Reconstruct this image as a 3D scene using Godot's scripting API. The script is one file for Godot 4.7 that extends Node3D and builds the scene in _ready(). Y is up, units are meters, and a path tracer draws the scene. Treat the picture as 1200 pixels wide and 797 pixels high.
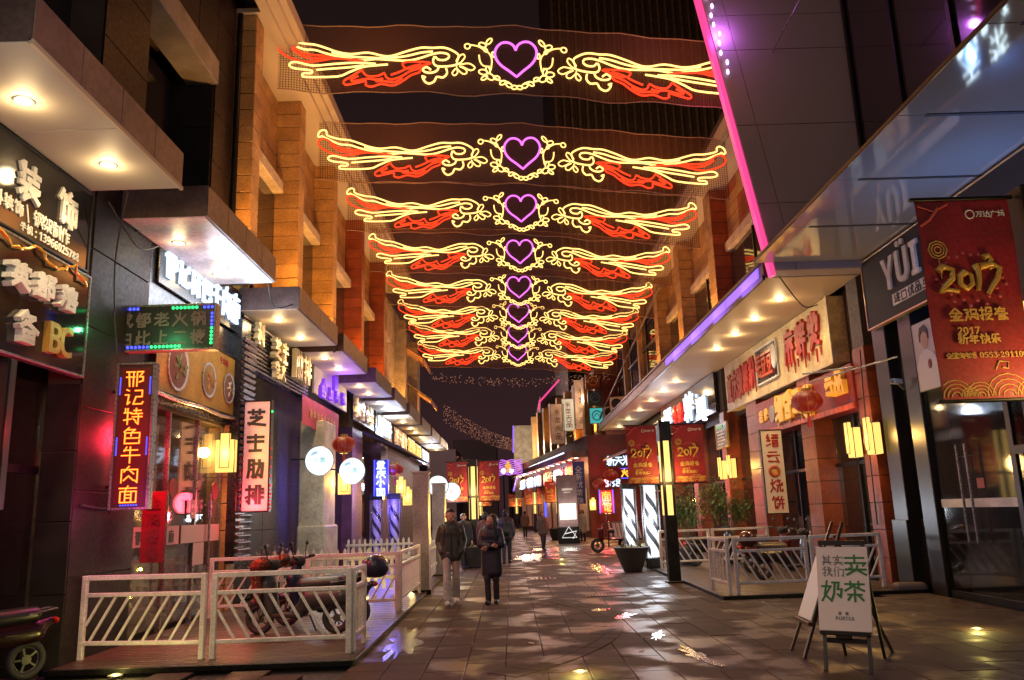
extends Node3D
# A pedestrian shopping street on a wet winter night: neon wings on nets overhead, lit shop signs on both sides.
# Metres; x to the right, y up, and d (= -z) along the street away from the camera.

var mats := {}
var glyph_cache := {}
var glyphs := {}
var noise_maps := {}
var bold: Font
var serif: Font
const LIGHT := 2.4   # how strongly every lamp lights its surroundings
var rng := RandomNumberGenerator.new()


func P(x: float, y: float, d: float) -> Vector3:
	return Vector3(x, y, -d)


# ---------------------------------------------------------------- mesh builder
class G:
	var v := PackedVector3Array()
	var n := PackedVector3Array()
	var t := PackedVector2Array()

	func tri(a: Vector3, b: Vector3, c: Vector3, m: Vector3) -> void:
		if (b - a).cross(c - a).dot(m) > 0.0:
			v.append_array([a, c, b])
		else:
			v.append_array([a, b, c])
		n.append_array([m, m, m])
		t.append_array([Vector2(), Vector2(), Vector2()])

	func quad(a: Vector3, b: Vector3, c: Vector3, d: Vector3, m := Vector3.ZERO) -> void:
		if m == Vector3.ZERO:
			m = (c - a).cross(b - d).normalized()
		tri(a, b, c, m)
		tri(a, c, d, m)

	func sheet(a: Vector3, b: Vector3, c: Vector3, d: Vector3, m: Vector3, u0 := Vector2(0, 1), u1 := Vector2(1, 0)) -> void:
		# a lower left, b lower right, c upper right, d upper left, with texture coordinates
		v.append_array([a, c, b, a, d, c])
		n.append_array([m, m, m, m, m, m])
		var A := Vector2(u0.x, u0.y)
		var B := Vector2(u1.x, u0.y)
		var C := Vector2(u1.x, u1.y)
		var D := Vector2(u0.x, u1.y)
		t.append_array([A, C, B, A, D, C])

	func box(c: Vector3, s: Vector3, b := Basis()) -> G:
		var h := s * 0.5
		var X := b.x * h.x
		var Y := b.y * h.y
		var Z := b.z * h.z
		for k in [[X, Y, Z], [Y, Z, X], [Z, X, Y]]:
			var p: Vector3 = k[0]
			var q: Vector3 = k[1]
			var r: Vector3 = k[2]
			var m := p.normalized()
			quad(c + p - q - r, c + p + q - r, c + p + q + r, c + p - q + r, m)
			quad(c - p - q - r, c - p + q - r, c - p + q + r, c - p - q + r, -m)
		return self

	func span(x0: float, x1: float, y0: float, y1: float, d0: float, d1: float) -> G:
		return box(Vector3((x0 + x1) / 2, (y0 + y1) / 2, -(d0 + d1) / 2), Vector3(absf(x1 - x0), absf(y1 - y0), absf(d1 - d0)))

	func bev(c: Vector3, s: Vector3, e: float, b := Basis()) -> G:
		# a box with chamfered edges
		var h := s * 0.5
		for ax in 3:
			var u := (ax + 1) % 3
			var w := (ax + 2) % 3
			for sg in [-1.0, 1.0]:
				var m := Vector3()
				m[ax] = sg
				var q := []
				for k in [[-1, -1], [1, -1], [1, 1], [-1, 1]]:
					var p := Vector3()
					p[ax] = sg * h[ax]
					p[u] = k[0] * (h[u] - e)
					p[w] = k[1] * (h[w] - e)
					q.append(c + b * p)
				quad(q[0], q[1], q[2], q[3], b * m)
			for s1 in [-1.0, 1.0]:
				for s2 in [-1.0, 1.0]:
					var q2 := []
					for k in [[0, -1], [0, 1], [1, 1], [1, -1]]:
						var p := Vector3()
						p[ax] = k[1] * (h[ax] - e)
						p[u] = s1 * (h[u] - (e if k[0] else 0.0))
						p[w] = s2 * (h[w] - (0.0 if k[0] else e))
						q2.append(c + b * p)
					var m2 := Vector3()
					m2[u] = s1
					m2[w] = s2
					quad(q2[0], q2[1], q2[2], q2[3], (b * m2).normalized())
		for i in 8:
			var sg := Vector3(1.0 if i & 1 else -1.0, 1.0 if i & 2 else -1.0, 1.0 if i & 4 else -1.0)
			var k := h - Vector3.ONE * e
			tri(c + b * (sg * Vector3(h.x, k.y, k.z)), c + b * (sg * Vector3(k.x, h.y, k.z)), c + b * (sg * Vector3(k.x, k.y, h.z)), (b * sg).normalized())
		return self

	func bar(a: Vector3, b: Vector3, w: float, h: float) -> G:
		# a straight bar of square section from a to b
		var z := (b - a).normalized()
		var up := Vector3.UP if absf(z.y) < 0.95 else Vector3.BACK
		var x := up.cross(z).normalized()
		return box((a + b) / 2, Vector3(w, h, a.distance_to(b)), Basis(x, z.cross(x), z))

	func tube(path: Array, r: float, seg := 6, r2 := -1.0, closed := false) -> G:
		var rings := []
		var count := path.size()
		for i in count:
			var p: Vector3 = path[i]
			var a: Vector3 = path[(i - 1 + count) % count] if closed or i > 0 else p
			var b: Vector3 = path[(i + 1) % count] if closed or i < count - 1 else p
			var z := (b - a).normalized()
			var up := Vector3.UP if absf(z.y) < 0.9 else Vector3.BACK
			if absf(z.z) < 0.3:
				up = Vector3.BACK
			var x := up.cross(z).normalized()
			var y := z.cross(x)
			var rr := r if r2 < 0 else lerpf(r, r2, float(i) / maxf(1, count - 1))
			var ring := []
			for k in seg:
				var m := x * cos(TAU * k / seg) + y * sin(TAU * k / seg)
				ring.append([p + m * rr, m])
			rings.append(ring)
		var last := count if closed else count - 1
		for i in last:
			var A: Array = rings[i]
			var B: Array = rings[(i + 1) % count]
			for k in seg:
				var l := (k + 1) % seg
				smooth4(A[k], A[l], B[l], B[k])
		if not closed:
			for e in [0, count - 1]:
				var m: Vector3 = (path[0] - path[1]).normalized() if e == 0 else (path[count - 1] - path[count - 2]).normalized()
				for k in range(1, seg - 1):
					tri(rings[e][0][0], rings[e][k][0], rings[e][k + 1][0], m)
		return self

	func smooth4(a: Array, b: Array, c: Array, d: Array) -> void:
		for k in [[a, b, c], [a, c, d]]:
			var p: Vector3 = k[0][0]
			var q: Vector3 = k[1][0]
			var r: Vector3 = k[2][0]
			var m: Vector3 = k[0][1] + k[1][1] + k[2][1]
			if (q - p).cross(r - p).dot(m) > 0.0:
				v.append_array([p, r, q])
				n.append_array([k[0][1], k[2][1], k[1][1]])
			else:
				v.append_array([p, q, r])
				n.append_array([k[0][1], k[1][1], k[2][1]])
			t.append_array([Vector2(), Vector2(), Vector2()])

	func lathe(profile: Array, seg := 16, at := Vector3.ZERO, b := Basis()) -> G:
		# profile of Vector2(radius, height) about the y axis of b
		var normals := []
		for i in profile.size():
			var p0: Vector2 = profile[maxi(i - 1, 0)]
			var p1: Vector2 = profile[mini(i + 1, profile.size() - 1)]
			var dd := (p1 - p0)
			normals.append(Vector2(dd.y, -dd.x).normalized())
		for i in profile.size() - 1:
			for k in seg:
				var q := []
				for j in [[i, k], [i, k + 1], [i + 1, k + 1], [i + 1, k]]:
					var an: float = TAU * j[1] / seg
					var pr: Vector2 = profile[j[0]]
					var nr: Vector2 = normals[j[0]]
					q.append([at + b * Vector3(cos(an) * pr.x, pr.y, sin(an) * pr.x), b * Vector3(cos(an) * nr.x, nr.y, sin(an) * nr.x)])
				smooth4(q[0], q[1], q[2], q[3])
		return self

	func cyl(at: Vector3, r: float, h: float, seg := 12, b := Basis(), r2 := -1.0) -> G:
		# a closed cylinder or cone standing on at
		var top := r if r2 < 0 else r2
		for k in seg:
			var a0 := TAU * k / seg
			var a1 := TAU * (k + 1) / seg
			var n0 := Vector3(cos(a0), 0, sin(a0))
			var n1 := Vector3(cos(a1), 0, sin(a1))
			smooth4([at + b * (n0 * r), b * n0], [at + b * (n1 * r), b * n1], [at + b * (n1 * top + Vector3(0, h, 0)), b * n1], [at + b * (n0 * top + Vector3(0, h, 0)), b * n0])
			tri(at, at + b * (n0 * r), at + b * (n1 * r), -b.y)
			tri(at + b * Vector3(0, h, 0), at + b * (n0 * top + Vector3(0, h, 0)), at + b * (n1 * top + Vector3(0, h, 0)), b.y)
		return self

	func ball(c: Vector3, r: Vector3, seg := 12) -> G:
		for i in seg / 2:
			for k in seg:
				var q := []
				for j in [[i, k], [i, k + 1], [i + 1, k + 1], [i + 1, k]]:
					var th: float = PI * j[0] / (seg / 2)
					var ph: float = TAU * j[1] / seg
					var m := Vector3(sin(th) * cos(ph), cos(th), sin(th) * sin(ph))
					q.append([c + m * r, (m / r).normalized()])
				smooth4(q[0], q[1], q[2], q[3])
		return self

	func prism(poly: Array, y0: float, y1: float, b := Basis(), at := Vector3.ZERO) -> G:
		# a polygon of Vector2(x, y) given in the x-y plane of b, thick from y0 to y1 along b.z
		var idx := Geometry2D.triangulate_polygon(PackedVector2Array(poly))
		for k in range(0, idx.size(), 3):
			for e in [[y0, -1.0], [y1, 1.0]]:
				var q := []
				for j in 3:
					var p: Vector2 = poly[idx[k + j]]
					q.append(at + b * Vector3(p.x, p.y, e[0]))
				tri(q[0], q[1], q[2], b.z * e[1])
		var area := 0.0
		for i in poly.size():
			var p: Vector2 = poly[i]
			var q: Vector2 = poly[(i + 1) % poly.size()]
			area += p.cross(q)
		for i in poly.size():
			var p: Vector2 = poly[i]
			var q: Vector2 = poly[(i + 1) % poly.size()]
			var m := Vector2(q.y - p.y, p.x - q.x).normalized() * signf(area)
			quad(at + b * Vector3(p.x, p.y, y0), at + b * Vector3(q.x, q.y, y0), at + b * Vector3(q.x, q.y, y1), at + b * Vector3(p.x, p.y, y1), b * Vector3(m.x, m.y, 0))
		return self

	func add(o: G, tr: Transform3D) -> G:
		for i in o.v.size():
			v.append(tr * o.v[i])
			n.append((tr.basis * o.n[i]).normalized())
		t.append_array(o.t)
		return self

	func mesh(shift := Vector3.ZERO) -> ArrayMesh:
		var a := []
		a.resize(Mesh.ARRAY_MAX)
		if shift != Vector3.ZERO:
			for i in v.size():
				v[i] -= shift
		a[Mesh.ARRAY_VERTEX] = v
		a[Mesh.ARRAY_NORMAL] = n
		a[Mesh.ARRAY_TEX_UV] = t
		var m := ArrayMesh.new()
		m.add_surface_from_arrays(Mesh.PRIMITIVE_TRIANGLES, a)
		return m


# ---------------------------------------------------------------- things, parts, materials
func thing(called: String, label: String, category: String, at := Vector3.ZERO, turn := 0.0, group := "", kind := "") -> Node3D:
	var o := Node3D.new()
	o.name = called
	add_child(o, true)
	o.position = at
	o.rotation_degrees.y = turn
	mark(o, label, category, group, kind)
	return o


func mark(o: Node, label: String, category := "", group := "", kind := "") -> void:
	if label:
		o.set_meta("label", label)
	if category:
		o.set_meta("category", category)
	if group:
		o.set_meta("group", group)
	if kind:
		o.set_meta("kind", kind)


func part(parent: Node3D, called: String, m: Mesh, material: Material, at := Vector3.ZERO) -> MeshInstance3D:
	# in the parent's own axes
	var o := MeshInstance3D.new()
	o.name = called
	o.mesh = m
	o.material_override = material
	o.position = at
	parent.add_child(o, true)
	return o


func wpart(parent: Node3D, called: String, g: G, material: Material) -> MeshInstance3D:
	# g is in world axes and places; the parent is not turned
	var base := parent.position
	var up := parent.get_parent()
	while up is Node3D and up != self:
		base += up.position
		up = up.get_parent()
	return part(parent, called, g.mesh(base), material)


func structure(called: String, g: G, material: Material) -> MeshInstance3D:
	var o := part(self, called, g.mesh(), material)
	o.set_meta("kind", "structure")
	return o


func copy(o: Node3D, label: String, at: Vector3, turn := 0.0) -> Node3D:
	var c: Node3D = o.duplicate()
	c.name = o.name
	add_child(c, true)
	c.position = at
	c.rotation_degrees.y = turn
	c.set_meta("label", label)
	return c


func noise_map(kind: String) -> Texture2D:
	if noise_maps.has(kind):
		return noise_maps[kind]
	var f := FastNoiseLite.new()
	f.seed = 7 + noise_maps.size()
	f.noise_type = FastNoiseLite.TYPE_SIMPLEX_SMOOTH
	f.fractal_type = FastNoiseLite.FRACTAL_FBM
	var lo := 0.6
	var hi := 1.0
	var size := 512
	match kind:
		"speck":
			f.frequency = 0.38
			f.fractal_octaves = 2
			lo = 0.80
		"blotch":
			f.frequency = 0.012
			f.fractal_octaves = 5
			lo = 0.8
		"streak":
			f.frequency = 0.03
			f.fractal_octaves = 4
			lo = 0.86
		"wet":
			f.frequency = 0.010
			f.fractal_octaves = 5
			lo = 0.46
			hi = 0.86
		"rough":
			f.frequency = 0.02
			f.fractal_octaves = 4
			lo = 0.52
			hi = 0.74
		"bump":
			f.frequency = 0.05
			f.fractal_octaves = 4
			lo = 0.0
		"ripple":
			f.frequency = 0.03
			f.fractal_octaves = 3
			lo = 0.0
	var r := Gradient.new()
	r.offsets = PackedFloat32Array([0.15, 0.85])
	r.colors = PackedColorArray([Color(lo, lo, lo), Color(hi, hi, hi)])
	if kind == "wet":
		r.offsets = PackedFloat32Array([0.30, 0.52])
	var t := NoiseTexture2D.new()
	t.width = size
	t.height = size
	t.seamless = true
	t.noise = f
	t.color_ramp = r
	noise_maps[kind] = t
	return t


func M(called: String, lin := Color(0.3, 0.3, 0.3), rough := 0.6, metal := 0.0, grain := "", scale := 1.0, bump := 0.0) -> StandardMaterial3D:
	# a real-world base colour (linear values), with grain laid over it
	if mats.has(called):
		return mats[called]
	var m := StandardMaterial3D.new()
	m.resource_name = called
	m.albedo_color = Color(lin.r, lin.g, lin.b).linear_to_srgb()
	m.roughness = rough
	m.metallic = metal
	if grain:
		m.uv1_triplanar = true
		m.uv1_world_triplanar = true
		m.uv1_scale = Vector3.ONE * scale
		m.albedo_texture = noise_map(grain)
		m.detail_enabled = true
		m.detail_albedo = noise_map("blotch")
		m.detail_blend_mode = BaseMaterial3D.BLEND_MODE_MUL
		m.detail_uv_layer = BaseMaterial3D.DETAIL_UV_2
		m.uv2_triplanar = true
		m.uv2_world_triplanar = true
		m.uv2_scale = Vector3.ONE * 0.23
		m.roughness_texture = noise_map("rough")
		m.roughness = minf(1.0, rough * 1.6)
		if bump > 0.0:
			m.heightmap_enabled = true
			m.heightmap_texture = noise_map("bump")
			m.heightmap_scale = bump * 0.22
	mats[called] = m
	return m


func glow(called: String, lin := Color.WHITE, energy := 1.0) -> StandardMaterial3D:
	if mats.has(called):
		return mats[called]
	var m := StandardMaterial3D.new()
	m.resource_name = called
	m.albedo_color = Color(lin.r * 0.08, lin.g * 0.08, lin.b * 0.08).linear_to_srgb()
	m.roughness = 0.5
	m.emission_enabled = true
	m.emission = Color(minf(lin.r, 1), minf(lin.g, 1), minf(lin.b, 1)).linear_to_srgb()
	m.emission_energy_multiplier = energy
	mats[called] = m
	return m


func glass(called: String, tint: Color, alpha: float, rough := 0.04) -> StandardMaterial3D:
	if mats.has(called):
		return mats[called]
	var m := StandardMaterial3D.new()
	m.resource_name = called
	m.albedo_color = Color(tint.r, tint.g, tint.b, alpha)
	m.transparency = BaseMaterial3D.TRANSPARENCY_ALPHA
	m.roughness = rough
	m.metallic_specular = 0.6
	mats[called] = m
	return m


func omni(parent: Node, at: Vector3, lin: Color, energy: float, size := 0.1) -> OmniLight3D:
	var l := OmniLight3D.new()
	l.name = "light"
	l.light_color = lin.linear_to_srgb()
	l.light_energy = energy * LIGHT
	l.omni_range = 40
	l.omni_attenuation = 2
	l.light_size = size
	l.shadow_enabled = true
	parent.add_child(l, true)
	l.position = at
	return l


func spot(parent: Node, at: Vector3, towards: Vector3, lin: Color, energy: float, angle := 55.0, size := 0.06) -> SpotLight3D:
	var l := SpotLight3D.new()
	l.name = "light"
	l.light_color = lin.linear_to_srgb()
	l.light_energy = energy * LIGHT
	l.spot_angle = angle
	l.spot_angle_attenuation = 0.8
	l.spot_range = 30
	l.spot_attenuation = 2
	l.light_size = size
	l.shadow_enabled = true
	parent.add_child(l, true)
	l.position = at
	var z := -towards.normalized()
	var up := Vector3.UP if absf(z.y) < 0.95 else Vector3.BACK
	var x := up.cross(z).normalized()
	l.basis = Basis(x, z.cross(x), z)
	return l


# ---------------------------------------------------------------- lettering
func glyph(ch: String, h: float, stroke: float, depth: float, round_tube := false, wide := 1.0) -> Mesh:
	# one character from its strokes, in a square of side h standing on y = 0, its front towards +z
	var key := "%s %f %f %f %s %f" % [ch, h, stroke, depth, round_tube, wide]
	if glyph_cache.has(key):
		return glyph_cache[key]
	var g := G.new()
	var u := h / 15.0
	var i := 0
	for s in glyphs.get(ch, []):
		var path := []
		for k in range(0, s.length() - 1, 2):
			path.append(Vector3(s.substr(k, 1).hex_to_int() * u * wide, h - s.substr(k + 1, 1).hex_to_int() * u, 0))
		if path.size() < 2:
			continue
		if round_tube:
			for k in path.size():
				path[k].z = depth
			g.tube(path, stroke / 2, 6)
		else:
			for k in path.size() - 1:
				var a: Vector3 = path[k]
				var b: Vector3 = path[k + 1]
				var z := depth + 0.0007 * i
				var x := (b - a).normalized()
				g.box((a + b) / 2 + Vector3(0, 0, z / 2), Vector3(a.distance_to(b) + stroke * 0.8, stroke, z), Basis(x, Vector3.BACK.cross(x), Vector3.BACK))
				i += 1
	var m := g.mesh()
	glyph_cache[key] = m
	return m


func write(parent: Node3D, words: String, at: Vector3, h: float, step: Vector3, stroke: float, depth: float, material: Material, round_tube := false, wide := 1.0, called := "character") -> void:
	# at is the lower left corner of the first character
	var k := 0
	for ch in words:
		if glyphs.has(ch):
			part(parent, called, glyph(ch, h, stroke, depth, round_tube, wide), material, at + step * k)
		k += 1


func latin(parent: Node3D, words: String, at: Vector3, h: float, depth: float, material: Material, font: Font = null, called := "lettering", centre := true) -> MeshInstance3D:
	var key := "latin %s %f %f %s" % [words, h, depth, centre]
	if not glyph_cache.has(key):
		var m := TextMesh.new()
		m.text = words
		m.font = font if font else bold
		m.font_size = 48
		m.pixel_size = h / 34.0
		m.depth = depth
		m.curve_step = 3.0
		m.horizontal_alignment = HORIZONTAL_ALIGNMENT_CENTER if centre else HORIZONTAL_ALIGNMENT_LEFT
		glyph_cache[key] = m
	return part(parent, called, glyph_cache[key], material, at)


func learn() -> void:
	for line in STROKES.split("\n"):
		var w := line.strip_edges().split(" ")
		if w.size() > 1:
			glyphs[w[0]] = Array(w.slice(1))


# ---------------------------------------------------------------- bodies: tapered limbs joined into one skin
func skin(bones: Array, cell: float, k := 0.04) -> G:
	# bones: [from, to, radius, radius, flatten z (optional)]; one closed smooth surface round them all
	var lo := Vector3.ONE * 1e9
	var hi := -lo
	for b in bones:
		var r: float = maxf(b[2], b[3]) + k + cell * 2
		for e in [b[0], b[1]]:
			lo = lo.min(e - Vector3.ONE * r)
			hi = hi.max(e + Vector3.ONE * r)
	var nx := int((hi.x - lo.x) / cell) + 2
	var ny := int((hi.y - lo.y) / cell) + 2
	var nz := int((hi.z - lo.z) / cell) + 2
	var f := PackedFloat32Array()
	f.resize(nx * ny * nz)
	f.fill(1.0)
	for b in bones:
		var a: Vector3 = b[0]
		var ab: Vector3 = b[1] - a
		var l2 := maxf(ab.length_squared(), 1e-8)
		var ra: float = b[2]
		var rb: float = b[3]
		var fl: float = b[4] if b.size() > 4 else 1.0
		var reach := maxf(ra, rb) * maxf(1.0, fl) + k + cell
		var l := (a.min(a + ab) - Vector3.ONE * reach - lo) / cell
		var h := (a.max(a + ab) + Vector3.ONE * reach - lo) / cell
		for iz in range(maxi(0, int(l.z)), mini(nz, int(h.z) + 2)):
			for iy in range(maxi(0, int(l.y)), mini(ny, int(h.y) + 2)):
				var at := (iz * ny + iy) * nx
				for ix in range(maxi(0, int(l.x)), mini(nx, int(h.x) + 2)):
					var p := lo + Vector3(ix, iy, iz) * cell - a
					var s := clampf(p.dot(ab) / l2, 0.0, 1.0)
					var q := p - ab * s
					q.z /= fl
					var d := q.length() - lerpf(ra, rb, s)
					var o := f[at + ix]
					var m := maxf(k - absf(o - d), 0.0) / k
					f[at + ix] = minf(o, d) - m * m * k * 0.25
	var g := G.new()
	var where := {}
	var pts := PackedVector3Array()
	var nor := PackedVector3Array()
	var sx := 1
	var sy := nx
	var sz := nx * ny
	for iz in nz - 1:
		for iy in ny - 1:
			var row := (iz * ny + iy) * nx
			for ix in nx - 1:
				var at := row + ix
				var c := [f[at], f[at + 1], f[at + sy], f[at + sy + 1], f[at + sz], f[at + sz + 1], f[at + sz + sy], f[at + sz + sy + 1]]
				var inside := 0
				for e in 8:
					if c[e] < 0.0:
						inside += 1
				if inside == 0 or inside == 8:
					continue
				var sum := Vector3.ZERO
				var count := 0
				for e in EDGES:
					var u: float = c[e[0]]
					var w: float = c[e[1]]
					if (u < 0.0) != (w < 0.0):
						sum += CORNERS[e[0]].lerp(CORNERS[e[1]], u / (u - w))
						count += 1
				where[at] = pts.size()
				pts.append(lo + (Vector3(ix, iy, iz) + sum / count) * cell)
				nor.append(Vector3(c[1] + c[3] + c[5] + c[7] - c[0] - c[2] - c[4] - c[6], c[2] + c[3] + c[6] + c[7] - c[0] - c[1] - c[4] - c[5], c[4] + c[5] + c[6] + c[7] - c[0] - c[1] - c[2] - c[3]).normalized())
	for at in where:
		for ax in [[sx, sy, sz], [sy, sz, sx], [sz, sx, sy]]:
			# the edge from this cell's corner 0 along ax[0], shared by four cells
			if at + ax[0] >= f.size() or (f[at] < 0.0) == (f[at + ax[0]] < 0.0):
				continue
			var q := [at, at - ax[1], at - ax[1] - ax[2], at - ax[2]]
			if where.has(q[1]) and where.has(q[2]) and where.has(q[3]):
				var w := []
				for j in q:
					w.append([pts[where[j]], nor[where[j]]])
				g.smooth4(w[0], w[1], w[2], w[3])
	return g


const CORNERS := [Vector3(0, 0, 0), Vector3(1, 0, 0), Vector3(0, 1, 0), Vector3(1, 1, 0), Vector3(0, 0, 1), Vector3(1, 0, 1), Vector3(0, 1, 1), Vector3(1, 1, 1)]
const EDGES := [[0, 1], [2, 3], [4, 5], [6, 7], [0, 2], [1, 3], [4, 6], [5, 7], [0, 4], [1, 5], [2, 6], [3, 7]]


func _ready() -> void:
	rng.seed = 20170128
	# ---- camera, sky, exposure
	var cam := Camera3D.new()
	cam.name = "camera"
	cam.fov = 45.51
	cam.near = 0.05
	cam.far = 900
	cam.transform = Transform3D(Basis(Vector3(0.99947, -0.03261, 0.0), Vector3(0.0319, 0.97772, 0.20749), Vector3(-0.00677, -0.20738, 0.97824)).orthonormalized(), P(0, 1.69, 0))
	add_child(cam)
	cam.current = true
	var env := Environment.new()
	env.tonemap_mode = Environment.TONE_MAPPER_LINEAR
	env.tonemap_exposure = 1.12
	env.background_mode = Environment.BG_SKY
	var night := ProceduralSkyMaterial.new()
	night.sky_top_color = Color(0.008, 0.0045, 0.004).linear_to_srgb()
	night.sky_horizon_color = Color(0.034, 0.015, 0.017).linear_to_srgb()
	night.sky_curve = 0.25
	night.ground_bottom_color = Color(0.004, 0.003, 0.003).linear_to_srgb()
	night.ground_horizon_color = Color(0.02, 0.011, 0.014).linear_to_srgb()
	env.sky = Sky.new()
	env.sky.sky_material = night
	env.sdfgi_enabled = true
	env.ssao_enabled = true
	env.ssil_enabled = true
	var we := WorldEnvironment.new()
	we.name = "environment"
	we.environment = env
	add_child(we)

	# the glow of the lit square behind the photographer
	omni(self, P(-3.2, 3.6, 4.6), Color(1.0, 0.90, 0.80), 2.3, 0.5).name = "square_light"
	omni(self, P(-1.5, 5.5, -5.0), Color(1.0, 0.62, 0.48), 1.1, 1.2).name = "square_light"
	omni(self, P(2.0, 10.5, 1.0), Color(1.0, 0.84, 0.76), 4.6, 1.2).name = "square_light"
	omni(self, P(3.5, 6.0, -4.0), Color(1.0, 0.66, 0.48), 1.7, 1.2).name = "square_light"
	bold = font_of("Droid Sans", 700)
	serif = font_of("Droid Serif", 700)
	learn()
	materials()
	ground()
	left_buildings()
	right_buildings()
	far_end()
	decks_and_fences()
	neon_nets()
	left_signs()
	right_signs()
	street_furniture()
	vehicles()
	people()
	small_things()


func font_of(called: String, weight: int) -> SystemFont:
	var f := SystemFont.new()
	f.font_names = PackedStringArray([called])
	f.font_weight = weight
	return f


func materials() -> void:
	M("granite_dark", Color(0.035, 0.03, 0.03), 0.45, 0.0, "speck", 1.2)
	M("granite_warm", Color(0.032, 0.022, 0.020), 0.48, 0.0, "speck", 1.2)
	for k in ["granite_dark", "granite_warm"]:
		mats[k].metallic_specular = 0.22
	M("granite_lintel", Color(0.30, 0.27, 0.21), 0.5, 0.0, "speck", 1.0, 0.3)
	M("tile_a", Color(0.50, 0.29, 0.11), 0.5, 0.0, "streak", 0.8, 0.2)
	M("tile_b", Color(0.44, 0.25, 0.095), 0.5, 0.0, "streak", 0.9, 0.2)
	M("tile_c", Color(0.54, 0.32, 0.125), 0.5, 0.0, "streak", 0.7, 0.2)
	M("tile_red_a", Color(0.34, 0.075, 0.025), 0.45, 0.0, "streak", 0.8, 0.2)
	M("tile_red_b", Color(0.29, 0.06, 0.02), 0.45, 0.0, "streak", 0.9, 0.2)
	M("core", Color(0.10, 0.07, 0.05), 0.8, 0.0, "speck", 1.0)
	M("soffit_paint", Color(0.38, 0.34, 0.28), 0.6)
	M("canopy_metal", Color(0.46, 0.37, 0.25), 0.55, 0.1)
	M("canopy_side", Color(0.15, 0.098, 0.088), 0.4, 0.2, "streak", 0.7)
	M("dark_metal", Color(0.03, 0.03, 0.032), 0.4, 0.5, "rough", 1.0)
	M("black_panel", Color(0.012, 0.011, 0.011), 0.28, 0.0, "streak", 0.8)
	M("steel", Color(0.6, 0.59, 0.58), 0.3, 0.5, "rough", 2.0)
	M("white_paint", Color(0.86, 0.84, 0.80), 0.45, 0.0, "streak", 1.3, 0.1)
	M("white_letter", Color(0.85, 0.82, 0.76), 0.5, 0.0, "streak", 2.0)
	M("gold_letter", Color(0.62, 0.38, 0.07), 0.4, 0.2, "streak", 2.0)
	M("gold_print", Color(0.42, 0.26, 0.06), 0.6)
	M("red_banner", Color(0.26, 0.005, 0.013), 0.65, 0.0, "streak", 1.5, 0.1)
	M("red_letter", Color(0.34, 0.014, 0.008), 0.5)
	M("black_print", Color(0.02, 0.02, 0.02), 0.6)
	M("concrete_post", Color(0.46, 0.42, 0.42), 0.7, 0.0, "streak", 0.9, 0.3)
	M("rubber", Color(0.02, 0.02, 0.02), 0.7)
	M("joint_dark", Color(0.02, 0.017, 0.015), 0.6, 0.0, "speck", 2.0)
	M("panel_grey", Color(0.28, 0.24, 0.23), 0.6)
	M("blue_soffit", Color(0.36, 0.37, 0.35), 0.07, 0.28).metallic_specular = 0.75
	M("interior", Color(0.08, 0.06, 0.045), 0.7, 0.0, "streak", 0.6)
	M("plaster", Color(0.55, 0.48, 0.38), 0.75, 0.0, "streak", 0.6, 0.2)
	M("board_wood", Color(0.075, 0.044, 0.027), 0.42, 0.0, "streak", 1.6, 0.5)
	glass("shop_glass", Color(0.10, 0.09, 0.085), 0.42, 0.05)
	glass("clear_glass", Color(0.5, 0.5, 0.5), 0.12, 0.03)
	var w := M("window_glass", Color(0.02, 0.018, 0.018), 0.06)
	w.metallic_specular = 0.9
	for k in 4:
		var tone: float = [1.0, 0.82, 1.14, 0.92][k]
		var m := M("paving_%d" % k, Color(0.062, 0.030, 0.019) * tone, 1.0, 0.0, "speck", 0.9, 0.0)
		m.roughness_texture = noise_map("wet")
		m.roughness = 0.9
		m.metallic_specular = 0.42
		m.uv1_scale = Vector3.ONE * 0.14
	var puddle := StandardMaterial3D.new()
	puddle.resource_name = "puddle_water"
	puddle.albedo_color = Color(0.06, 0.05, 0.05)
	puddle.roughness = 0.26
	puddle.metallic_specular = 0.9
	puddle.heightmap_enabled = true
	puddle.heightmap_texture = noise_map("ripple")
	puddle.heightmap_scale = 0.12
	puddle.uv1_triplanar = true
	puddle.uv1_world_triplanar = true
	puddle.uv1_scale = Vector3.ONE * 0.6
	mats["puddle_water"] = puddle
	glow("neon_yellow", Color(1.0, 0.60, 0.16), 2.3)
	glow("neon_red", Color(1.0, 0.045, 0.010), 1.4)
	glow("neon_heart", Color(0.85, 0.16, 0.80), 1.5)
	glow("led_white", Color(0.62, 0.78, 1.0), 1.6)
	glow("led_blue", Color(0.06, 0.08, 1.0), 2.2)
	glow("led_green", Color(0.03, 1.0, 0.22), 2.2)
	glow("led_amber", Color(1.0, 0.33, 0.03), 2.2)
	glow("led_red", Color(1.0, 0.02, 0.02), 1.2)
	glow("led_pink", Color(1.0, 0.07, 0.30), 0.95)
	glow("led_purple", Color(0.26, 0.12, 0.95), 1.3)
	glow("lamp_warm", Color(1.0, 0.60, 0.14), 1.35)
	glow("strip_warm", Color(1.0, 0.64, 0.16), 1.45)
	glow("bulb_warm", Color(1.0, 0.90, 0.62), 5.0)
	glow("bulb_white", Color(0.95, 0.97, 1.0), 5.0)
	glow("ground_glow", Color(1.0, 0.85, 0.28), 2.2)
	glow("purple_letter", Color(0.22, 0.04, 0.80), 0.75)
	glow("disc_white", Color(0.72, 0.90, 0.96), 1.35)
	glow("lantern_red", Color(0.75, 0.03, 0.015), 0.16)
	glow("pole_white", Color(0.88, 0.94, 1.0), 1.25)
	glow("cyan_sign", Color(0.10, 0.75, 0.72), 0.5)
	glow("cream_sign", Color(1.0, 0.72, 0.45), 0.25)


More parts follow.
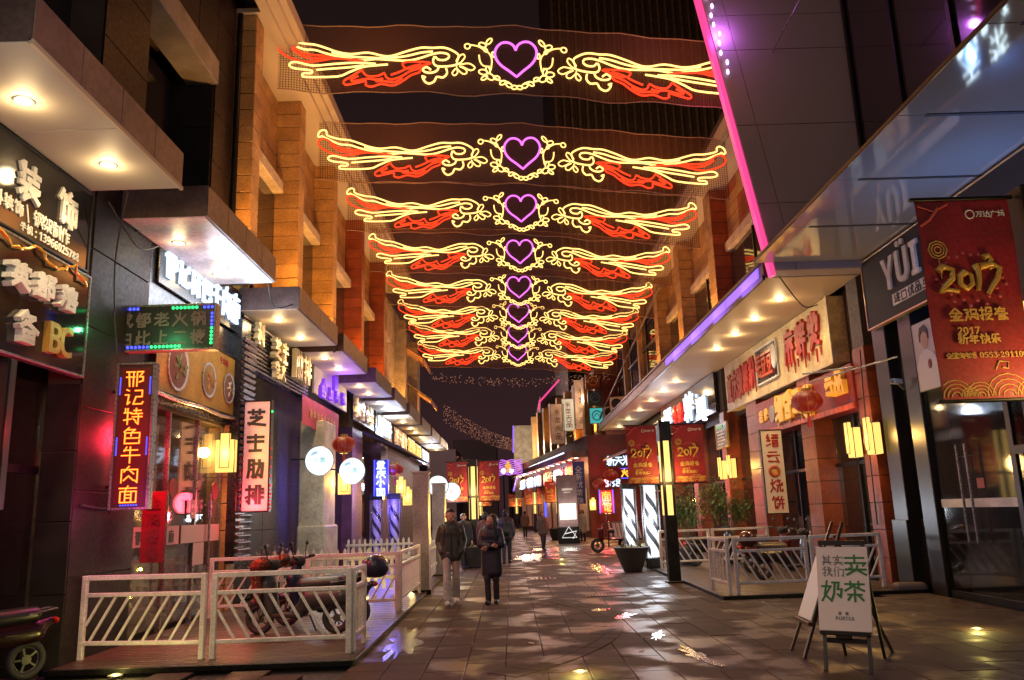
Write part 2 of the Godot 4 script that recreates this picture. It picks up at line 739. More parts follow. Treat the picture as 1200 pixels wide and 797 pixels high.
# ---------------------------------------------------------------- ground
func ground() -> void:
	var g := G.new()
	g.span(-160, 160, -0.3, -0.045, -20, 300)
	structure("ground", g, M("joint_dark"))
	var pave := Node3D.new()
	pave.name = "pavement"
	pave.set_meta("kind", "structure")
	add_child(pave)
	# rectangular stones 0.45 m wide laid along the street, joints staggered
	var stones := []
	for k in 3:
		stones.append(G.new().bev(Vector3(0, -0.03, 0), Vector3(0.442, 0.06, 0.892), 0.006).mesh())
	var rest := []
	for k in 4:
		rest.append(G.new())
	var spots := []
	for c in range(-16, 42):
		var x := c * 0.45 + 0.1
		for r in range(0, 62):
			var d := 6.4 + r * 0.9 + (0.45 if c & 1 else 0.0) + 0.11 * sin(c * 7.3)
			if x < -2.1 and d > 9.6:
				continue
			if x > 3.75 and x < 7.5 and d > 15.4 and d < 24.9:
				continue
			if x > 7.6 and d > 9:
				continue
			if x > 9 or x < -7:
				continue
			spots.append([d, x])
	spots.sort_custom(func(a, b): return a[0] < b[0])
	var made := 0
	for s in spots:
		var x: float = s[1]
		var d: float = s[0]
		var seen := absf(x / d) < 0.66 and d > 7.4
		var lift := rng.randf_range(-0.0025, 0.0015)
		var b := Basis.from_euler(Vector3(rng.randf_range(-0.003, 0.003), 0, rng.randf_range(-0.004, 0.004)))
		var tone := rng.randi() % 4
		if seen and made < 300:
			made += 1
			var o := part(pave, "paving_stone", stones[made % 3], M("paving_%d" % tone), P(x, lift, d))
			o.basis = b
		else:
			rest[tone].bev(P(x, lift - 0.03, d), Vector3(0.442, 0.06, 0.892), 0.006, b)
	var far := G.new()
	far.span(-9, 9, -0.05, -0.004, 62, 260)
	rest[0].add(far, Transform3D())
	for k in 4:
		var o := part(pave, "paving_stone", rest[k].mesh(), M("paving_%d" % k))
		o.set_meta("kind", "stuff")
	# a ring of darker stones let into the paving, 4 mm proud
	var band := Node3D.new()
	band.name = "paving"
	band.set_meta("kind", "structure")
	add_child(band)
	var dark := M("band_stone", Color(0.045, 0.021, 0.015), 0.9, 0.0, "speck", 0.14)
	dark.roughness_texture = noise_map("wet")
	for row in 2:
		var r0 := 6.22 + row * 0.22
		for k in 25:
			var a0 := -0.72 + k * 0.058
			var q := G.new()
			var poly := []
			for e in [[r0, a0], [r0 + 0.21, a0], [r0 + 0.21, a0 + 0.0565], [r0, a0 + 0.0565]]:
				poly.append(Vector2(-5.0 + e[0] * cos(e[1]), 13.4 + e[0] * sin(e[1])))
			q.prism(poly, -0.03, 0.004 + 0.001 * (k % 3), Basis(Vector3.RIGHT, Vector3.FORWARD, Vector3.UP))
			part(band, "paving_stone", q.mesh(), dark)
	# standing water in the hollows
	puddle("puddle", Vector2(2.08, 9.9), Vector2(0.13, 0.95), -0.12, 3)
	puddle("puddle", Vector2(1.92, 11.5), Vector2(0.1, 0.5), 0.25, 4)
	puddle("puddle", Vector2(1.75, 13.6), Vector2(0.18, 0.5), 0.3, 5)
	puddle("puddle", Vector2(1.45, 14.5), Vector2(0.2, 0.35), 0.2, 15)
	puddle("puddle", Vector2(0.9, 31.5), Vector2(1.2, 3.4), 0.05, 6)
	puddle("puddle", Vector2(2.1, 37.0), Vector2(1.4, 3.0), 0.0, 7)
	puddle("puddle", Vector2(-1.55, 11.6), Vector2(0.28, 1.7), -0.04, 8)
	puddle("puddle", Vector2(2.5, 24.5), Vector2(0.35, 2.4), 0.02, 11)


func puddle(called: String, c: Vector2, r: Vector2, turn: float, sd: int) -> void:
	var f := FastNoiseLite.new()
	f.seed = sd
	f.frequency = 1.1
	f.fractal_octaves = 2
	var poly := []
	for k in 90:
		var a := TAU * k / 90
		var w := maxf(0.10, 0.7 + 0.55 * f.get_noise_2d(cos(a) * 1.3, sin(a) * 1.3) + 0.03 * sin(a * 11.0))
		poly.append(c + Vector2(cos(a) * r.x * w, sin(a) * r.y * w).rotated(-turn))
	var g := G.new()
	g.prism(poly, -0.004, 0.0045, Basis(Vector3.RIGHT, Vector3.FORWARD, Vector3.UP))
	structure(called, g, mats["puddle_water"])


# ---------------------------------------------------------------- walls and canopies
func clad(o: Node3D, called: String, side: String, at: float, a0: float, a1: float, y0: float, y1: float, na: int, ny: int, kinds: Array, thick := 0.03, gap := 0.016) -> void:
	# panels on a plane: "left" faces +x, "right" faces -x, "front" faces the camera; a runs along d (or along x for "front")
	for i in na:
		for j in ny:
			var u0 := lerpf(a0, a1, float(i) / na) + gap / 2
			var u1 := lerpf(a0, a1, float(i + 1) / na) - gap / 2
			var v0 := lerpf(y0, y1, float(j) / ny) + gap / 2
			var v1 := lerpf(y0, y1, float(j + 1) / ny) - gap / 2
			var t := thick + rng.randf_range(-0.0025, 0.0025)
			var g := G.new()
			if side == "front":
				g.bev(P((u0 + u1) / 2, (v0 + v1) / 2, at - t / 2), Vector3(u1 - u0, v1 - v0, t), 0.005)
			else:
				var s := 1.0 if side == "left" else -1.0
				g.bev(P(at + s * t / 2, (v0 + v1) / 2, (u0 + u1) / 2), Vector3(t, v1 - v0, u1 - u0), 0.005)
			wpart(o, called, g, M(kinds[rng.randi() % kinds.size()]))


func canopy(o: Node3D, x0: float, x1: float, y0: float, y1: float, d0: float, d1: float, body: Material, under: Material, lamps: Array, warm := true, power := 5.0) -> Node3D:
	# a box canopy with a panelled underside and recessed downlights
	var g := G.new()
	g.span(x0, x1, y0 + 0.012, y1, d0, d1)
	var c := wpart(o, "canopy", g, body)
	var n := maxi(1, roundi((d1 - d0) / 1.9))
	for k in n:
		var a := lerpf(d0, d1, float(k) / n) + 0.006
		var b := lerpf(d0, d1, float(k + 1) / n) - 0.006
		var s := G.new()
		s.bev(P((x0 + x1) / 2, y0 + 0.006, (a + b) / 2), Vector3(absf(x1 - x0) - 0.06, 0.014, b - a), 0.004)
		wpart(c, "soffit_panel", s, under)
	var out := x1 + 0.005 if x1 < 0 else x0 - 0.005
	for k in n * 2:
		var a := lerpf(d0, d1, k / (2.0 * n)) + 0.005
		var b := lerpf(d0, d1, (k + 1) / (2.0 * n)) - 0.005
		wpart(c, "fascia_panel", G.new().bev(P(out, (y0 + y1) / 2 + 0.005, (a + b) / 2), Vector3(0.014, y1 - y0 - 0.02, b - a), 0.004), body)
	for l in lamps:
		downlight(o, P(l.x, y0 - 0.004, l.y), warm, power)
	return c


func downlight(o: Node3D, at: Vector3, warm := true, power := 5.0) -> void:
	var base := o.position
	var g := G.new()
	g.lathe([Vector2(0.085, 0.0), Vector2(0.10, -0.012), Vector2(0.115, 0.0)], 16, at)
	var ring := wpart(o, "downlight", g, M("steel"))
	var b := G.new()
	b.cyl(at + Vector3(0, -0.008, 0), 0.084, 0.006, 16)
	wpart(ring, "lamp_glass", b, glow("bulb_warm") if warm else glow("bulb_white"))
	var tint := Color(1.0, 0.70, 0.34) if warm else Color(0.8, 0.88, 1.0)
	omni(o, at + Vector3(0, -0.11, 0) - base, tint, power * 0.06, 0.1)
	spot(o, at + Vector3(0, -0.03, 0) - base, Vector3.DOWN, tint, power * 0.75, 68)


func left_buildings() -> void:
	# the granite corner building, nearest on the left
	var o := thing("granite_building", "dark polished granite shop building with pale canopies, nearest on the left", "building", P(-5.5, 0, 12))
	var core := M("core")
	wpart(o, "wall", G.new().span(-5.95, -5.53, 0, 6.4, 10.38, 12.1).span(-9.5, -6.6, 0, 16, 2.5, 15.3).span(-6.6, -5.53, 4.95, 6.4, 2.5, 10.38).span(-6.6, -5.55, 6.0, 6.45, 12.1, 15.4), core)
	clad(o, "granite_panel", "left", -5.53, 10.37, 12.1, 0, 6.4, 1, 6, ["granite_warm"])
	clad(o, "granite_panel", "front", 10.38, -5.95, -5.5, 0, 3.5, 1, 4, ["granite_dark"])
	clad(o, "granite_panel", "front", 12.1, -5.9, -5.5, 0, 5.0, 1, 5, ["granite_dark"])
	# upper wall
	wpart(o, "wall", G.new().span(-6.6, -5.53, 6.4, 15, 10.24, 11.6).span(-6.6, -5.53, 6.4, 15, 14.4, 15.4).span(-6.6, -5.53, 10.5, 15, 11.6, 14.4).span(-6.6, -5.53, 12, 15, 2.5, 10.24), core)
	clad(o, "granite_panel", "left", -5.53, 10.24, 11.6, 6.4, 14.6, 1, 8, ["granite_warm"])
	clad(o, "granite_panel", "left", -5.53, 14.4, 15.4, 6.4, 14.6, 1, 8, ["granite_warm"])
	clad(o, "granite_panel", "left", -5.53, 11.6, 14.4, 10.5, 14.6, 3, 4, ["granite_warm"])
	clad(o, "granite_panel", "front", 14.4, -6.5, -5.53, 6.4, 10.0, 1, 4, ["granite_dark"])
	wpart(o, "lintel", G.new().bev(P(-5.75, 10.25, 13.0), Vector3(0.62, 0.5, 2.8), 0.02), M("granite_lintel"))
	var wn := wpart(o, "window", G.new().span(-6.35, -6.3, 6.4, 10.0, 11.6, 14.4), M("window_glass"))
	wpart(wn, "frame", G.new().span(-6.3, -6.24, 6.4, 10, 12.95, 13.02).span(-6.3, -6.24, 8.3, 8.37, 11.6, 14.4), M("dark_metal"))
	var w2 := wpart(o, "window", G.new().span(-6.05, -6.0, 6.4, 12, 2.5, 10.24), M("window_glass"))
	wpart(w2, "frame", G.new().span(-6.0, -5.94, 6.4, 12, 6.0, 6.08).span(-6.0, -5.94, 9.2, 9.27, 2.5, 10.24), M("dark_metal"))
	# drain pipe at the corner
	wpart(o, "drain_pipe", G.new().tube([P(-5.44, 6.4, 15.46), P(-5.44, 15, 15.46)], 0.06, 8), M("dark_metal"))
	canopy(o, -5.5, -4.27, 6.05, 6.55, 6.7, 10.15, M("canopy_side"), M("soffit_paint"), [Vector2(-4.95, 7.75), Vector2(-4.85, 9.35)], true, 3.0)
	wpart(o, "canopy_trim", G.new().span(-4.29, -4.25, 6.03, 6.08, 6.7, 10.17), M("canopy_metal"))
	canopy(o, -5.5, -4.27, 6.0, 6.48, 11.07, 14.52, M("canopy_side"), M("canopy_white", Color(0.6, 0.6, 0.6), 0.4, 0.1, "streak", 0.7), [Vector2(-5.1, 12.15), Vector2(-5.1, 13.9)], true, 1.2)
	# first shop, dark behind glass
	wpart(o, "shop_window", G.new().span(-6.02, -6.0, 0.1, 3.5, 4, 10.38), glass("shop_glass", Color(), 0.4))
	wpart(o, "window_frame", G.new().span(-6.04, -5.97, 0.1, 3.5, 8.6, 8.7).span(-6.04, -5.97, 0.0, 0.12, 4, 10.38).span(-6.04, -5.97, 2.35, 2.45, 4, 10.38), M("dark_metal"))
	# noodle shop: box front over a glass door
	wpart(o, "sign_box", G.new().span(-6.1, -5.52, 3.55, 6.0, 12.15, 16.25), M("black_panel"))
	wpart(o, "sign_box_end", G.new().bev(P(-5.82, 5.6, 12.12), Vector3(0.6, 0.85, 0.05), 0.01), M("canopy_side"))
	wpart(o, "back_wall", G.new().span(-8.6, -8.5, 0, 3.6, 12.1, 16.3), M("shop_back", Color(0.2, 0.11, 0.09), 0.7, 0.0, "streak", 0.6))
	wpart(o, "ceiling", G.new().span(-8.5, -5.6, 3.5, 3.56, 12.1, 16.3), M("interior"))
	wpart(o, "wall", G.new().span(-5.92, -5.5, 0, 3.55, 16.0, 16.45), core)
	clad(o, "wall_tile", "front", 16.0, -5.92, -5.5, 0, 3.55, 1, 7, ["tile_a", "tile_b"])
	clad(o, "wall_tile", "left", -5.5, 16.0, 16.45, 0, 3.55, 1, 7, ["tile_a", "tile_b"])
	wpart(o, "counter", G.new().span(-8.2, -7.3, 0, 1.05, 13, 15.5), M("interior"))
	var door := wpart(o, "door", G.new().span(-5.66, -5.64, 0.1, 3.4, 12.2, 15.95), glass("clear_glass", Color(), 0.1))
	for k in [12.22, 13.45, 14.7, 15.93]:
		wpart(door, "door_frame", G.new().span(-5.69, -5.61, 0.0, 3.5, k - 0.03, k + 0.03), M("steel"))
	for k in [13.3, 15.2]:
		wpart(door, "door_handle", G.new().tube([P(-5.54, 0.6, k), P(-5.54, 2.2, k)], 0.022, 8).bar(P(-5.64, 0.8, k), P(-5.54, 0.8, k), 0.02, 0.02).bar(P(-5.64, 2.0, k), P(-5.54, 2.0, k), 0.02, 0.02), M("steel"))
	omni(o, P(-7.2, 3.0, 14.2) - o.position, Color(1.0, 0.36, 0.26), 0.7, 0.2)

	# tile-clad building beyond, with piers on the upper storeys
	var b := thing("tile_building", "orange brown tiled building with tall upper piers and box canopies along the left", "building", P(-5.7, 0, 26))
	wpart(b, "wall", G.new().span(-9, -5.73, 6.3, 12.25, 15.4, 52).span(-9, -6.4, 0, 6.4, 16.4, 52), core)
	var piers := [15.5, 19.2, 23.2, 27.9, 33.0]
	for k in piers.size():
		var d: float = piers[k]
		var kinds := ["tile_a", "tile_b", "tile_c"] if k < 3 else ["tile_red_a", "tile_red_b"]
		wpart(b, "pier", G.new().span(-5.73, -5.13, 6.4, 12.25, d + 0.03, d + 0.47), core)
		clad(b, "wall_tile", "front", d + 0.03, -5.73, -5.1, 6.4, 12.25, 1, 16, kinds)
		clad(b, "wall_tile", "left", -5.13, d, d + 0.5, 6.4, 12.25, 1, 16, kinds)
	for k in piers.size():
		var d0: float = piers[k] + 0.5
		var d1: float = piers[k + 1] if k < piers.size() - 1 else 37.5
		clad(b, "wall_tile", "left", -5.73, d0, d1, 9.95, 12.25, 4, 6, ["tile_a", "tile_b"])
		wpart(b, "window_lintel", G.new().bev(P(-5.6, 9.8, (d0 + d1) / 2), Vector3(0.3, 0.3, d1 - d0 - 0.3), 0.02), M("plaster"))
		var wn2 := wpart(b, "window", G.new().span(-5.74, -5.7, 6.5, 9.65, d0 + 0.1, d1 - 0.1), M("window_glass"))
		wpart(wn2, "frame", G.new().span(-5.7, -5.66, 6.5, 9.65, (d0 + d1) / 2 - 0.03, (d0 + d1) / 2 + 0.03).span(-5.7, -5.66, 7.7, 7.76, d0 + 0.1, d1 - 0.1), M("dark_metal"))
	wpart(b, "eave_soffit", G.new().span(-5.75, -4.75, 12.25, 12.35, 15.4, 38), M("soffit_paint"))
	wpart(b, "eave_beam", G.new().span(-4.95, -4.75, 12.15, 12.35, 10, 38).span(-4.75, -4.55, 12.25, 12.5, 10, 38).span(-4.55, -4.4, 12.35, 12.65, 10, 38), M("soffit_paint"))
	wpart(b, "roof", G.new().span(-9, -4.5, 12.65, 12.9, 10, 38), core)
	# plastered stretch with awnings
	clad(b, "plaster_panel", "left", -5.73, 37.6, 52, 6.3, 12, 6, 3, ["plaster"])
	for k in [40.5, 46.0]:
		wpart(b, "pier", G.new().span(-5.7, -5.2, 6.3, 11.5, k, k + 0.7), M("plaster"))
	for c in [[16.25, 20.0], [20.74, 24.3], [25.9, 29.4], [30.2, 33.6], [34.8, 38.8], [39.6, 44], [44.8, 49.5], [50.2, 56]]:
		var lamps := []
		var n := roundi((c[1] - c[0]) / 1.8)
		for k in n:
			lamps.append(Vector2(-4.95, lerpf(c[0], c[1], (k + 0.5) / n)))
		var cold: bool = c[0] > 29.5 and c[0] < 34
		canopy(b, -5.5, -4.27, 5.93, 6.42, c[0], c[1], M("canopy_side"), M("canopy_metal"), lamps, not cold, 2.2 if c[0] < 30 else 3.0)
	# floodlights on the canopies that wash the piers
	for k in piers.size():
		flood(b, P(-4.75, 6.52, piers[k] - 0.75), Vector3(-0.1, 1.0, -0.22), 2.6)
		flood(b, P(-4.6, 6.52, piers[k] + 1.9), Vector3(-0.35, 1.0, 0.0), 3.0)
	flood(b, P(-4.7, 6.52, 39.5), Vector3(-0.3, 1.0, -0.1), 3.0)
	flood(b, P(-4.6, 6.52, 42.3), Vector3(-0.3, 1.0, -0.2), 3.0)
	flood(b, P(-4.6, 6.52, 47.5), Vector3(-0.35, 1.0, 0.0), 3.0)
	# shop bodies at street level: dark stone, then shops
	wpart(b, "stone_wall", G.new().span(-6.4, -5.9, 0, 4.4, 17.4, 20.6), M("granite_dark"))
	clad(b, "stone_panel", "left", -5.9, 17.4, 20.6, 0, 4.4, 3, 6, ["granite_dark"])
	wpart(b, "column", G.new().bev(P(-5.55, 2.1, 23.6), Vector3(0.7, 4.6, 1.5), 0.03).bev(P(-5.52, 0.75, 23.6), Vector3(0.8, 1.5, 1.62), 0.04), M("plaster"))
	wpart(b, "shop_window", G.new().span(-6.1, -6.07, 0.1, 4.3, 24.6, 29.5), glass("shop_glass", Color(), 0.4))
	wpart(b, "shop_front", G.new().span(-6.4, -5.7, 0, 4.9, 29.5, 31.5).span(-6.4, -5.7, 0, 4.9, 36, 38), M("purple_wall", Color(0.16, 0.06, 0.10), 0.5, 0.0, "streak", 0.8))
	wpart(b, "shop_window", G.new().span(-6.1, -6.07, 0.1, 4.3, 31.5, 36), glass("shop_glass", Color(), 0.4))
	wpart(b, "shop_front", G.new().span(-6.4, -5.8, 0, 4.9, 38, 52), M("interior"))


func flood(o: Node3D, at: Vector3, towards: Vector3, power: float) -> void:
	# a small floodlight with a glowing front
	var z := towards.normalized()
	var x := Vector3.RIGHT.cross(z).normalized()
	var b := Basis(z.cross(x) * -1.0, x, z).orthonormalized()
	var f := wpart(o, "floodlight", G.new().bev(at, Vector3(0.16, 0.12, 0.08), 0.01, b), M("dark_metal"))
	wpart(f, "lamp_glass", G.new().box(at + z * 0.045, Vector3(0.13, 0.09, 0.008), b), glow("lamp_warm"))
	spot(o, at + z * 0.07 - o.position, z, Color(1.0, 0.42, 0.08), power * 1.55, 62, 0.08)


func right_buildings() -> void:
	var core := M("core")
	# nearest on the right: dark glass shop with a projecting metal soffit and the slanted fin
	var o := thing("glass_shop_building", "dark glass shop building with a projecting blue grey metal canopy, nearest on the right", "building", P(7.6, 0, 12))
	wpart(o, "wall", G.new().span(7.7, 12, 6.6, 18, 2, 16.4).span(10.8, 12, 0, 6.6, 2, 16.4), M("black_panel"))
	for k in 7:
		wpart(o, "window", G.new().span(7.66, 7.69, 6.7, 17, 3.0 + k * 1.85, 4.72 + k * 1.85), M("window_glass"))
		wpart(o, "mullion", G.new().span(7.6, 7.7, 6.6, 17, 4.76 + k * 1.85, 4.86 + k * 1.85), M("dark_metal"))
	var c := wpart(o, "canopy", G.new().span(5.15, 7.68, 6.572, 6.62, 3.0, 16.05), M("dark_metal"))
	var edges := [3.0, 5.6, 7.65, 9.68, 11.76, 13.9, 16.05]
	for k in edges.size() - 1:
		wpart(c, "soffit_panel", G.new().bev(P(6.4, 6.56, (edges[k] + edges[k + 1]) / 2), Vector3(2.48, 0.02, edges[k + 1] - edges[k] - 0.012), 0.004), M("blue_soffit"))
		if k:
			wpart(c, "slot_vent", G.new().bev(P(6.5, 6.546, edges[k]), Vector3(1.95, 0.012, 0.07), 0.003), M("rubber"))
	neon_sign()
	omni(o, P(6.0, 4.4, 11.8) - o.position, Color(0.6, 0.74, 1.0), 0.12, 0.01)
	wpart(o, "header", G.new().span(7.55, 7.9, 5.2, 6.56, 3, 16.3), M("panel_grey"))
	# shop front: black marble pillars, glass doors
	wpart(o, "pillar", G.new().bev(P(7.75, 2.6, 16.0), Vector3(0.5, 5.2, 0.55), 0.012).bev(P(7.72, 0.65, 16.0), Vector3(0.56, 1.3, 0.6), 0.012), M("marble_black", Color(0.012, 0.010, 0.009), 0.32))
	wpart(o, "pillar", G.new().bev(P(7.75, 2.6, 14.95), Vector3(0.46, 5.2, 0.5), 0.012), M("marble_black"))
	wpart(o, "shop_window", G.new().span(7.72, 7.74, 1.3, 5.1, 15.2, 15.75), M("shop_glass"))
	wpart(o, "wall_base", G.new().span(7.68, 7.85, 0, 1.3, 15.2, 15.75), M("marble_black"))
	var door := wpart(o, "door", G.new().span(7.6, 7.62, 0.1, 4.2, 11.9, 14.7), M("shop_glass"))
	wpart(door, "door_frame", G.new().span(7.57, 7.66, 0.0, 4.3, 14.66, 14.74).span(7.57, 7.66, 0.0, 4.3, 12.25, 12.37).span(7.57, 7.66, 4.2, 4.32, 11.9, 14.7).span(7.57, 7.66, 0.0, 0.12, 11.9, 14.7), M("dark_metal"))
	for k in [13.68, 13.42]:
		wpart(door, "door_handle", G.new().tube([P(7.48, 0.95, k), P(7.48, 2.55, k)], 0.022, 8).bar(P(7.48, 1.15, k), P(7.6, 1.15, k), 0.02, 0.02).bar(P(7.48, 2.35, k), P(7.6, 2.35, k), 0.02, 0.02), M("steel"))
	wpart(door, "door_strip", G.new().span(7.585, 7.598, 1.52, 1.66, 12.4, 14.6), M("white_letter"))
	wpart(door, "door_sign", G.new().span(7.585, 7.598, 1.82, 1.98, 13.2, 13.4), M("red_letter"))
	wpart(o, "shop_window", G.new().span(7.6, 7.62, 0.9, 4.2, 4, 12.25), M("shop_glass"))
	wpart(o, "window_frame", G.new().span(7.57, 7.66, 2.3, 2.42, 4, 12.25).span(7.57, 7.66, 0.0, 0.95, 4, 12.25).span(7.57, 7.66, 0.9, 4.2, 11.75, 11.9), M("dark_metal"))
	wpart(o, "interior_wall", G.new().span(10.6, 10.8, 0, 5, 4, 16), M("interior"))
	wpart(o, "interior_counter", G.new().span(9.2, 10, 0, 1.1, 12.6, 14.4), M("white_letter"))
	wpart(o, "interior_ceiling", G.new().span(7.8, 10.6, 4.8, 4.9, 4, 16), M("interior"))
	wpart(o, "ceiling_lamp", G.new().span(9.0, 9.1, 4.72, 4.78, 11.2, 13.6), glow("shop_tube", Color(0.8, 0.75, 0.1), 1.0))
	omni(o, P(9.05, 4.5, 12.4) - o.position, Color(0.9, 0.75, 0.2), 0.7, 0.2)
	# the fin: grey panels facing up the street, pink light along the slanted edge
	var f := thing("facade_fin", "grey panelled wall fin with a slanted edge lined in pink light", "wall", P(6.5, 6.4, 16.1))
	var lean := func(y: float) -> float: return 5.62 - (y - 6.4) * 0.1605
	wpart(f, "wall", G.new().prism([Vector2(lean.call(6.4), 6.4), Vector2(7.9, 6.4), Vector2(7.9, 18.0), Vector2(lean.call(18.0), 18.0)], -16.6, -16.13), M("panel_grey"))
	var ys := [6.4, 7.87, 9.66, 11.45, 12.3, 14.1, 16, 18]
	for j in ys.size() - 1:
		var y0: float = ys[j] + 0.008
		var y1: float = ys[j + 1] - 0.008
		for s in [[0.0, 0.42], [0.436, 9.0]]:
			var poly := []
			for e in [[y0, s[0]], [y0, s[1]], [y1, s[1]], [y1, s[0]]]:
				poly.append(Vector2(minf(lean.call(e[0]) + e[1], 7.88), e[0]))
			wpart(f, "wall_panel", G.new().prism(poly, -16.13, -16.1), M("panel_grey"))
	var a := P(lean.call(6.3) - 0.075, 6.3, 16.2)
	var b := P(lean.call(18.0) - 0.075, 18.0, 16.2)
	wpart(f, "led_tube", G.new().bar(a, b, 0.10, 0.2), glow("led_pink"))
	for k in 4:
		var y := 7.5 + k * 2.9
		var l := omni(f, P(lean.call(y) - 0.3, y, 16.2) - f.position, Color(1.0, 0.08, 0.35), 0.22, 0.3)
	for k in 9:
		var y := 10.9 + k * 0.23
		wpart(f, "string_bulb", G.new().ball(P(lean.call(y) + 0.1 + 0.05 * sin(k * 2.0), y, 16.04), Vector3(0.035, 0.07, 0.03), 8), glow("bulb_violet", Color(0.8, 0.5, 1.0), 3.0))
	omni(f, P(lean.call(11.8) + 0.12, 11.8, 15.9) - f.position, Color(0.6, 0.15, 1.0), 0.35, 0.1)

	# tiled building with the long canopy
	var t := thing("tile_building", "tiled building with yellow lit upper piers and a long violet edged canopy along the right", "building", P(7.5, 0, 30))
	wpart(t, "wall", G.new().span(7.03, 12, 6.7, 11.4, 16.7, 50).span(10.6, 12, 0, 6.7, 16.7, 50).span(7.9, 10.6, 4.7, 6.6, 16.6, 50), core)
	for k in [24.0, 29.0, 33.8]:
		wpart(t, "pier", G.new().span(6.53, 7.03, 6.7, 11.4, k + 0.03, k + 0.77), core)
		clad(t, "wall_tile", "front", k + 0.03, 6.5, 7.03, 6.7, 11.4, 1, 13, ["tile_red_a", "tile_red_b"] if k < 25 else ["tile_a", "tile_b"])
		clad(t, "wall_tile", "right", 6.53, k, k + 0.8, 6.7, 11.4, 2, 13, ["tile_a", "tile_b", "tile_c"])
		flood(t, P(6.0, 6.85, k + 0.5), Vector3(0.22, 1, 0), 2.2)
		flood(t, P(6.2, 6.85, k + 2.6), Vector3(0.4, 1, 0), 2.2)
	flood(t, P(6.3, 6.85, 21.5), Vector3(0.4, 1, 0.0), 1.2)
	for s in [[19.0, 24.0], [24.8, 29.0], [29.8, 33.8]]:
		clad(t, "wall_tile", "right", 7.03, s[0], s[1], 9.6, 11.4, 4, 5, ["tile_red_a", "tile_a"] if s[0] < 20 else ["tile_a", "tile_b"])
		wpart(t, "window_lintel", G.new().bev(P(6.95, 9.45, (s[0] + s[1]) / 2), Vector3(0.25, 0.28, s[1] - s[0] - 0.2), 0.02), M("plaster"))
		var w := wpart(t, "window", G.new().span(6.98, 7.01, 6.8, 9.3, s[0] + 0.15, s[1] - 0.15), M("window_glass"))
		wpart(w, "frame", G.new().span(6.94, 6.98, 6.8, 9.3, (s[0] + s[1]) / 2 - 0.03, (s[0] + s[1]) / 2 + 0.03).span(6.94, 6.98, 8.1, 8.16, s[0] + 0.15, s[1] - 0.15), M("dark_metal"))
	# dark glazed stretch further along, which mirrors the neon
	for k in 5:
		var d := 34.8 + k * 2.6
		var w := wpart(t, "window", G.new().span(6.6, 6.64, 6.8, 11.0, d, d + 2.5), M("window_glass"))
		wpart(w, "frame", G.new().span(6.55, 6.6, 6.8, 11.0, d + 2.5, d + 2.6).span(6.55, 6.6, 9.0, 9.07, d, d + 2.5), M("dark_metal"))
	for k in [38.6, 43.8]:
		wpart(t, "pier", G.new().span(6.4, 7.0, 6.7, 11.4, k, k + 0.4), M("tile_a"))
	wpart(t, "eave_soffit", G.new().span(6.1, 7.1, 11.4, 11.5, 16.7, 50), M("soffit_paint"))
	wpart(t, "eave_beam", G.new().span(6.1, 6.28, 11.3, 11.5, 16.7, 50).span(5.95, 6.1, 11.38, 11.75, 16.7, 50), M("soffit_paint"))
	wpart(t, "eave_cable", G.new().tube([P(5.9, 11.2, 16.7), P(5.9, 10.95, 50)], 0.03, 6), M("steel"))
	wpart(t, "roof", G.new().span(6.1, 12, 11.75, 12.2, 16.7, 50), core)
	var lamps := []
	for d in [18.6, 20.6, 22.5, 24.6, 31.0, 33.5, 36.5, 40.0, 44.0, 48.0]:
		lamps.append(Vector2(6.5, d))
	canopy(t, 5.55, 7.6, 6.4, 6.78, 16.66, 50, M("canopy_side"), M("canopy_metal"), lamps, true, 3.2)
	for k in 4:
		wpart(t, "led_strip", G.new().bev(P(5.53, 6.6, 18.3 + k * 2.72), Vector3(0.05, 0.22, 2.66), 0.008), glow("led_purple"))
	for k in 4:
		omni(t, P(5.3, 6.55, 18.3 + k * 2.72) - t.position, Color(0.3, 0.14, 1.0), 0.25, 0.3)
	wpart(t, "fascia_rail", G.new().span(5.5, 5.56, 6.36, 6.46, 16.66, 50).span(5.5, 5.56, 6.74, 6.82, 16.66, 50), M("dark_metal"))
	# shop fronts at street level
	for k in [[16.75, 17.35], [20.0, 20.9], [24.5, 25.6], [28.3, 28.9], [33.0, 33.8], [38.5, 39.3]]:
		wpart(t, "pillar", G.new().span(7.54, 8.1, 0, 6.4, k[0] + 0.03, k[1] - 0.03), core)
		clad(t, "pillar_tile", "right", 7.54, k[0], k[1], 0.0, 4.9, 1, 9, ["tile_red_a", "tile_red_b"])
		clad(t, "pillar_tile", "front", k[0] + 0.03, 7.5, 8.1, 0.0, 4.9, 1, 9, ["tile_red_a", "tile_red_b"])
	for k in [[17.4, 20.0], [20.9, 24.5], [25.6, 28.3], [28.9, 33], [33.8, 38.5], [39.3, 50]]:
		wpart(t, "shop_window", G.new().span(7.98, 8.0, 0.1, 4.6, k[0], k[1]), M("shop_glass"))
		wpart(t, "window_frame", G.new().span(7.94, 8.03, 0, 0.14, k[0], k[1]).span(7.94, 8.03, 2.5, 2.58, k[0], k[1]).span(7.94, 8.03, 0.1, 4.6, (k[0] + k[1]) / 2 - 0.04, (k[0] + k[1]) / 2 + 0.04), M("dark_metal"))
	wpart(t, "interior_wall", G.new().span(10.5, 10.6, 0, 4.7, 16.7, 50), M("interior"))
	# bright kitchen things far inside
	for k in 4:
		wpart(t, "display_case", G.new().bev(P(8.7 + 0.1 * k, 1.2, 18.1 + k * 0.62), Vector3(0.08, 0.5 + 0.1 * (k % 2), 0.3), 0.02), glow("case_glow", Color(0.55, 0.85, 1.0), 0.55))
	omni(t, P(8.6, 2.2, 19) - t.position, Color(0.6, 0.85, 1.0), 0.25, 0.2)


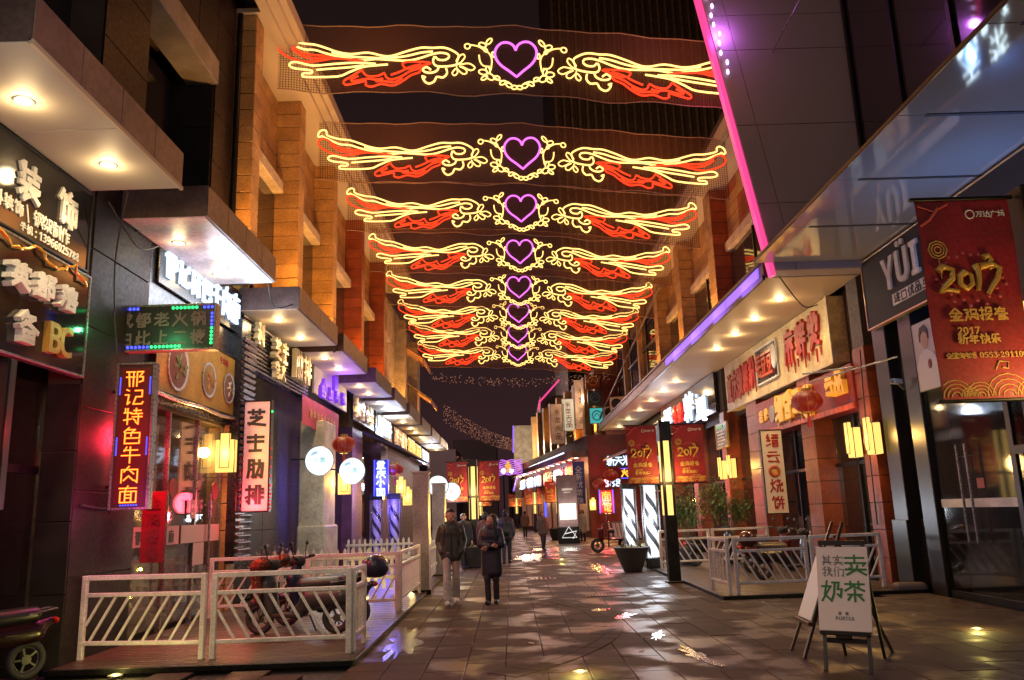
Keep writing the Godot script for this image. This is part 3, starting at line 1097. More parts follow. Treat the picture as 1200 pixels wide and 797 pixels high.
func neon_sign() -> void:
	# hangs under the black sign; the glossy canopy underside mirrors it
	var o := thing("neon_sign", "white neon tube sign under the latin letter sign, mirrored in the glossy canopy", "neon sign", P(7.44, 4.4, 11.78), -90)
	var m := glow("neon_ice", Color(0.72, 0.90, 1.0), 7.0)
	for k in 2:
		part(o, "character", glyph(["天", "茶"][k], 0.46, 0.022, 0.05, true), m, Vector3(0.05 + k * 0.72, 0.24, 0))
	for k in 5:
		latin(o, ["D", "I", "I", "D", "T"][k], Vector3(0.06 + [0.0, 0.24, 0.42, 0.68, 1.2][k], 0.07, 0.05), 0.17, 0.02, m, null, "letter")
	part(o, "rail", G.new().bar(Vector3(0, 0.72, 0.02), Vector3(1.5, 0.72, 0.02), 0.02, 0.02).mesh(), M("dark_metal"))
	omni(o, Vector3(0.7, 0.5, 0.3), Color(0.12, 0.32, 1.0), 0.9, 0.01)


func far_end() -> void:
	# building that closes the right side where the street bends
	var o := thing("corner_shop_building", "low shop building with a red end wall where the street bends", "building", P(5, 0, 60))
	var a := Vector2(4.8, 50.6)
	var b := Vector2(1.0, 80.0)
	wpart(o, "wall", G.new().prism([Vector2(a.x, a.y), Vector2(11, a.y), Vector2(11, 80), Vector2(b.x, b.y)], 0, 6.2, Basis(Vector3.RIGHT, Vector3.FORWARD, Vector3.UP)), M("red_wall", Color(0.13, 0.012, 0.015), 0.6, 0.0, "streak", 0.6))
	wpart(o, "wall", G.new().prism([Vector2(a.x + 1.2, a.y), Vector2(11, a.y), Vector2(11, 80), Vector2(b.x + 2.2, b.y)], 6.2, 10.8, Basis(Vector3.RIGHT, Vector3.FORWARD, Vector3.UP)), M("tile_red_b"))
	var along := (b - a).normalized()
	var face := Vector2(-along.y, along.x)
	if face.x > 0:
		face = -face
	for k in 9:
		var p := a.lerp(b, (k + 0.5) / 9.0)
		var bs := Basis(Vector3(along.x, 0, -along.y), Vector3.UP, Vector3(along.x, 0, -along.y).cross(Vector3.UP))
		wpart(o, "pier", G.new().box(P(p.x + 1.3, 8.4, p.y), Vector3(0.7, 4.4, 0.7), bs), M("tile_a"))
		wpart(o, "shop_window", G.new().box(P(p.x - 0.03, 1.7, p.y), Vector3(2.2, 2.6, 0.08), bs), glow("far_shop_glow", Color(0.9, 0.35, 0.2), 0.16))
		wpart(o, "window", G.new().box(P(p.x + 1.45, 8.6, p.y + 1.4), Vector3(1.6, 3.0, 0.1), bs), M("window_glass"))
	wpart(o, "canopy", G.new().prism([Vector2(a.x - 0.9, a.y + 0.5), Vector2(a.x + 0.6, a.y), Vector2(b.x + 0.6, b.y), Vector2(b.x - 1.0, b.y)], 4.9, 5.3, Basis(Vector3.RIGHT, Vector3.FORWARD, Vector3.UP)), M("canopy_side"))
	for k in 14:
		var p := a.lerp(b, (k + 0.5) / 14.0)
		wpart(o, "downlight", G.new().cyl(P(p.x - 0.5, 4.86, p.y), 0.12, 0.03, 8), glow("bulb_warm"))
	for k in 7:
		var p := a.lerp(b, (k + 0.4) / 7.0)
		omni(o, P(p.x - 0.9, 4.3, p.y) - o.position, [Color(1.0, 0.5, 0.2), Color(1.0, 0.1, 0.08), Color(0.8, 0.7, 1.0)][k % 3], 2.2, 0.3)
	for k in 5:
		var p := a.lerp(b, (k + 0.3) / 5.0)
		flood(o, P(p.x + 0.5, 6.3, p.y), Vector3(0.25, 1, 0.1), 4.0)
	omni(o, P(5.6, 3.2, 49.6) - o.position, Color(1.0, 0.05, 0.08), 2.4, 0.3)
	# cream building at the bend
	var c := thing("cream_building", "pale cream building with a red neon roof line at the far bend of the street", "building", P(2.2, 0, 84))
	wpart(c, "wall", G.new().span(0.4, 3.2, 3.0, 10.2, 82, 92).span(3.2, 9, 0, 13.0, 81, 92), M("plaster"))
	wpart(c, "window", G.new().span(3.6, 4.4, 6.5, 10.5, 80.95, 81.05).span(4.9, 5.7, 6.5, 10.5, 80.95, 81.05), M("window_glass"))
	wpart(c, "neon_tube", G.new().tube([P(3.0, 11.6, 81), P(3.1, 12.4, 81), P(5.2, 14.6, 81)], 0.09, 6), glow("led_pink"))
	wpart(c, "neon_tube", G.new().tube([P(0.3, 7.5, 81.9), P(0.4, 10.2, 81.9)], 0.06, 6), glow("led_purple"))
	flood(c, P(1.5, 3.2, 79.6), Vector3(0, 1, -0.3), 22)
	omni(c, P(1.2, 7.5, 76) - c.position, Color(1.0, 0.75, 0.5), 13.0, 0.5)
	# distant blocks against the night sky
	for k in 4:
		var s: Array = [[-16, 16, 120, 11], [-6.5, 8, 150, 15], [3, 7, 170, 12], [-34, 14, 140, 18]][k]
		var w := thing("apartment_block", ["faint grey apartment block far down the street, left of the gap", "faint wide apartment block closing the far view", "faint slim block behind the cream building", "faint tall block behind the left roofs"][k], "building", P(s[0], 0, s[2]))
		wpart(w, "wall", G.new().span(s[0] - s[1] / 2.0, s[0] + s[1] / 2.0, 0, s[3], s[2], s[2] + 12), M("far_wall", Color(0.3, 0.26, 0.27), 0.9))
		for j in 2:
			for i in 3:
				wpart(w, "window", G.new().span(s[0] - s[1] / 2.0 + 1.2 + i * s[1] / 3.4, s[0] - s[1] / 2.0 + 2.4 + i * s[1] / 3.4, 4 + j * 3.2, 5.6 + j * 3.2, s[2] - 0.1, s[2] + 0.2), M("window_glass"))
	omni(self, P(-8, 16, 98), Color(1.0, 0.6, 0.55), 45.0, 2.0).name = "far_street_light"
	for k in 2:
		var gl := thing("globe_lamp", ["left of two small white globe lamps far down the street", "right of two small white globe lamps far down the street"][k], "street lamp", P([-0.85, 0.05][k], 0, 96), 0, "pair of far white globe lamps")
		part(gl, "globe", G.new().ball(Vector3(0, 6.4, 0), Vector3.ONE * 0.3, 10).mesh(), glow("bulb_white"))
		part(gl, "post", G.new().tube([Vector3(0, 0, 0), Vector3(0, 6.1, 0)], 0.07, 6).mesh(), M("dark_metal"))
	# ribbed tower above the nets
	var tw := thing("office_tower", "dark ribbed office tower rising behind the neon nets", "tower", P(13, 0, 75))
	wpart(tw, "wall", G.new().span(5.6, 26, 0, 75, 75, 95), M("tower_wall", Color(0.10, 0.075, 0.055), 0.8, 0.0, "streak", 0.1))
	for k in 26:
		wpart(tw, "rib", G.new().span(5.6 + k * 0.78, 5.82 + k * 0.78, 0, 75, 74.5, 75), M("tower_rib", Color(0.26, 0.19, 0.13), 0.8, 0.0, "streak", 0.1))
	spot(tw, P(10, 14, 55) - tw.position, Vector3(0.1, 1.0, -0.6), Color(1.0, 0.5, 0.25), 60.0, 55)


# ---------------------------------------------------------------- decks and fences
func deck(label: String, x0: float, x1: float, d0: float, d1: float, along_x: bool) -> void:
	var o := thing("timber_deck", label, "deck", P((x0 + x1) / 2, 0, d0))
	wpart(o, "deck_edge", G.new().bev(P((x0 + x1) / 2, 0.03, d0 - 0.03), Vector3(x1 - x0 + 0.1, 0.07, 0.06), 0.008).bev(P(x1 + 0.03 if x1 < 0 else x0 - 0.03, 0.03, (d0 + d1) / 2), Vector3(0.06, 0.07, d1 - d0), 0.008), M("dark_metal"))
	wpart(o, "deck_bearer", G.new().span(x0, x1, -0.04, 0.012, d0, d1), M("joint_dark"))
	var g := G.new()
	var w := 0.135
	if along_x:
		for k in int((d1 - d0) / (w + 0.012)):
			g.bev(P((x0 + x1) / 2, 0.034 + 0.0015 * sin(k * 2.7), d0 + (k + 0.5) * (w + 0.012)), Vector3(x1 - x0, 0.04, w), 0.006)
	else:
		for k in int((x1 - x0) / (w + 0.012)):
			g.bev(P(x0 + (k + 0.5) * (w + 0.012), 0.034 + 0.0015 * sin(k * 2.7), (d0 + d1) / 2), Vector3(w, 0.04, d1 - d0), 0.006)
	var b := wpart(o, "deck_boards", g, M("board_wood"))
	b.set_meta("kind", "stuff")


func fence(label: String, a: Vector3, b: Vector3, lean: float, h := 1.02, group := "") -> Node3D:
	# one welded panel with slanted bars between two posts, from a to b
	var l := a.distance_to(b)
	var o := thing("railing", label, "railing", a, rad_to_deg(atan2(-(b.z - a.z), b.x - a.x)), group)
	var m := M("white_paint")
	for x in [0.0, l]:
		part(o, "post", G.new().bev(Vector3(x, h / 2, 0), Vector3(0.07, h, 0.06), 0.008).mesh(), m)
	for r in [["top_rail", h - 0.03, 0.06], ["middle_rail", h - 0.24, 0.05], ["bottom_rail", 0.2, 0.05]]:
		part(o, r[0], G.new().bev(Vector3(l / 2, r[1], 0), Vector3(l - 0.07, r[2], 0.045), 0.006).mesh(), m)
	var y0 := 0.225
	var y1 := h - 0.265
	var n := maxi(1, roundi(l / 0.185))
	var slant := lean * 0.32
	for k in range(-2, n + 2):
		var xb := l * (k + 0.5) / n - slant / 2
		var xt := xb + slant
		var ta := 0.0
		var tb := 1.0
		if absf(slant) > 0.01:
			var t0 := (0.04 - xb) / slant
			var t1 := (l - 0.04 - xb) / slant
			ta = maxf(0.0, minf(t0, t1))
			tb = minf(1.0, maxf(t0, t1))
		elif xb < 0.05 or xb > l - 0.05:
			continue
		if tb - ta < 0.15:
			continue
		part(o, "bar", G.new().bar(Vector3(lerpf(xb, xt, ta), lerpf(y0, y1, ta), 0), Vector3(lerpf(xb, xt, tb), lerpf(y0, y1, tb), 0), 0.022, 0.03).mesh(), m)
	return o


func decks_and_fences() -> void:
	deck("long timber deck with a dark metal edge along the left shop fronts", -5.5, -1.95, 10.05, 34, true)
	deck("timber deck with a dark metal edge before the noodle shop on the right", 3.85, 7.5, 15.45, 24.8, true)
	var g := "white slatted railings round the decks"
	fence("front white railing panel beside the granite pier, bars leaning right, nearest on the left deck", P(-5.46, 0.05, 10.75), P(-3.86, 0.05, 10.52), 1, 1.02, g)
	fence("front white railing panel at the left deck corner, bars leaning left", P(-3.72, 0.05, 10.5), P(-2.07, 0.05, 10.58), -1, 1.02, g)
	fence("short white railing return at the near corner of the left deck", P(-2.03, 0.05, 10.66), P(-2.02, 0.05, 11.35), 0, 1.02, g)
	fence("white railing across the left deck behind the parked scooters, against the shop side", P(-5.3, 0.05, 14.75), P(-3.75, 0.05, 14.8), 1, 1.02, g)
	fence("white railing across the left deck behind the parked scooters, at the street side", P(-3.62, 0.05, 14.8), P(-2.06, 0.05, 14.85), 1, 1.02, g)
	fence("white railing running along the street edge of the left deck before the white posts", P(-2.04, 0.05, 15.1), P(-2.05, 0.05, 18.2), 1, 1.02, g)
	fence("front white railing panel on the right deck at its street corner, bars leaning left", P(4.16, 0.05, 15.72), P(5.55, 0.05, 15.9), -1, 1.02, g)
	fence("front white railing panel on the right deck next to the glass shop", P(5.68, 0.05, 15.92), P(7.1, 0.05, 16.2), 1, 1.02, g)
	fence("short white railing return at the street corner of the right deck", P(4.02, 0.05, 15.75), P(3.97, 0.05, 16.9), 0, 1.02, g)
	fence("white railing at the far end of the right deck beside the lit post", P(3.95, 0.05, 22.4), P(5.3, 0.05, 22.6), -1, 1.02, g)
	fence("white railing at the far end of the right deck beside the pink flowering shrub", P(5.42, 0.05, 22.62), P(7.0, 0.05, 22.9), 1, 1.02, g)
	# picket fences on the left
	for k in 3:
		var s: Array = [[-5.3, 18.3, -2.3, 18.4], [-2.1, 21.0, -2.12, 25.0], [-5.2, 26, -2.3, 26.2]][k]
		var a := P(s[0], 0.05, s[1])
		var b := P(s[2], 0.05, s[3])
		var l := a.distance_to(b)
		var o := thing("picket_fence", ["white picket fence across the left deck before the barber poles", "white picket fence along the left deck edge between the white posts", "far white picket fence across the left deck"][k], "fence", a, rad_to_deg(atan2(-(b.z - a.z), b.x - a.x)), "white picket fences on the left deck")
		for y in [0.35, 0.78]:
			part(o, "rail", G.new().bev(Vector3(l / 2, y, 0.02), Vector3(l, 0.07, 0.03), 0.006).mesh(), M("white_paint"))
		var pk := G.new().prism([Vector2(-0.035, 0.1), Vector2(0.035, 0.1), Vector2(0.035, 0.92), Vector2(0, 0.98), Vector2(-0.035, 0.92)], -0.02, 0.0).mesh()
		for j in int(l / 0.17):
			part(o, "picket", pk, M("white_paint"), Vector3(0.08 + j * 0.17, 0, 0))


# ---------------------------------------------------------------- neon wings
func curve(pts: Array, mirror: bool, shear: float) -> Array:
	# pixel-like design units -> metres, smoothed
	var p := []
	for q in pts:
		var x: float = (1299 - q.x) * 0.00433
		var y: float = (223 - q.y) * 0.0048
		if mirror:
			y -= shear * x
		else:
			x = -x
		p.append(Vector3(x, y, 0))
	var out := []
	for i in p.size() - 1:
		var a: Vector3 = p[maxi(i - 1, 0)]
		var b: Vector3 = p[i]
		var c: Vector3 = p[i + 1]
		var d: Vector3 = p[mini(i + 2, p.size() - 1)]
		var n := 2 if b.distance_to(c) < 0.14 else 3
		for k in n:
			out.append(b.cubic_interpolate(c, a, d, float(k) / n))
	out.append(p[p.size() - 1])
	return out


func pts(flat: Array) -> Array:
	var o := []
	for k in range(0, flat.size() - 1, 2):
		o.append(Vector2(flat[k], flat[k + 1]))
	return o


func ring_pts(x: float, y: float, r: float, a := 0.0, squash := 0.55) -> Array:
	var o := []
	for k in 9:
		var v := Vector2(cos(TAU * k / 8), sin(TAU * k / 8) * squash).rotated(a) * r
		o.append(Vector2(x, y) + v)
	return o


func neon_nets() -> void:
	var yellow := [
		pts([75, 98, 52, 106, 45, 92, 58, 70, 82, 64, 98, 76, 97, 92, 120, 105, 180, 122, 240, 130, 300, 150, 360, 172, 430, 185, 520, 180, 600, 200, 650, 200, 720, 180, 800, 162, 860, 165, 920, 165, 970, 185, 998, 210, 985, 240]),
		pts([75, 104, 130, 130, 180, 152, 240, 158, 300, 178, 400, 205, 480, 220, 560, 215, 640, 222, 730, 228, 800, 215, 850, 200, 900, 192, 940, 200, 946, 218, 925, 231, 890, 228, 876, 212]),
		pts([870, 212, 862, 238, 885, 262, 960, 262, 1010, 248]),
		pts([560, 240, 450, 232, 340, 235, 230, 240, 150, 220, 115, 222, 108, 238, 140, 252, 200, 260, 228, 268, 222, 280, 185, 278, 175, 290, 200, 298, 360, 300, 420, 280, 490, 255, 560, 248, 625, 245]),
		pts([892, 262, 884, 284, 852, 296, 818, 290, 808, 276, 828, 264, 850, 280]),
		pts([330, 172, 420, 196, 520, 206, 620, 212, 720, 204, 800, 188, 862, 184]),
		pts([250, 262, 330, 258, 420, 254, 500, 246]),
		pts([930, 275, 935, 300, 915, 322, 880, 318, 868, 340, 838, 352, 815, 336, 805, 310, 822, 320]),
	]
	var flowers := [pts([985, 255, 1000, 215, 1022, 203, 1030, 220, 1010, 245]), pts([1005, 258, 1050, 252, 1082, 275, 1060, 290, 1015, 268]), pts([1000, 265, 1035, 285, 1036, 304, 1015, 305, 985, 275]), pts([985, 268, 990, 300, 972, 314, 962, 298, 980, 278])]
	var red := [
		pts([440, 215, 360, 205, 280, 190, 200, 180, 150, 160, 110, 125, 70, 115, 48, 135, 60, 165, 110, 195, 180, 218, 260, 215, 340, 205, 420, 212, 500, 224]),
		pts([490, 268, 440, 300, 395, 325, 402, 344, 450, 338, 510, 328, 508, 348, 540, 358, 590, 345, 650, 355, 700, 335, 745, 305, 790, 290, 796, 272, 740, 285, 700, 308, 645, 325, 617, 312, 606, 290, 580, 302, 530, 306, 503, 292, 486, 268]),
		pts([700, 243, 720, 268, 780, 262, 850, 245, 800, 238, 730, 234, 702, 242]),
		pts([820, 262, 780, 268, 745, 278]),
		pts([470, 300, 430, 320, 450, 326, 520, 316, 560, 322, 600, 318]),
		pts([560, 330, 610, 332, 660, 338, 700, 318]),
		pts([120, 150, 180, 190, 250, 202, 330, 200]),
		pts([640, 300, 690, 284, 740, 262, 800, 250]),
	]
	var scroll := [pts([1055, 155, 1095, 162, 1128, 180, 1160, 205, 1172, 240, 1165, 290]), pts([1105, 210, 1110, 245, 1128, 268, 1160, 272]), pts([1175, 320, 1205, 345, 1240, 350, 1262, 362])]
	for r in [[1045, 162, 15, 0.0, 0.9], [1125, 158, 20, 0.4, 0.6], [1160, 140, 20, -0.8, 0.5], [1140, 185, 12, 0.9, 0.6], [1125, 300, 24, 0.2, 0.55], [1150, 290, 20, 1.3, 0.5], [1160, 325, 24, 0.6, 0.6], [1130, 330, 18, -0.5, 0.5], [1195, 332, 16, 0.3, 0.6], [1225, 358, 16, -0.4, 0.6], [1258, 372, 17, 0.5, 0.6], [1285, 384, 14, 0.0, 0.7], [1180, 210, 14, 1.4, 0.5]]:
		scroll.append(ring_pts(r[0], r[1], r[2], r[3], r[4]))
	var heart := pts([1299, 190, 1288, 166, 1262, 150, 1228, 150, 1200, 172, 1188, 205, 1198, 240, 1222, 270, 1260, 298, 1299, 330])
	var shear := 0.155
	var meshes := {}
	for side in 2:
		var mir := side == 1
		var gy := G.new()
		for c in yellow:
			gy.tube(curve(c, mir, shear), 0.024, 5)
		var gf := G.new()
		for c in flowers:
			gf.tube(curve(c, mir, shear), 0.017, 5)
		var gr := G.new()
		for c in red:
			gr.tube(curve(c, mir, shear), 0.026, 5)
		var gs := G.new()
		for c in scroll:
			gs.tube(curve(c, mir, shear), 0.017, 4)
		meshes["wing_outline %d" % side] = gy.mesh()
		meshes["flower %d" % side] = gf.mesh()
		meshes["wing_feathers %d" % side] = gr.mesh()
		meshes["scrollwork %d" % side] = gs.mesh()
	var gh := G.new()
	var hp := curve(heart, false, 0)
	var hq := curve(heart, true, 0)
	hq.reverse()
	hp.append_array(hq.slice(1))
	gh.tube(hp, 0.03, 6)
	meshes["heart"] = gh.mesh()
	# the netting, an open weave of brown cord
	var im := Image.create(64, 64, true, Image.FORMAT_RGBA8)
	for y in 64:
		for x in 64:
			var cord := (x % 16) < 5 or (y % 16) < 5
			im.set_pixel(x, y, Color(1, 1, 1, 0.72 if cord else 0.12))
	im.generate_mipmaps()
	var net := StandardMaterial3D.new()
	net.resource_name = "netting"
	net.albedo_color = Color(0.13, 0.062, 0.034).linear_to_srgb()
	net.albedo_texture = ImageTexture.create_from_image(im)
	net.transparency = BaseMaterial3D.TRANSPARENCY_ALPHA
	net.roughness = 0.9
	net.cull_mode = BaseMaterial3D.CULL_DISABLED
	var ng := G.new()
	var top := []
	var bot := []
	for k in 33:
		var x := -5.42 + k * 10.9 / 32
		var s := shear * maxf(x, 0.0)
		top.append(Vector3(x, 0.80 + 0.035 * absf(x) - s + 0.02 * sin(k * 1.7), -0.06 + 0.03 * sin(k * 0.9)))
		bot.append(Vector3(x, -0.92 + 0.05 * absf(x) - s + 0.03 * sin(k * 1.3 + 1), -0.06 + 0.06 * sin(k * 0.7 + 2)))
	for k in 32:
		ng.sheet(bot[k], bot[k + 1], top[k + 1], top[k], Vector3.BACK, Vector2(bot[k].x * 4, 0), Vector2(bot[k + 1].x * 4, 7))
	var cords := [G.new().tube(top, 0.014, 5).mesh(), G.new().tube(bot, 0.012, 5).mesh()]
	var words := ["nearest neon winged heart on a brown net, partly behind the pink edged fin", "second neon winged heart along the street, first one seen whole", "third neon winged heart counted from the nearest", "fourth neon winged heart, in the middle of the row", "fifth neon winged heart, above the start of the overlapping ones", "sixth neon winged heart, overlapping the fifth", "seventh neon winged heart, last but one of the row", "last and farthest neon winged heart of the row"]
	var where := [[16.75, 11.85], [20.1, 11.1], [23.8, 10.98], [28.0, 10.95], [32.0, 10.75], [35.6, 10.55], [39.4, 10.42], [43.4, 10.25]]
	var first: Node3D
	for k in where.size():
		var at := P(0.42 if k == 0 else 0.58, where[k][1], where[k][0])
		if k > 0:
			var c := copy(first, words[k], at)
			c.rotation_degrees = Vector3([0, 1.5, -2, 1, 3, -1, 2, -2][k], [0, 0.6, -0.5, 0.8, -0.7, 0.5, 0, 0.6][k], [0, 0.3, -0.35, 0.2, -0.25, 0.45, -0.3, 0.2][k])
			continue
		first = thing("neon_wings", words[k], "neon decoration", at, 0, "neon winged hearts hung across the street")
		part(first, "net", ng.mesh(), net)
		for c in cords:
			part(first, "cord", c, M("cord", Color(0.3, 0.2, 0.13), 0.8))
		for key in meshes:
			var base: String = key.split(" ")[0]
			part(first, base, meshes[key], mats["neon_heart" if base == "heart" else "neon_red" if base == "wing_feathers" else "neon_yellow"])
		omni(first, Vector3(-3.2, 0, 1.3), Color(1.0, 0.34, 0.08), 0.8, 0.6)
		omni(first, Vector3(3.2, -0.4, 1.3), Color(1.0, 0.34, 0.08), 0.8, 0.6)
	# carrier wires along both eaves
	for s in 2:
		var o := thing("carrier_wire", ["steel wire along the left eave carrying the nets", "steel wire along the right eave carrying the nets"][s], "wire", P([-4.85, 6.0][s], 11.8, 30))
		wpart(o, "cable", G.new().tube([P([-4.85, 6.03][s], [12.35, 11.45][s], 14), P([-4.85, 6.03][s], [11.9, 10.9][s], 30), P([-4.85, 6.03][s], [11.0, 10.2][s], 48)], 0.012, 5), M("steel"))
	# curtains of tiny bulbs strung across the far street
	var spots := []
	for s in [[-4.2, 8.7, 52, 0.5, 8.9, 82, 1.2, 700], [-4.5, 9.9, 47, 6.0, 9.6, 47, 0.5, 260], [-4.0, 5.9, 60, 1.2, 6.2, 82, 0.3, 200]]:
		for k in s[7]:
			var t := rng.randf()
			var sag := -1.6 * t * (1 - t)
			spots.append(P(lerpf(s[0], s[3], t), lerpf(s[1], s[4], t) + sag - rng.randf() * s[6], lerpf(s[2], s[5], t) + rng.randf_range(-0.2, 0.2)))
	var mm := MultiMesh.new()
	mm.transform_format = MultiMesh.TRANSFORM_3D
	mm.mesh = G.new().ball(Vector3.ZERO, Vector3.ONE * 0.022, 6).mesh()
	mm.instance_count = spots.size()
	for k in spots.size():
		mm.set_instance_transform(k, Transform3D(Basis(), spots[k]))
	var mi := MultiMeshInstance3D.new()
	mi.name = "fairy_lights"
	mi.multimesh = mm
	mi.material_override = glow("fairy", Color(1.0, 0.40, 0.22), 0.4)
	add_child(mi)
	mark(mi, "sagging curtain of tiny orange bulbs strung across the far street", "fairy lights", "", "stuff")
	# violet light net with a yellow knot, hung over the far street
	var v := thing("light_net", "small violet light net with a yellow knot hung over the far street", "light net", P(-0.45, 5.3, 66))
	var vg := G.new()
	for j in 9:
		var path := []
		for k in 13:
			path.append(P(-1.45 + k * 0.2, 4.65 + j * 0.14 + 0.05 * sin(k * 1.6 + j), 66))
		vg.tube(path, 0.035, 4)
	wpart(v, "light_string", vg, glow("violet_string", Color(0.65, 0.18, 0.9), 1.1))
	wpart(v, "knot", G.new().bev(P(-0.2, 5.25, 65.9), Vector3(0.25, 0.9, 0.06), 0.02).bev(P(-0.2, 5.3, 65.86), Vector3(0.5, 0.3, 0.06), 0.02), glow("knot_glow", Color(1.0, 0.5, 0.08), 0.8))


# ---------------------------------------------------------------- small builders shared by both sides
func wall_lantern(label: String, at: Vector3, turn: float, power := 1.0) -> void:
	# at: the middle of the wall plate; the lamp stands out along local +z
	var o := thing("wall_lantern", label, "wall lamp", at, turn, "warm box wall lanterns")
	part(o, "wall_plate", G.new().bev(Vector3(0, 0, 0.02), Vector3(0.2, 0.6, 0.04), 0.006).mesh(), M("dark_metal"))
	part(o, "shade", G.new().bev(Vector3(0, -0.05, 0.14), Vector3(0.36, 0.62, 0.17), 0.008).mesh(), glow("lamp_warm"))
	var s := part(o, "inner_shade", G.new().bev(Vector3(0.02, 0.05, 0.26), Vector3(0.17, 0.66, 0.08), 0.006).mesh(), glow("lamp_warm"))
	var f := G.new()
	for x in [-0.07, 0.11]:
		f.box(Vector3(x, 0.05, 0.305), Vector3(0.012, 0.66, 0.012))
	for y in [-0.28, 0.38]:
		f.box(Vector3(0.02, y, 0.305), Vector3(0.19, 0.012, 0.012))
	part(s, "frame", f.mesh(), M("dark_metal"))
	var f2 := G.new()
	for x in [-0.185, 0.185]:
		for z in [0.055, 0.225]:
			f2.box(Vector3(x, -0.05, z), Vector3(0.014, 0.64, 0.014))
	part(o, "frame", f2.mesh(), M("dark_metal"))
	omni(o, Vector3(0, 0, 0.5), Color(1.0, 0.52, 0.12), 0.6 * power, 0.1)


func red_lantern(label: String, at: Vector3, r: float, lit := 1.0) -> void:
	var o := thing("red_lantern", label, "lantern", at, 0, "round red paper lanterns")
	var g := G.new()
	var prof := []
	for k in 11:
		var a := PI * k / 10
		prof.append(Vector2(maxf(0.02, sin(a) * r), -cos(a) * r * 0.72))
	g.lathe(prof, 20)
	part(o, "paper_globe", g.mesh(), glow("lantern_red"))
	var ribs := G.new()
	for k in 10:
		var path := []
		for j in 7:
			var b := PI * (j + 0.5) / 7
			path.append(Vector3(cos(TAU * k / 10) * sin(b) * r * 1.01, -cos(b) * r * 0.73, sin(TAU * k / 10) * sin(b) * r * 1.01))
		ribs.tube(path, 0.008, 4)
	part(o, "rib", ribs.mesh(), M("lantern_rib", Color(0.45, 0.1, 0.03), 0.5))
	for y in [0.68, -0.78]:
		part(o, "cap", G.new().cyl(Vector3(0, r * y, 0), r * 0.33, 0.06, 12).mesh(), M("gold_letter"))
	part(o, "tassel", G.new().cyl(Vector3(0, -r * 0.78 - 0.32, 0), 0.06, 0.32, 8, Basis(), 0.025).mesh(), M("red_letter"))
	part(o, "hanger", G.new().tube([Vector3(0, r * 0.7, 0), Vector3(0, r * 0.7 + 0.3, 0)], 0.006, 4).mesh(), M("dark_metal"))


func board(called: String, label: String, category: String, at: Vector3, turn: float, w: float, h: float, thick: float, face: Material, frame: Material, group := "") -> Node3D:
	# a sign board standing with its lower middle at `at`, front at z = thick
	var o := thing(called, label, category, at, turn, group)
	part(o, "panel", G.new().bev(Vector3(0, h / 2, thick / 2), Vector3(w, h, thick), 0.006).mesh(), face)
	if frame:
		var f := G.new()
		for x in [-w / 2, w / 2]:
			f.bev(Vector3(x, h / 2, thick / 2), Vector3(0.03, h + 0.03, thick + 0.03), 0.005)
		for y in [0.0, h]:
			f.bev(Vector3(0, y, thick / 2), Vector3(w - 0.03, 0.03, thick + 0.03), 0.005)
		part(o, "frame", f.mesh(), frame)
	return o


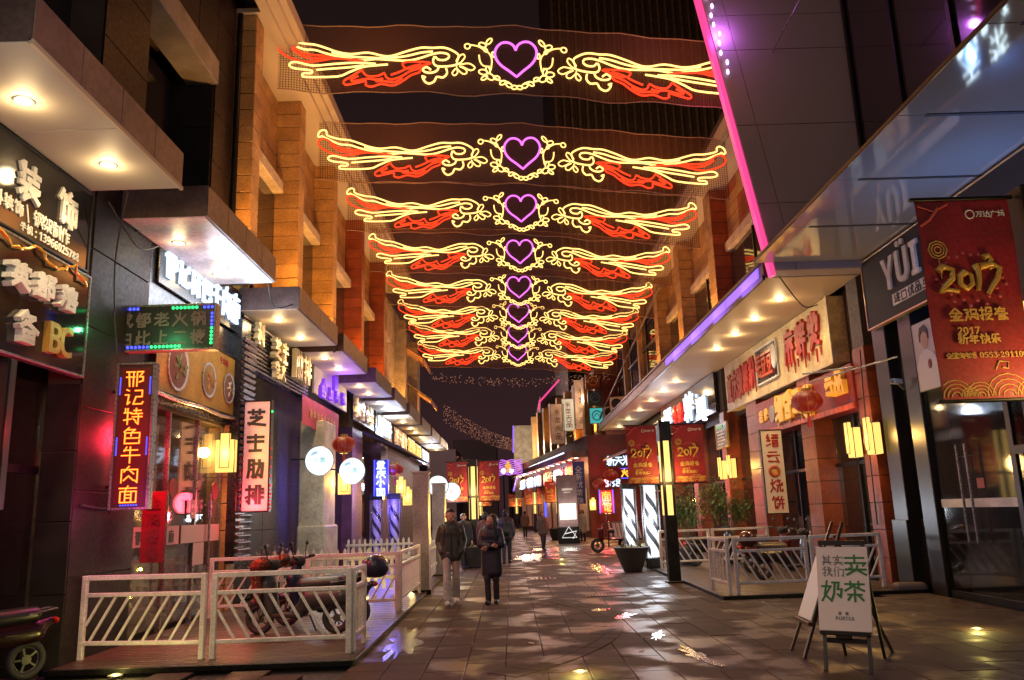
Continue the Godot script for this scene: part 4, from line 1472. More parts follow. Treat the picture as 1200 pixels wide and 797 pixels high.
func festive_banner(o: Node3D, at: Vector3, w: float, h: float) -> void:
	# hanging red cloth with the new year print; at is its upper middle, cloth in local x-y
	var g := G.new()
	var n := 12
	for k in n:
		var y0 := -h * k / n
		var y1 := -h * (k + 1) / n
		var z0 := 0.012 * sin(k * 0.7)
		var z1 := 0.012 * sin((k + 1) * 0.7)
		g.sheet(Vector3(-w / 2, y1, z1), Vector3(w / 2, y1, z1), Vector3(w / 2, y0, z0), Vector3(-w / 2, y0, z0), Vector3.BACK)
		g.sheet(Vector3(w / 2, y1, z1 - 0.006), Vector3(-w / 2, y1, z1 - 0.006), Vector3(-w / 2, y0, z0 - 0.006), Vector3(w / 2, y0, z0 - 0.006), Vector3.FORWARD)
	var b := part(o, "banner", g.mesh(), M("red_banner"), at)
	part(o, "banner_rod", G.new().tube([Vector3(-w / 2 - 0.04, 0.01, 0), Vector3(w / 2 + 0.04, 0.01, 0)], 0.018, 6).tube([Vector3(-w / 2 - 0.04, -h - 0.01, 0), Vector3(w / 2 + 0.04, -h - 0.01, 0)], 0.018, 6).mesh(), M("dark_metal"), at)
	var u := w / 0.75
	var z := 0.012
	var gold := M("gold_print")
	# plaza mark at the top
	var mk := G.new()
	mk.tube(ring3(0.035 * u, 16), 0.006 * u, 4, -1.0, true)
	part(b, "emblem", mk.mesh(), M("white_letter"), Vector3(0.05 * u, -0.13 * u, z))
	write(b, "万达广场", Vector3(0.1 * u, -0.155 * u, z), 0.05 * u, Vector3(0.058 * u, 0, 0), 0.007 * u, 0.002, M("white_letter"))
	# the year in brush figures, the last one a rooster with a raised head
	var y := G.new()
	for s in [[-0.19, 0.0, [-0.06, 0.06, -0.02, 0.1, 0.05, 0.07, 0.045, 0.0, -0.03, -0.07, -0.075, -0.1, 0.0, -0.09, 0.08, -0.105]], [-0.04, -0.01, [0.0, 0.06, -0.045, 0.03, -0.05, -0.04, 0.0, -0.075, 0.045, -0.04, 0.045, 0.03, 0.0, 0.06]], [0.065, 0.02, [-0.02, 0.09, 0.0, 0.02, -0.005, -0.06, -0.02, -0.12]], [0.16, 0.02, [-0.08, 0.07, 0.02, 0.09, 0.08, 0.05, 0.05, -0.03, 0.0, -0.09, -0.04, -0.15]], [0.15, 0.12, [-0.03, 0.04, 0.01, 0.06, 0.03, 0.02, 0.0, -0.02, 0.03, -0.05]]]:
		var path := []
		var q: Array = s[2]
		for k in range(0, q.size(), 2):
			path.append(Vector3((s[0] + q[k]) * u, (s[1] + q[k + 1]) * u, 0))
		y.tube(path, 0.030 * u, 6, 0.018 * u)
	part(b, "year_figures", y.mesh(), M("gold_letter"), Vector3(-0.02 * u, -0.66 * u, z))
	# small blossoms round the figures
	var fl := G.new()
	for k in 26:
		var a := TAU * k / 26
		var rr := (0.24 + 0.035 * sin(k * 3.1)) * u
		fl.ball(Vector3(cos(a) * rr * 1.05, sin(a) * rr * 0.85, 0), Vector3(0.018, 0.016, 0.004) * u, 6)
	part(b, "blossom_print", fl.mesh(), M("blossom", Color(0.30, 0.05, 0.07), 0.7), Vector3(-0.02 * u, -0.66 * u, z - 0.004))
	write(b, "金鸡报春", Vector3(-0.23 * u, -1.0 * u, z), 0.095 * u, Vector3(0.118 * u, 0, 0), 0.014 * u, 0.002, gold)
	latin(b, "2017", Vector3(-0.1 * u, -1.085 * u, z), 0.058 * u, 0.003, gold)
	write(b, "新年快乐", Vector3(-0.19 * u, -1.185 * u, z), 0.07 * u, Vector3(0.085 * u, 0, 0), 0.012 * u, 0.002, gold)
	write(b, "全国商电话", Vector3(-0.3 * u, -1.3 * u, z), 0.04 * u, Vector3(0.046 * u, 0, 0), 0.007 * u, 0.002, gold)
	latin(b, "0553-2911000", Vector3(0.16 * u, -1.28 * u, z), 0.045 * u, 0.002, gold, serif)
	# hanging knot in the upper corner, branches, waves along the hem
	var kn := G.new()
	for r in [0.075, 0.052, 0.028]:
		kn.tube(ring3(r * u, 8), 0.006 * u, 4, -1.0, true)
	kn.tube([Vector3(0, -0.075 * u, 0), Vector3(0, -0.24 * u, 0)], 0.005 * u, 4)
	part(b, "knot_print", kn.mesh(), gold, Vector3(-0.25 * u, -0.42 * u, z))
	var br := G.new()
	br.tube([Vector3(-0.36, -0.22, 0) * u, Vector3(-0.28, -0.17, 0) * u, Vector3(-0.2, -0.07, 0) * u], 0.01 * u, 4)
	br.tube([Vector3(-0.36, -0.05, 0) * u, Vector3(-0.24, -0.1, 0) * u, Vector3(-0.12, -0.04, 0) * u], 0.008 * u, 4)
	part(b, "branch_print", br.mesh(), M("branch_print", Color(0.45, 0.07, 0.06), 0.7), Vector3(0, 0, z))
	var wv := G.new()
	for c in [[-0.27, 0.13], [-0.08, 0.11], [0.14, 0.17], [0.32, 0.12], [-0.16, 0.07]]:
		for j in 4:
			var path := []
			var r: float = c[1] * (1.0 - j * 0.24)
			for k in 9:
				var xx: float = c[0] + cos(PI * k / 8) * r
				if absf(xx) < 0.37:
					path.append(Vector3(xx * u, sin(PI * k / 8) * r * u, 0.0005 * j))
			if path.size() > 1:
				wv.tube(path, 0.0055 * u, 4)
	wv.tube([Vector3(0.06, 0.2, 0) * u, Vector3(0.1, 0.27, 0) * u, Vector3(0.17, 0.26, 0) * u, Vector3(0.16, 0.21, 0) * u, Vector3(0.12, 0.22, 0) * u], 0.007 * u, 4)
	part(b, "wave_print", wv.mesh(), gold, Vector3(0, -h + 0.02, z))


func ring3(r: float, n: int) -> Array:
	var o := []
	for k in n:
		o.append(Vector3(cos(TAU * k / n) * r, sin(TAU * k / n) * r, 0))
	return o


func lamp_post(label: String, at: Vector3, side_banners: Array, bw: float, bh: float, top: float) -> Node3D:
	# square dark post with warm light strips on its faces and a red banner on each side
	var o := thing("lamp_post", label, "lamp post", at, 0, "square lamp posts with red new year banners")
	part(o, "post", G.new().bev(Vector3(0, top / 2, 0), Vector3(0.27, top, 0.27), 0.012).mesh(), M("dark_metal"))
	part(o, "base", G.new().bev(Vector3(0, 0.02, 0), Vector3(0.36, 0.05, 0.36), 0.01).mesh(), M("dark_metal"))
	for s in [[1.5, 2.18], [2.26, 3.2]]:
		for f in 3:
			var b := Basis(Vector3.UP, [0.0, PI / 2, -PI / 2][f])
			part(o, "light_strip", G.new().bev(b * Vector3(0, (s[0] + s[1]) / 2, 0.138), Vector3(0.13, s[1] - s[0], 0.02) if f == 0 else Vector3(0.02, s[1] - s[0], 0.13), 0.004).mesh(), glow("strip_warm"))
	omni(o, Vector3(0, 2.4, 0.45), Color(1.0, 0.6, 0.2), 0.6, 0.2)
	for s in side_banners:
		festive_banner(o, Vector3(s * (0.19 + bw / 2), top - 0.08, 0.02), bw, bh)
	return o


# ---------------------------------------------------------------- signs on the left
func left_signs() -> void:
	var white := M("white_letter")
	# decoration shop
	var o := board("shop_sign", "upper black sign at the left edge, white lettering and phone number", "sign", P(-5.52, 4.95, 7.1), 90, 6.2, 1.06, 0.05, M("black_gloss", Color(0.012, 0.011, 0.011), 0.1), M("dark_metal"))
	write(o, "装饰", Vector3(1.48, 0.42, 0.05), 0.42, Vector3(0.82, 0, 0), 0.062, 0.03, white)
	write(o, "外装饰", Vector3(1.1, 0.2, 0.05), 0.16, Vector3(0.185, 0, 0), 0.022, 0.012, white)
	write(o, "钢架制作", Vector3(1.85, 0.2, 0.05), 0.17, Vector3(0.2, 0, 0), 0.022, 0.012, white)
	part(o, "character", G.new().bar(Vector3(1.7, 0.38, 0.056), Vector3(1.76, 0.18, 0.056), 0.02, 0.01).mesh(), white)
	write(o, "手机", Vector3(1.62, 0.055, 0.05), 0.1, Vector3(0.125, 0, 0), 0.014, 0.008, white)
	latin(o, ": 13966025788", Vector3(1.9, 0.105, 0.055), 0.105, 0.01, white, bold, "lettering", false)
	# the tribe shop
	o = board("shop_sign", "lower black sign at the left edge, thick characters and golden BC letters", "sign", P(-5.52, 3.56, 7.1), 90, 6.3, 1.32, 0.08, M("black_gloss"), M("steel"))
	write(o, "英部落", Vector3(1.36, 0.74, 0.08), 0.26, Vector3(0.5, 0, 0), 0.055, 0.1, white, false, 1.35)
	write(o, "备", Vector3(1.62, 0.18, 0.08), 0.32, Vector3(0.5, 0, 0), 0.055, 0.08, white, false, 1.15)
	latin(o, "B", Vector3(2.33, 0.32, 0.12), 0.36, 0.08, M("gold_letter"), null, "letter")
	latin(o, "C", Vector3(2.58, 0.32, 0.12), 0.36, 0.08, M("gold_letter"), null, "letter")
	# tinsel garland over it
	o = thing("tinsel_garland", "golden tinsel garland draped over the black sign at the left edge", "garland", P(-5.38, 4.9, 8.8))
	var g := G.new()
	var path := []
	for k in 40:
		var d := 7.4 + k * 0.07
		path.append(P(-5.4 + 0.02 * sin(k * 1.9), 4.9 - 0.16 * absf(sin(k * 0.28)) + 0.015 * sin(k * 3.0), d))
	g.tube(path, 0.02, 5)
	wpart(o, "tinsel", g, M("tinsel", Color(0.8, 0.4, 0.06), 0.25, 0.7))
	# red LED sign at the very left edge
	o = board("led_sign", "red LED column sign half out of view at the left edge", "sign", P(-5.55, 1.9, 8.6), 0, 0.5, 1.55, 0.08, M("led_board", Color(0.03, 0.008, 0.008), 0.5), M("dark_metal"))
	write(o, "小重庆火", Vector3(-0.16, 1.18, 0.081), 0.3, Vector3(0, -0.36, 0), 0.03, 0.006, mats["led_red"])
	omni(o, Vector3(0.45, 0.8, 0.1), Color(1.0, 0.02, 0.03), 0.3, 0.2)
	# LED matrix box
	o = board("led_sign", "dark message box with grey characters edged by green and blue running lights", "sign", P(-4.98, 4.14, 11.6), 0, 1.52, 0.66, 0.14, M("led_board2", Color(0.012, 0.010, 0.010), 0.4), M("steel"))
	var grey := M("led_off", Color(0.13, 0.07, 0.07), 0.6)
	write(o, "成都老火锅", Vector3(-0.64, 0.35, 0.141), 0.2, Vector3(0.265, 0, 0), 0.028, 0.004, grey)
	write(o, "由此上二楼", Vector3(-0.64, 0.08, 0.141), 0.2, Vector3(0.265, 0, 0), 0.028, 0.004, grey)
	var gg := G.new()
	var gb := G.new()
	for k in 26:
		var x := -0.71 + k * 0.057
		var top := gg if k > 14 and k < 22 else gb if (k < 7 and k > 1) or k > 22 else null
		if top:
			top.ball(Vector3(x, 0.615, 0.15), Vector3.ONE * 0.024, 6)
		var low := gg if k > 9 and k < 18 else gb if k > 3 and k < 10 else null
		if low:
			low.ball(Vector3(x, 0.045, 0.15), Vector3.ONE * 0.024, 6)
	for k in 9:
		gg.ball(Vector3(-0.715, 0.18 + k * 0.05, 0.15), Vector3.ONE * 0.025, 6)
		(gg if k < 5 else gb).ball(Vector3(0.715, 0.08 + k * 0.055, 0.15), Vector3.ONE * 0.024, 6)
	part(o, "running_lights", gg.mesh(), mats["led_green"])
	part(o, "running_lights", gb.mesh(), mats["led_blue"])
	part(o, "bracket", G.new().box(Vector3(-0.72, 0.3, 0.0), Vector3(0.3, 0.05, 0.05)).mesh(), M("dark_metal"))
	omni(o, Vector3(0.0, 0.2, 0.7), Color(0.1, 0.9, 0.3), 0.12, 0.02)
	# red LED noodle sign
	o = board("led_sign", "tall red LED sign with glowing orange noodle shop characters and blue side lights", "sign", P(-5.14, 1.9, 11.2), 0, 0.5, 1.97, 0.12, M("led_board", Color(0.03, 0.008, 0.008), 0.5), M("steel"))
	part(o, "red_field", G.new().bev(Vector3(0, 0.99, 0.122), Vector3(0.4, 1.84, 0.004), 0.001).mesh(), glow("led_field", Color(0.6, 0.006, 0.003), 0.04))
	write(o, "邢记特色牛肉面", Vector3(-0.125, 1.655, 0.125), 0.215, Vector3(0, -0.262, 0), 0.027, 0.004, glow("led_halo", Color(1.0, 0.05, 0.0), 0.9), false, 1.15)
	write(o, "邢记特色牛肉面", Vector3(-0.125, 1.655, 0.131), 0.215, Vector3(0, -0.262, 0), 0.014, 0.004, mats["led_amber"], false, 1.15)
	var lb := G.new()
	for s in [-0.205, 0.205]:
		for k in 9:
			lb.ball(Vector3(s, 1.55 + k * 0.028, 0.128), Vector3.ONE * 0.012, 6)
			lb.ball(Vector3(s, 0.72 + k * 0.028, 0.128), Vector3.ONE * 0.012, 6)
	for k in 7:
		lb.ball(Vector3(-0.1 + k * 0.036, 0.045, 0.128), Vector3.ONE * 0.013, 6)
	part(o, "running_lights", lb.mesh(), mats["led_blue"])
	part(o, "bracket", G.new().box(Vector3(-0.3, 1.6, 0.0), Vector3(0.2, 0.04, 0.04)).box(Vector3(-0.3, 0.3, 0.0), Vector3(0.2, 0.04, 0.04)).mesh(), M("dark_metal"))
	omni(o, Vector3(-0.1, 1.0, -0.35), Color(1.0, 0.02, 0.05), 2.6, 0.2)
	omni(o, Vector3(0.0, 1.0, 0.9), Color(1.0, 0.02, 0.07), 0.3, 0.4)
	omni(o, Vector3(0.1, 0.0, 0.8), Color(0.9, 0.06, 0.4), 0.3, 0.3)
	# white lit noodle letters
	o = thing("lit_letters", "white glowing box letters of the noodle shop under the second canopy on the left", "sign", P(-5.5, 5.55, 14.3), 90)
	part(o, "backing", G.new().bev(Vector3(0, 0.3, 0.02), Vector3(3.95, 0.86, 0.04), 0.01).mesh(), M("black_panel"))
	write(o, "邢记特色牛肉面", Vector3(-1.78, 0.05, 0.04), 0.56, Vector3(0.522, 0, 0), 0.05, 0.05, mats["led_white"], false, 0.72)
	for k in 4:
		omni(o, Vector3(-1.4 + k * 0.95, 0.2, 0.85), Color(0.72, 0.84, 1.0), 0.28, 0.3)
	# menu picture board with bowls
	o = board("menu_board", "yellow picture board of noodle bowls over the noodle shop door", "sign", P(-5.5, 3.72, 14.25), 90, 3.8, 1.15, 0.05, M("menu_yellow", Color(0.72, 0.36, 0.035), 0.5, 0.0, "streak", 1.0), M("dark_metal"))
	for k in 3:
		var x: float = [-1.05, 0.35, 1.4][k]
		var r: float = [0.42, 0.33, 0.3][k]
		var up := Basis(Vector3.RIGHT, Vector3.BACK, Vector3.DOWN)
		part(o, "bowl", G.new().lathe([Vector2(0.01, 0), Vector2(r, 0.012), Vector2(r * 0.97, 0.03), Vector2(r * 0.86, 0.016)], 24, Vector3(x, 0.5, 0.05), up).mesh(), white)
		part(o, "noodles", G.new().lathe([Vector2(r * 0.86, 0.014), Vector2(r * 0.5, 0.03), Vector2(0.01, 0.034)], 20, Vector3(x, 0.5, 0.052), up).mesh(), M(["broth", "fried_noodles", "egg_dish"][k], [Color(0.25, 0.06, 0.02), Color(0.45, 0.25, 0.06), Color(0.3, 0.12, 0.05)][k], 0.4, 0.0, "speck", 4.0))
		var tp := G.new()
		for j in 9:
			var a := j * 2.4
			tp.bev(Vector3(x + cos(a) * r * 0.45 * fmod(j * 0.37, 1.0) * 1.6, 0.5 + sin(a) * r * 0.5 * fmod(j * 0.53, 1.0) * 1.3, 0.09), Vector3(r * 0.32, r * 0.12, 0.012), 0.003, Basis(Vector3.BACK, a))
		part(o, "topping", tp.mesh(), M(["greens", "carrot", "egg"][k], [Color(0.12, 0.22, 0.04), Color(0.5, 0.2, 0.03), Color(0.7, 0.6, 0.4)][k], 0.5))
	write(o, "牛肉面", Vector3(0.9, 0.92, 0.05), 0.12, Vector3(0.15, 0, 0), 0.016, 0.006, M("red_letter"))
	part(o, "tinsel", G.new().tube([Vector3(-1.9, -0.03, 0.06), Vector3(-1, -0.07, 0.08), Vector3(0, -0.03, 0.06), Vector3(1, -0.08, 0.08), Vector3(1.9, -0.03, 0.06)], 0.035, 6).mesh(), M("silver_tinsel", Color(0.6, 0.55, 0.55), 0.2, 0.8))
	# door notices of the noodle shop
	o = thing("door_poster", "pink paper strip with noodle shop characters across the glass door", "poster", P(-5.6, 1.5, 13.1), 90)
	part(o, "paper", G.new().box(Vector3(0, 0, 0.01), Vector3(1.7, 0.3, 0.006)).mesh(), M("pink_paper", Color(0.65, 0.34, 0.36), 0.7))
	write(o, "邢记牛肉面", Vector3(-0.75, -0.1, 0.014), 0.18, Vector3(0.3, 0, 0), 0.028, 0.003, M("black_print"))
	o = thing("door_poster", "plain grey paper band on the right leaf of the noodle shop door", "poster", P(-5.6, 1.5, 14.95), 90)
	part(o, "paper", G.new().box(Vector3(0, 0, 0.01), Vector3(1.8, 0.3, 0.006)).box(Vector3(-0.1, -0.35, 0.012), Vector3(0.5, 0.38, 0.006)).mesh(), M("grey_paper", Color(0.5, 0.42, 0.38), 0.7))
	o = thing("couplet", "red hanging couplet beside the red LED sign", "couplet", P(-5.3, 1.15, 12.0), 0)
	part(o, "paper", G.new().bev(Vector3(0.12, 0.5, 0), Vector3(0.34, 1.0, 0.01), 0.003).mesh(), M("red_paper", Color(0.24, 0.010, 0.010), 0.6, 0.0, "streak", 2.0))
	write(o, "金鸡报春", Vector3(0.03, 0.76, 0.006), 0.17, Vector3(0, -0.235, 0), 0.025, 0.003, M("dark_gold", Color(0.12, 0.02, 0.01), 0.6))
	for k in 4:
		var q := thing("payment_notice", ["blue notice left of the first door handle", "blue and white notice beside the first door handle", "grey notice on the right door leaf", "blue notice under a red ball on the right door leaf"][k], "notice", P(-5.59, 1.92, [12.85, 13.15, 14.5, 15.35][k]), 90)
		part(q, "card", G.new().box(Vector3(0, 0, 0), Vector3(0.2, 0.32, 0.006)).mesh(), M(["blue_card", "pale_card", "grey_card", "blue_card"][k], [Color(0.06, 0.1, 0.4), Color(0.3, 0.35, 0.6), Color(0.16, 0.17, 0.18), Color(0.06, 0.1, 0.4)][k], 0.5))
		part(q, "print", G.new().box(Vector3(0, 0.05, 0.005), Vector3(0.13, 0.06, 0.004)).box(Vector3(0, -0.08, 0.005), Vector3(0.1, 0.04, 0.004)).mesh(), white)
	for k in 2:
		var q := thing("red_ornament", ["round red ornament on the first noodle shop door leaf", "round red ornament on the right noodle shop door leaf"][k], "ornament", P(-5.55, 2.25, [13.5, 15.4][k]), 90)
		part(q, "disc", G.new().cyl(Vector3.ZERO, 0.16, 0.02, 20, Basis(Vector3.RIGHT, Vector3.BACK, Vector3.DOWN)).mesh(), M("red_paper"))
	wall_lantern("warm box lantern on the tiled wall end beside the noodle shop door", P(-5.5, 2.98, 15.97), 0, 1.2)
	# cheese rib shop: slatted black front, gold letters, vertical white sign
	o = thing("slatted_sign", "black slatted shop front with gilded three dimensional characters under the third canopy", "sign", P(-5.5, 4.9, 19.2), 90)
	part(o, "backing", G.new().box(Vector3(0, 0.52, -0.1), Vector3(5.6, 1.15, 0.1)).mesh(), M("black_panel"))
	for k in 12:
		part(o, "slat", G.new().bev(Vector3(0, 0.02 + k * 0.09, 0.0), Vector3(5.5, 0.05, 0.1), 0.008, Basis(Vector3.RIGHT, 0.5)).mesh(), M("black_slat", Color(0.03, 0.028, 0.028), 0.35))
	var cream := M("cream_letter", Color(0.72, 0.56, 0.32), 0.35, 0.2)
	write(o, "利", Vector3(-2.1, 0.55, 0.05), 0.45, Vector3(0.6, 0, 0), 0.06, 0.1, cream)
	write(o, "芝士", Vector3(-0.95, 0.42, 0.08), 0.48, Vector3(0.62, 0, 0), 0.075, 0.12, cream)
	write(o, "肋排", Vector3(0.85, 0.3, 0.08), 0.68, Vector3(0.85, 0, 0), 0.085, 0.12, cream)
	write(o, "香火", Vector3(-0.85, 0.02, 0.08), 0.36, Vector3(0.5, 0, 0), 0.055, 0.1, cream)
	part(o, "front_side", G.new().bev(Vector3(-2.95, -1.6, 0.0), Vector3(0.55, 4.8, 0.35), 0.01).mesh(), M("black_panel"))
	for k in 34:
		part(o, "slat", G.new().bev(Vector3(-2.8, -3.9 + k * 0.13, 0.2), Vector3(0.75, 0.08, 0.06), 0.008, Basis(Vector3.RIGHT, 0.5)).mesh(), M("black_slat"))
	o = board("vertical_sign", "white vertical sign with four black brush characters, left side, edged by red lights", "sign", P(-5.02, 1.86, 16.3), 0, 0.53, 2.17, 0.16, M("sign_white", Color(0.72, 0.58, 0.55), 0.5), M("dark_metal"))
	write(o, "芝士肋排", Vector3(-0.17, 1.66, 0.162), 0.33, Vector3(0, -0.5, 0), 0.055, 0.006, M("black_print"))
	part(o, "bracket", G.new().box(Vector3(-0.35, 1.7, 0.05), Vector3(0.25, 0.05, 0.05)).box(Vector3(-0.35, 0.4, 0.05), Vector3(0.25, 0.05, 0.05)).mesh(), M("dark_metal"))
	var lr := G.new()
	for k in 14:
		lr.ball(Vector3(-0.29, 0.05 + k * 0.09, 0.12), Vector3.ONE * 0.018, 6)
		lr.ball(Vector3(0.29, 0.05 + k * 0.09 * (0.4 + 0.6 * (k % 2)), 0.12), Vector3.ONE * 0.018, 6)
	part(o, "running_lights", lr.mesh(), mats["led_red"])
	for k in 2:
		part(o, "running_light", G.new().ball(Vector3([-0.29, 0.29][k], [1.35, 1.95][k], 0.14), Vector3.ONE * 0.025, 6).mesh(), mats["led_green"])
	omni(o, Vector3(0.0, 0.2, 0.4), Color(1.0, 0.06, 0.1), 0.3, 0.2)
	# violet lettered shop
	o = board("shop_sign", "pale sign board with violet letters over the red cloth banner", "sign", P(-5.52, 5.15, 24.9), 90, 4.6, 1.05, 0.06, M("sign_beige", Color(0.40, 0.33, 0.28), 0.5), null)
	write(o, "小面", Vector3(-1.6, 0.1, 0.06), 0.42, Vector3(1.6, 0.35, 0), 0.08, 0.1, mats["purple_letter"], false, 1.2)
	write(o, "由上年米", Vector3(-1.75, 0.0, 0.06), 0.34, Vector3(1.0, 0.05, 0), 0.07, 0.1, mats["purple_letter"], false, 1.3)
	omni(o, Vector3(0, 0.4, 0.5), Color(0.3, 0.1, 1.0), 0.5, 0.3)
	o = thing("cloth_banner", "magenta red cloth banner slung slantwise under the violet letters", "banner", P(-5.42, 4.05, 23.5), 90)
	var cb := G.new()
	for k in 10:
		var x0 := -2.3 + k * 0.46
		var x1 := x0 + 0.46
		cb.sheet(Vector3(x0, 0.05 + 0.03 * sin(k), 0.03 * sin(k * 1.1)), Vector3(x1, 0.05 + 0.03 * sin(k + 1), 0.03 * sin((k + 1) * 1.1)), Vector3(x1, 0.85, 0), Vector3(x0, 0.85, 0), Vector3.BACK)
	part(o, "cloth", cb.mesh(), M("magenta_cloth", Color(0.50, 0.03, 0.08), 0.7, 0.0, "streak", 1.5))
	write(o, "新年快乐金鸡报春", Vector3(-1.6, 0.35, 0.04), 0.2, Vector3(0.42, 0, 0), 0.025, 0.004, M("gold_letter"))
	# round signs on arms
	var words := ["first round white sign on an arm by the cream column, left side", "second round white sign just beyond the first, left side", "round white sign with a pink hand mark on the first white post", "last round white sign, beyond the first white post"]
	var spots := [[-4.66, 3.07, 20.0, 0.34], [-4.15, 2.88, 21.5, 0.33], [-2.13, 2.5, 24.0, 0.29], [-1.95, 2.41, 27.0, 0.28]]
	for k in 4:
		var s: Array = spots[k]
		o = thing("round_sign", words[k], "sign", P(s[0], s[1], s[2]), 0, "round white lit signs on arms")
		var up := Basis(Vector3.RIGHT, Vector3.BACK, Vector3.DOWN)
		part(o, "face", G.new().cyl(Vector3(0, 0, -0.05), s[3], 0.1, 32, up).mesh(), mats["disc_white"])
		part(o, "rim", G.new().tube(ring3(s[3], 32), 0.022, 6, -1.0, true).mesh(), M("steel"))
		var mk := G.new()
		if k < 2:
			for j in 3:
				mk.tube([Vector3(-0.2, 0.12 + j * 0.03, 0.056), Vector3(-0.1, 0.17 + j * 0.02, 0.056), Vector3(-0.03, 0.16 + j * 0.035, 0.056)], 0.008, 4)
			write(o, "小面", Vector3(-0.13, -0.04, 0.051), 0.12, Vector3(0.15, 0, 0), 0.016, 0.003, M("mark_teal", Color(0.25, 0.5, 0.52), 0.5))
		else:
			mk.tube(ring3(0.05, 12), 0.014, 4, -1.0, true)
			for j in 5:
				mk.tube([Vector3(cos(j * 1.256) * 0.1, sin(j * 1.256) * 0.1, 0), Vector3(cos(j * 1.256) * 0.2, sin(j * 1.256) * 0.2, 0)], 0.008, 4)
		part(o, "mark", mk.mesh(), M("mark_blue", Color(0.15, 0.35, 0.6), 0.5) if k < 2 else M("mark_pink", Color(0.7, 0.2, 0.3), 0.5), Vector3(0, 0, 0.0 if k < 2 else 0.056))
		part(o, "arm", G.new().tube([Vector3(-s[3], 0.05, 0), Vector3(-s[3] - 0.35, 0.05, 0)], 0.02, 6).mesh(), M("dark_metal"))
		omni(o, Vector3(0, -0.5, 0.25), Color(0.75, 0.9, 1.0), 0.4, 0.3)
	# blue lit vertical sign
	o = board("vertical_sign", "vertical sign of thick white characters glowing blue, left side above the barber poles", "sign", P(-4.72, 2.41, 30), 0, 0.46, 1.3, 0.12, M("blue_board", Color(0.02, 0.02, 0.2), 0.4), null)
	write(o, "重庆小面", Vector3(-0.15, 0.98, 0.12), 0.27, Vector3(0, -0.32, 0), 0.05, 0.05, mats["led_white"], false, 1.1)
	part(o, "led_edge", G.new().box(Vector3(-0.25, 0.65, 0.06), Vector3(0.03, 1.3, 0.1)).box(Vector3(0.25, 0.65, 0.06), Vector3(0.03, 1.3, 0.1)).mesh(), mats["led_blue"])
	omni(o, Vector3(0.0, 0.6, 0.4), Color(0.10, 0.08, 1.0), 2.4, 0.3)
	omni(o, Vector3(0.3, -0.4, 1.0), Color(0.12, 0.08, 1.0), 1.0, 0.3)
	red_lantern("red paper lantern on an arm by the magenta cloth banner, left side", P(-4.48, 3.62, 22), 0.31)
	red_lantern("red paper lantern beside the blue glowing sign, left side", P(-4.25, 3.35, 30.2), 0.3)
	wall_lantern("warm box lantern on the cream column behind the round signs", P(-4.95, 2.72, 24.6), 0)
	wall_lantern("warm box lantern right beside the blue glowing sign", P(-4.15, 2.75, 31.2), 0)
	wall_lantern("warm box lantern beyond the blue glowing sign, before the white posts", P(-4.2, 2.45, 33.5), 0, 1.2)
	# the row of lit shop boards further on
	var row := [[28.2, 32.6, 5.05, 1.0, "dark", "和香小米", "cream"], [33.0, 37.6, 5.0, 1.0, "dark", "上品活牛", "white"], [38.2, 43.0, 4.9, 0.95, "red", "新天面馆", "cream"], [43.4, 46.6, 4.9, 0.9, "dark", "老火锅", "warm"], [47.0, 50.0, 4.85, 0.9, "dark", "米粉", "warm"], [50.4, 55.0, 4.8, 0.9, "dark", "麻辣", "white"]]
	var desc := ["dark shop board with pale figures, first of the far row on the left", "dark shop board with bright white letters, left side", "red shop board with cream characters, left side", "dark shop board with three orange lit characters, left side", "dark shop board with two orange lit characters, left side", "last dark shop board with white lit characters, left side"]
	for k in row.size():
		var s: Array = row[k]
		var w: float = s[1] - s[0]
		o = board("shop_sign", desc[k], "sign", P(-5.5, s[2], (s[0] + s[1]) / 2), 90, w, s[3], 0.06, M("black_panel") if s[4] == "dark" else M("red_board", Color(0.25, 0.03, 0.03), 0.5), M("dark_metal"), "far shop boards on the left")
		var n: int = s[5].length()
		var mm: Material = {"cream": M("cream_letter"), "white": mats["led_white"], "warm": glow("warm_letter", Color(1.0, 0.5, 0.1), 1.2)}[s[6]]
		write(o, s[5], Vector3(-w * 0.42, 0.15, 0.06), 0.62, Vector3(w * 0.86 / n, 0, 0), 0.09, 0.08, mm, false, 1.2)
		if s[6] == "white":
			omni(o, Vector3(0, 0.3, 0.5), Color(0.7, 0.8, 1.0), 1.5, 0.3)
	# awning above the far shops
	o = thing("awning", "dark blue awning over the far left shop fronts", "awning", P(-5.3, 4.4, 34))
	var aw := G.new()
	aw.prism([Vector2(-5.5, 4.85), Vector2(-3.95, 4.15), Vector2(-3.95, 4.08), Vector2(-5.5, 4.75)], -40, -30.5)
	wpart(o, "cloth", aw, M("navy_cloth", Color(0.03, 0.03, 0.12), 0.7, 0.0, "streak", 1.0))
	for k in 2:
		o = thing("awning", ["upper striped awning on the far left house, beige scalloped cloth", "lower awning on the far left house, beige scalloped cloth"][k], "awning", P(-5, [9.6, 8.0][k], [42, 46][k]))
		var d0: float = [41, 45][k]
		var y: float = [9.6, 8.0][k]
		for j in 8:
			var a := G.new()
			a.prism([Vector2(-5.7, y + 1.0), Vector2(-4.3, y), Vector2(-4.3, y - 0.25), Vector2(-4.34, y - 0.25), Vector2(-4.34, y - 0.02), Vector2(-5.7, y + 0.95)], -d0 - (j + 1) * 0.45, -d0 - j * 0.45)
			wpart(o, "stripe", a, M("awning_red", Color(0.35, 0.1, 0.05), 0.7) if j % 2 == k else M("awning_cream", Color(0.55, 0.42, 0.28), 0.7))


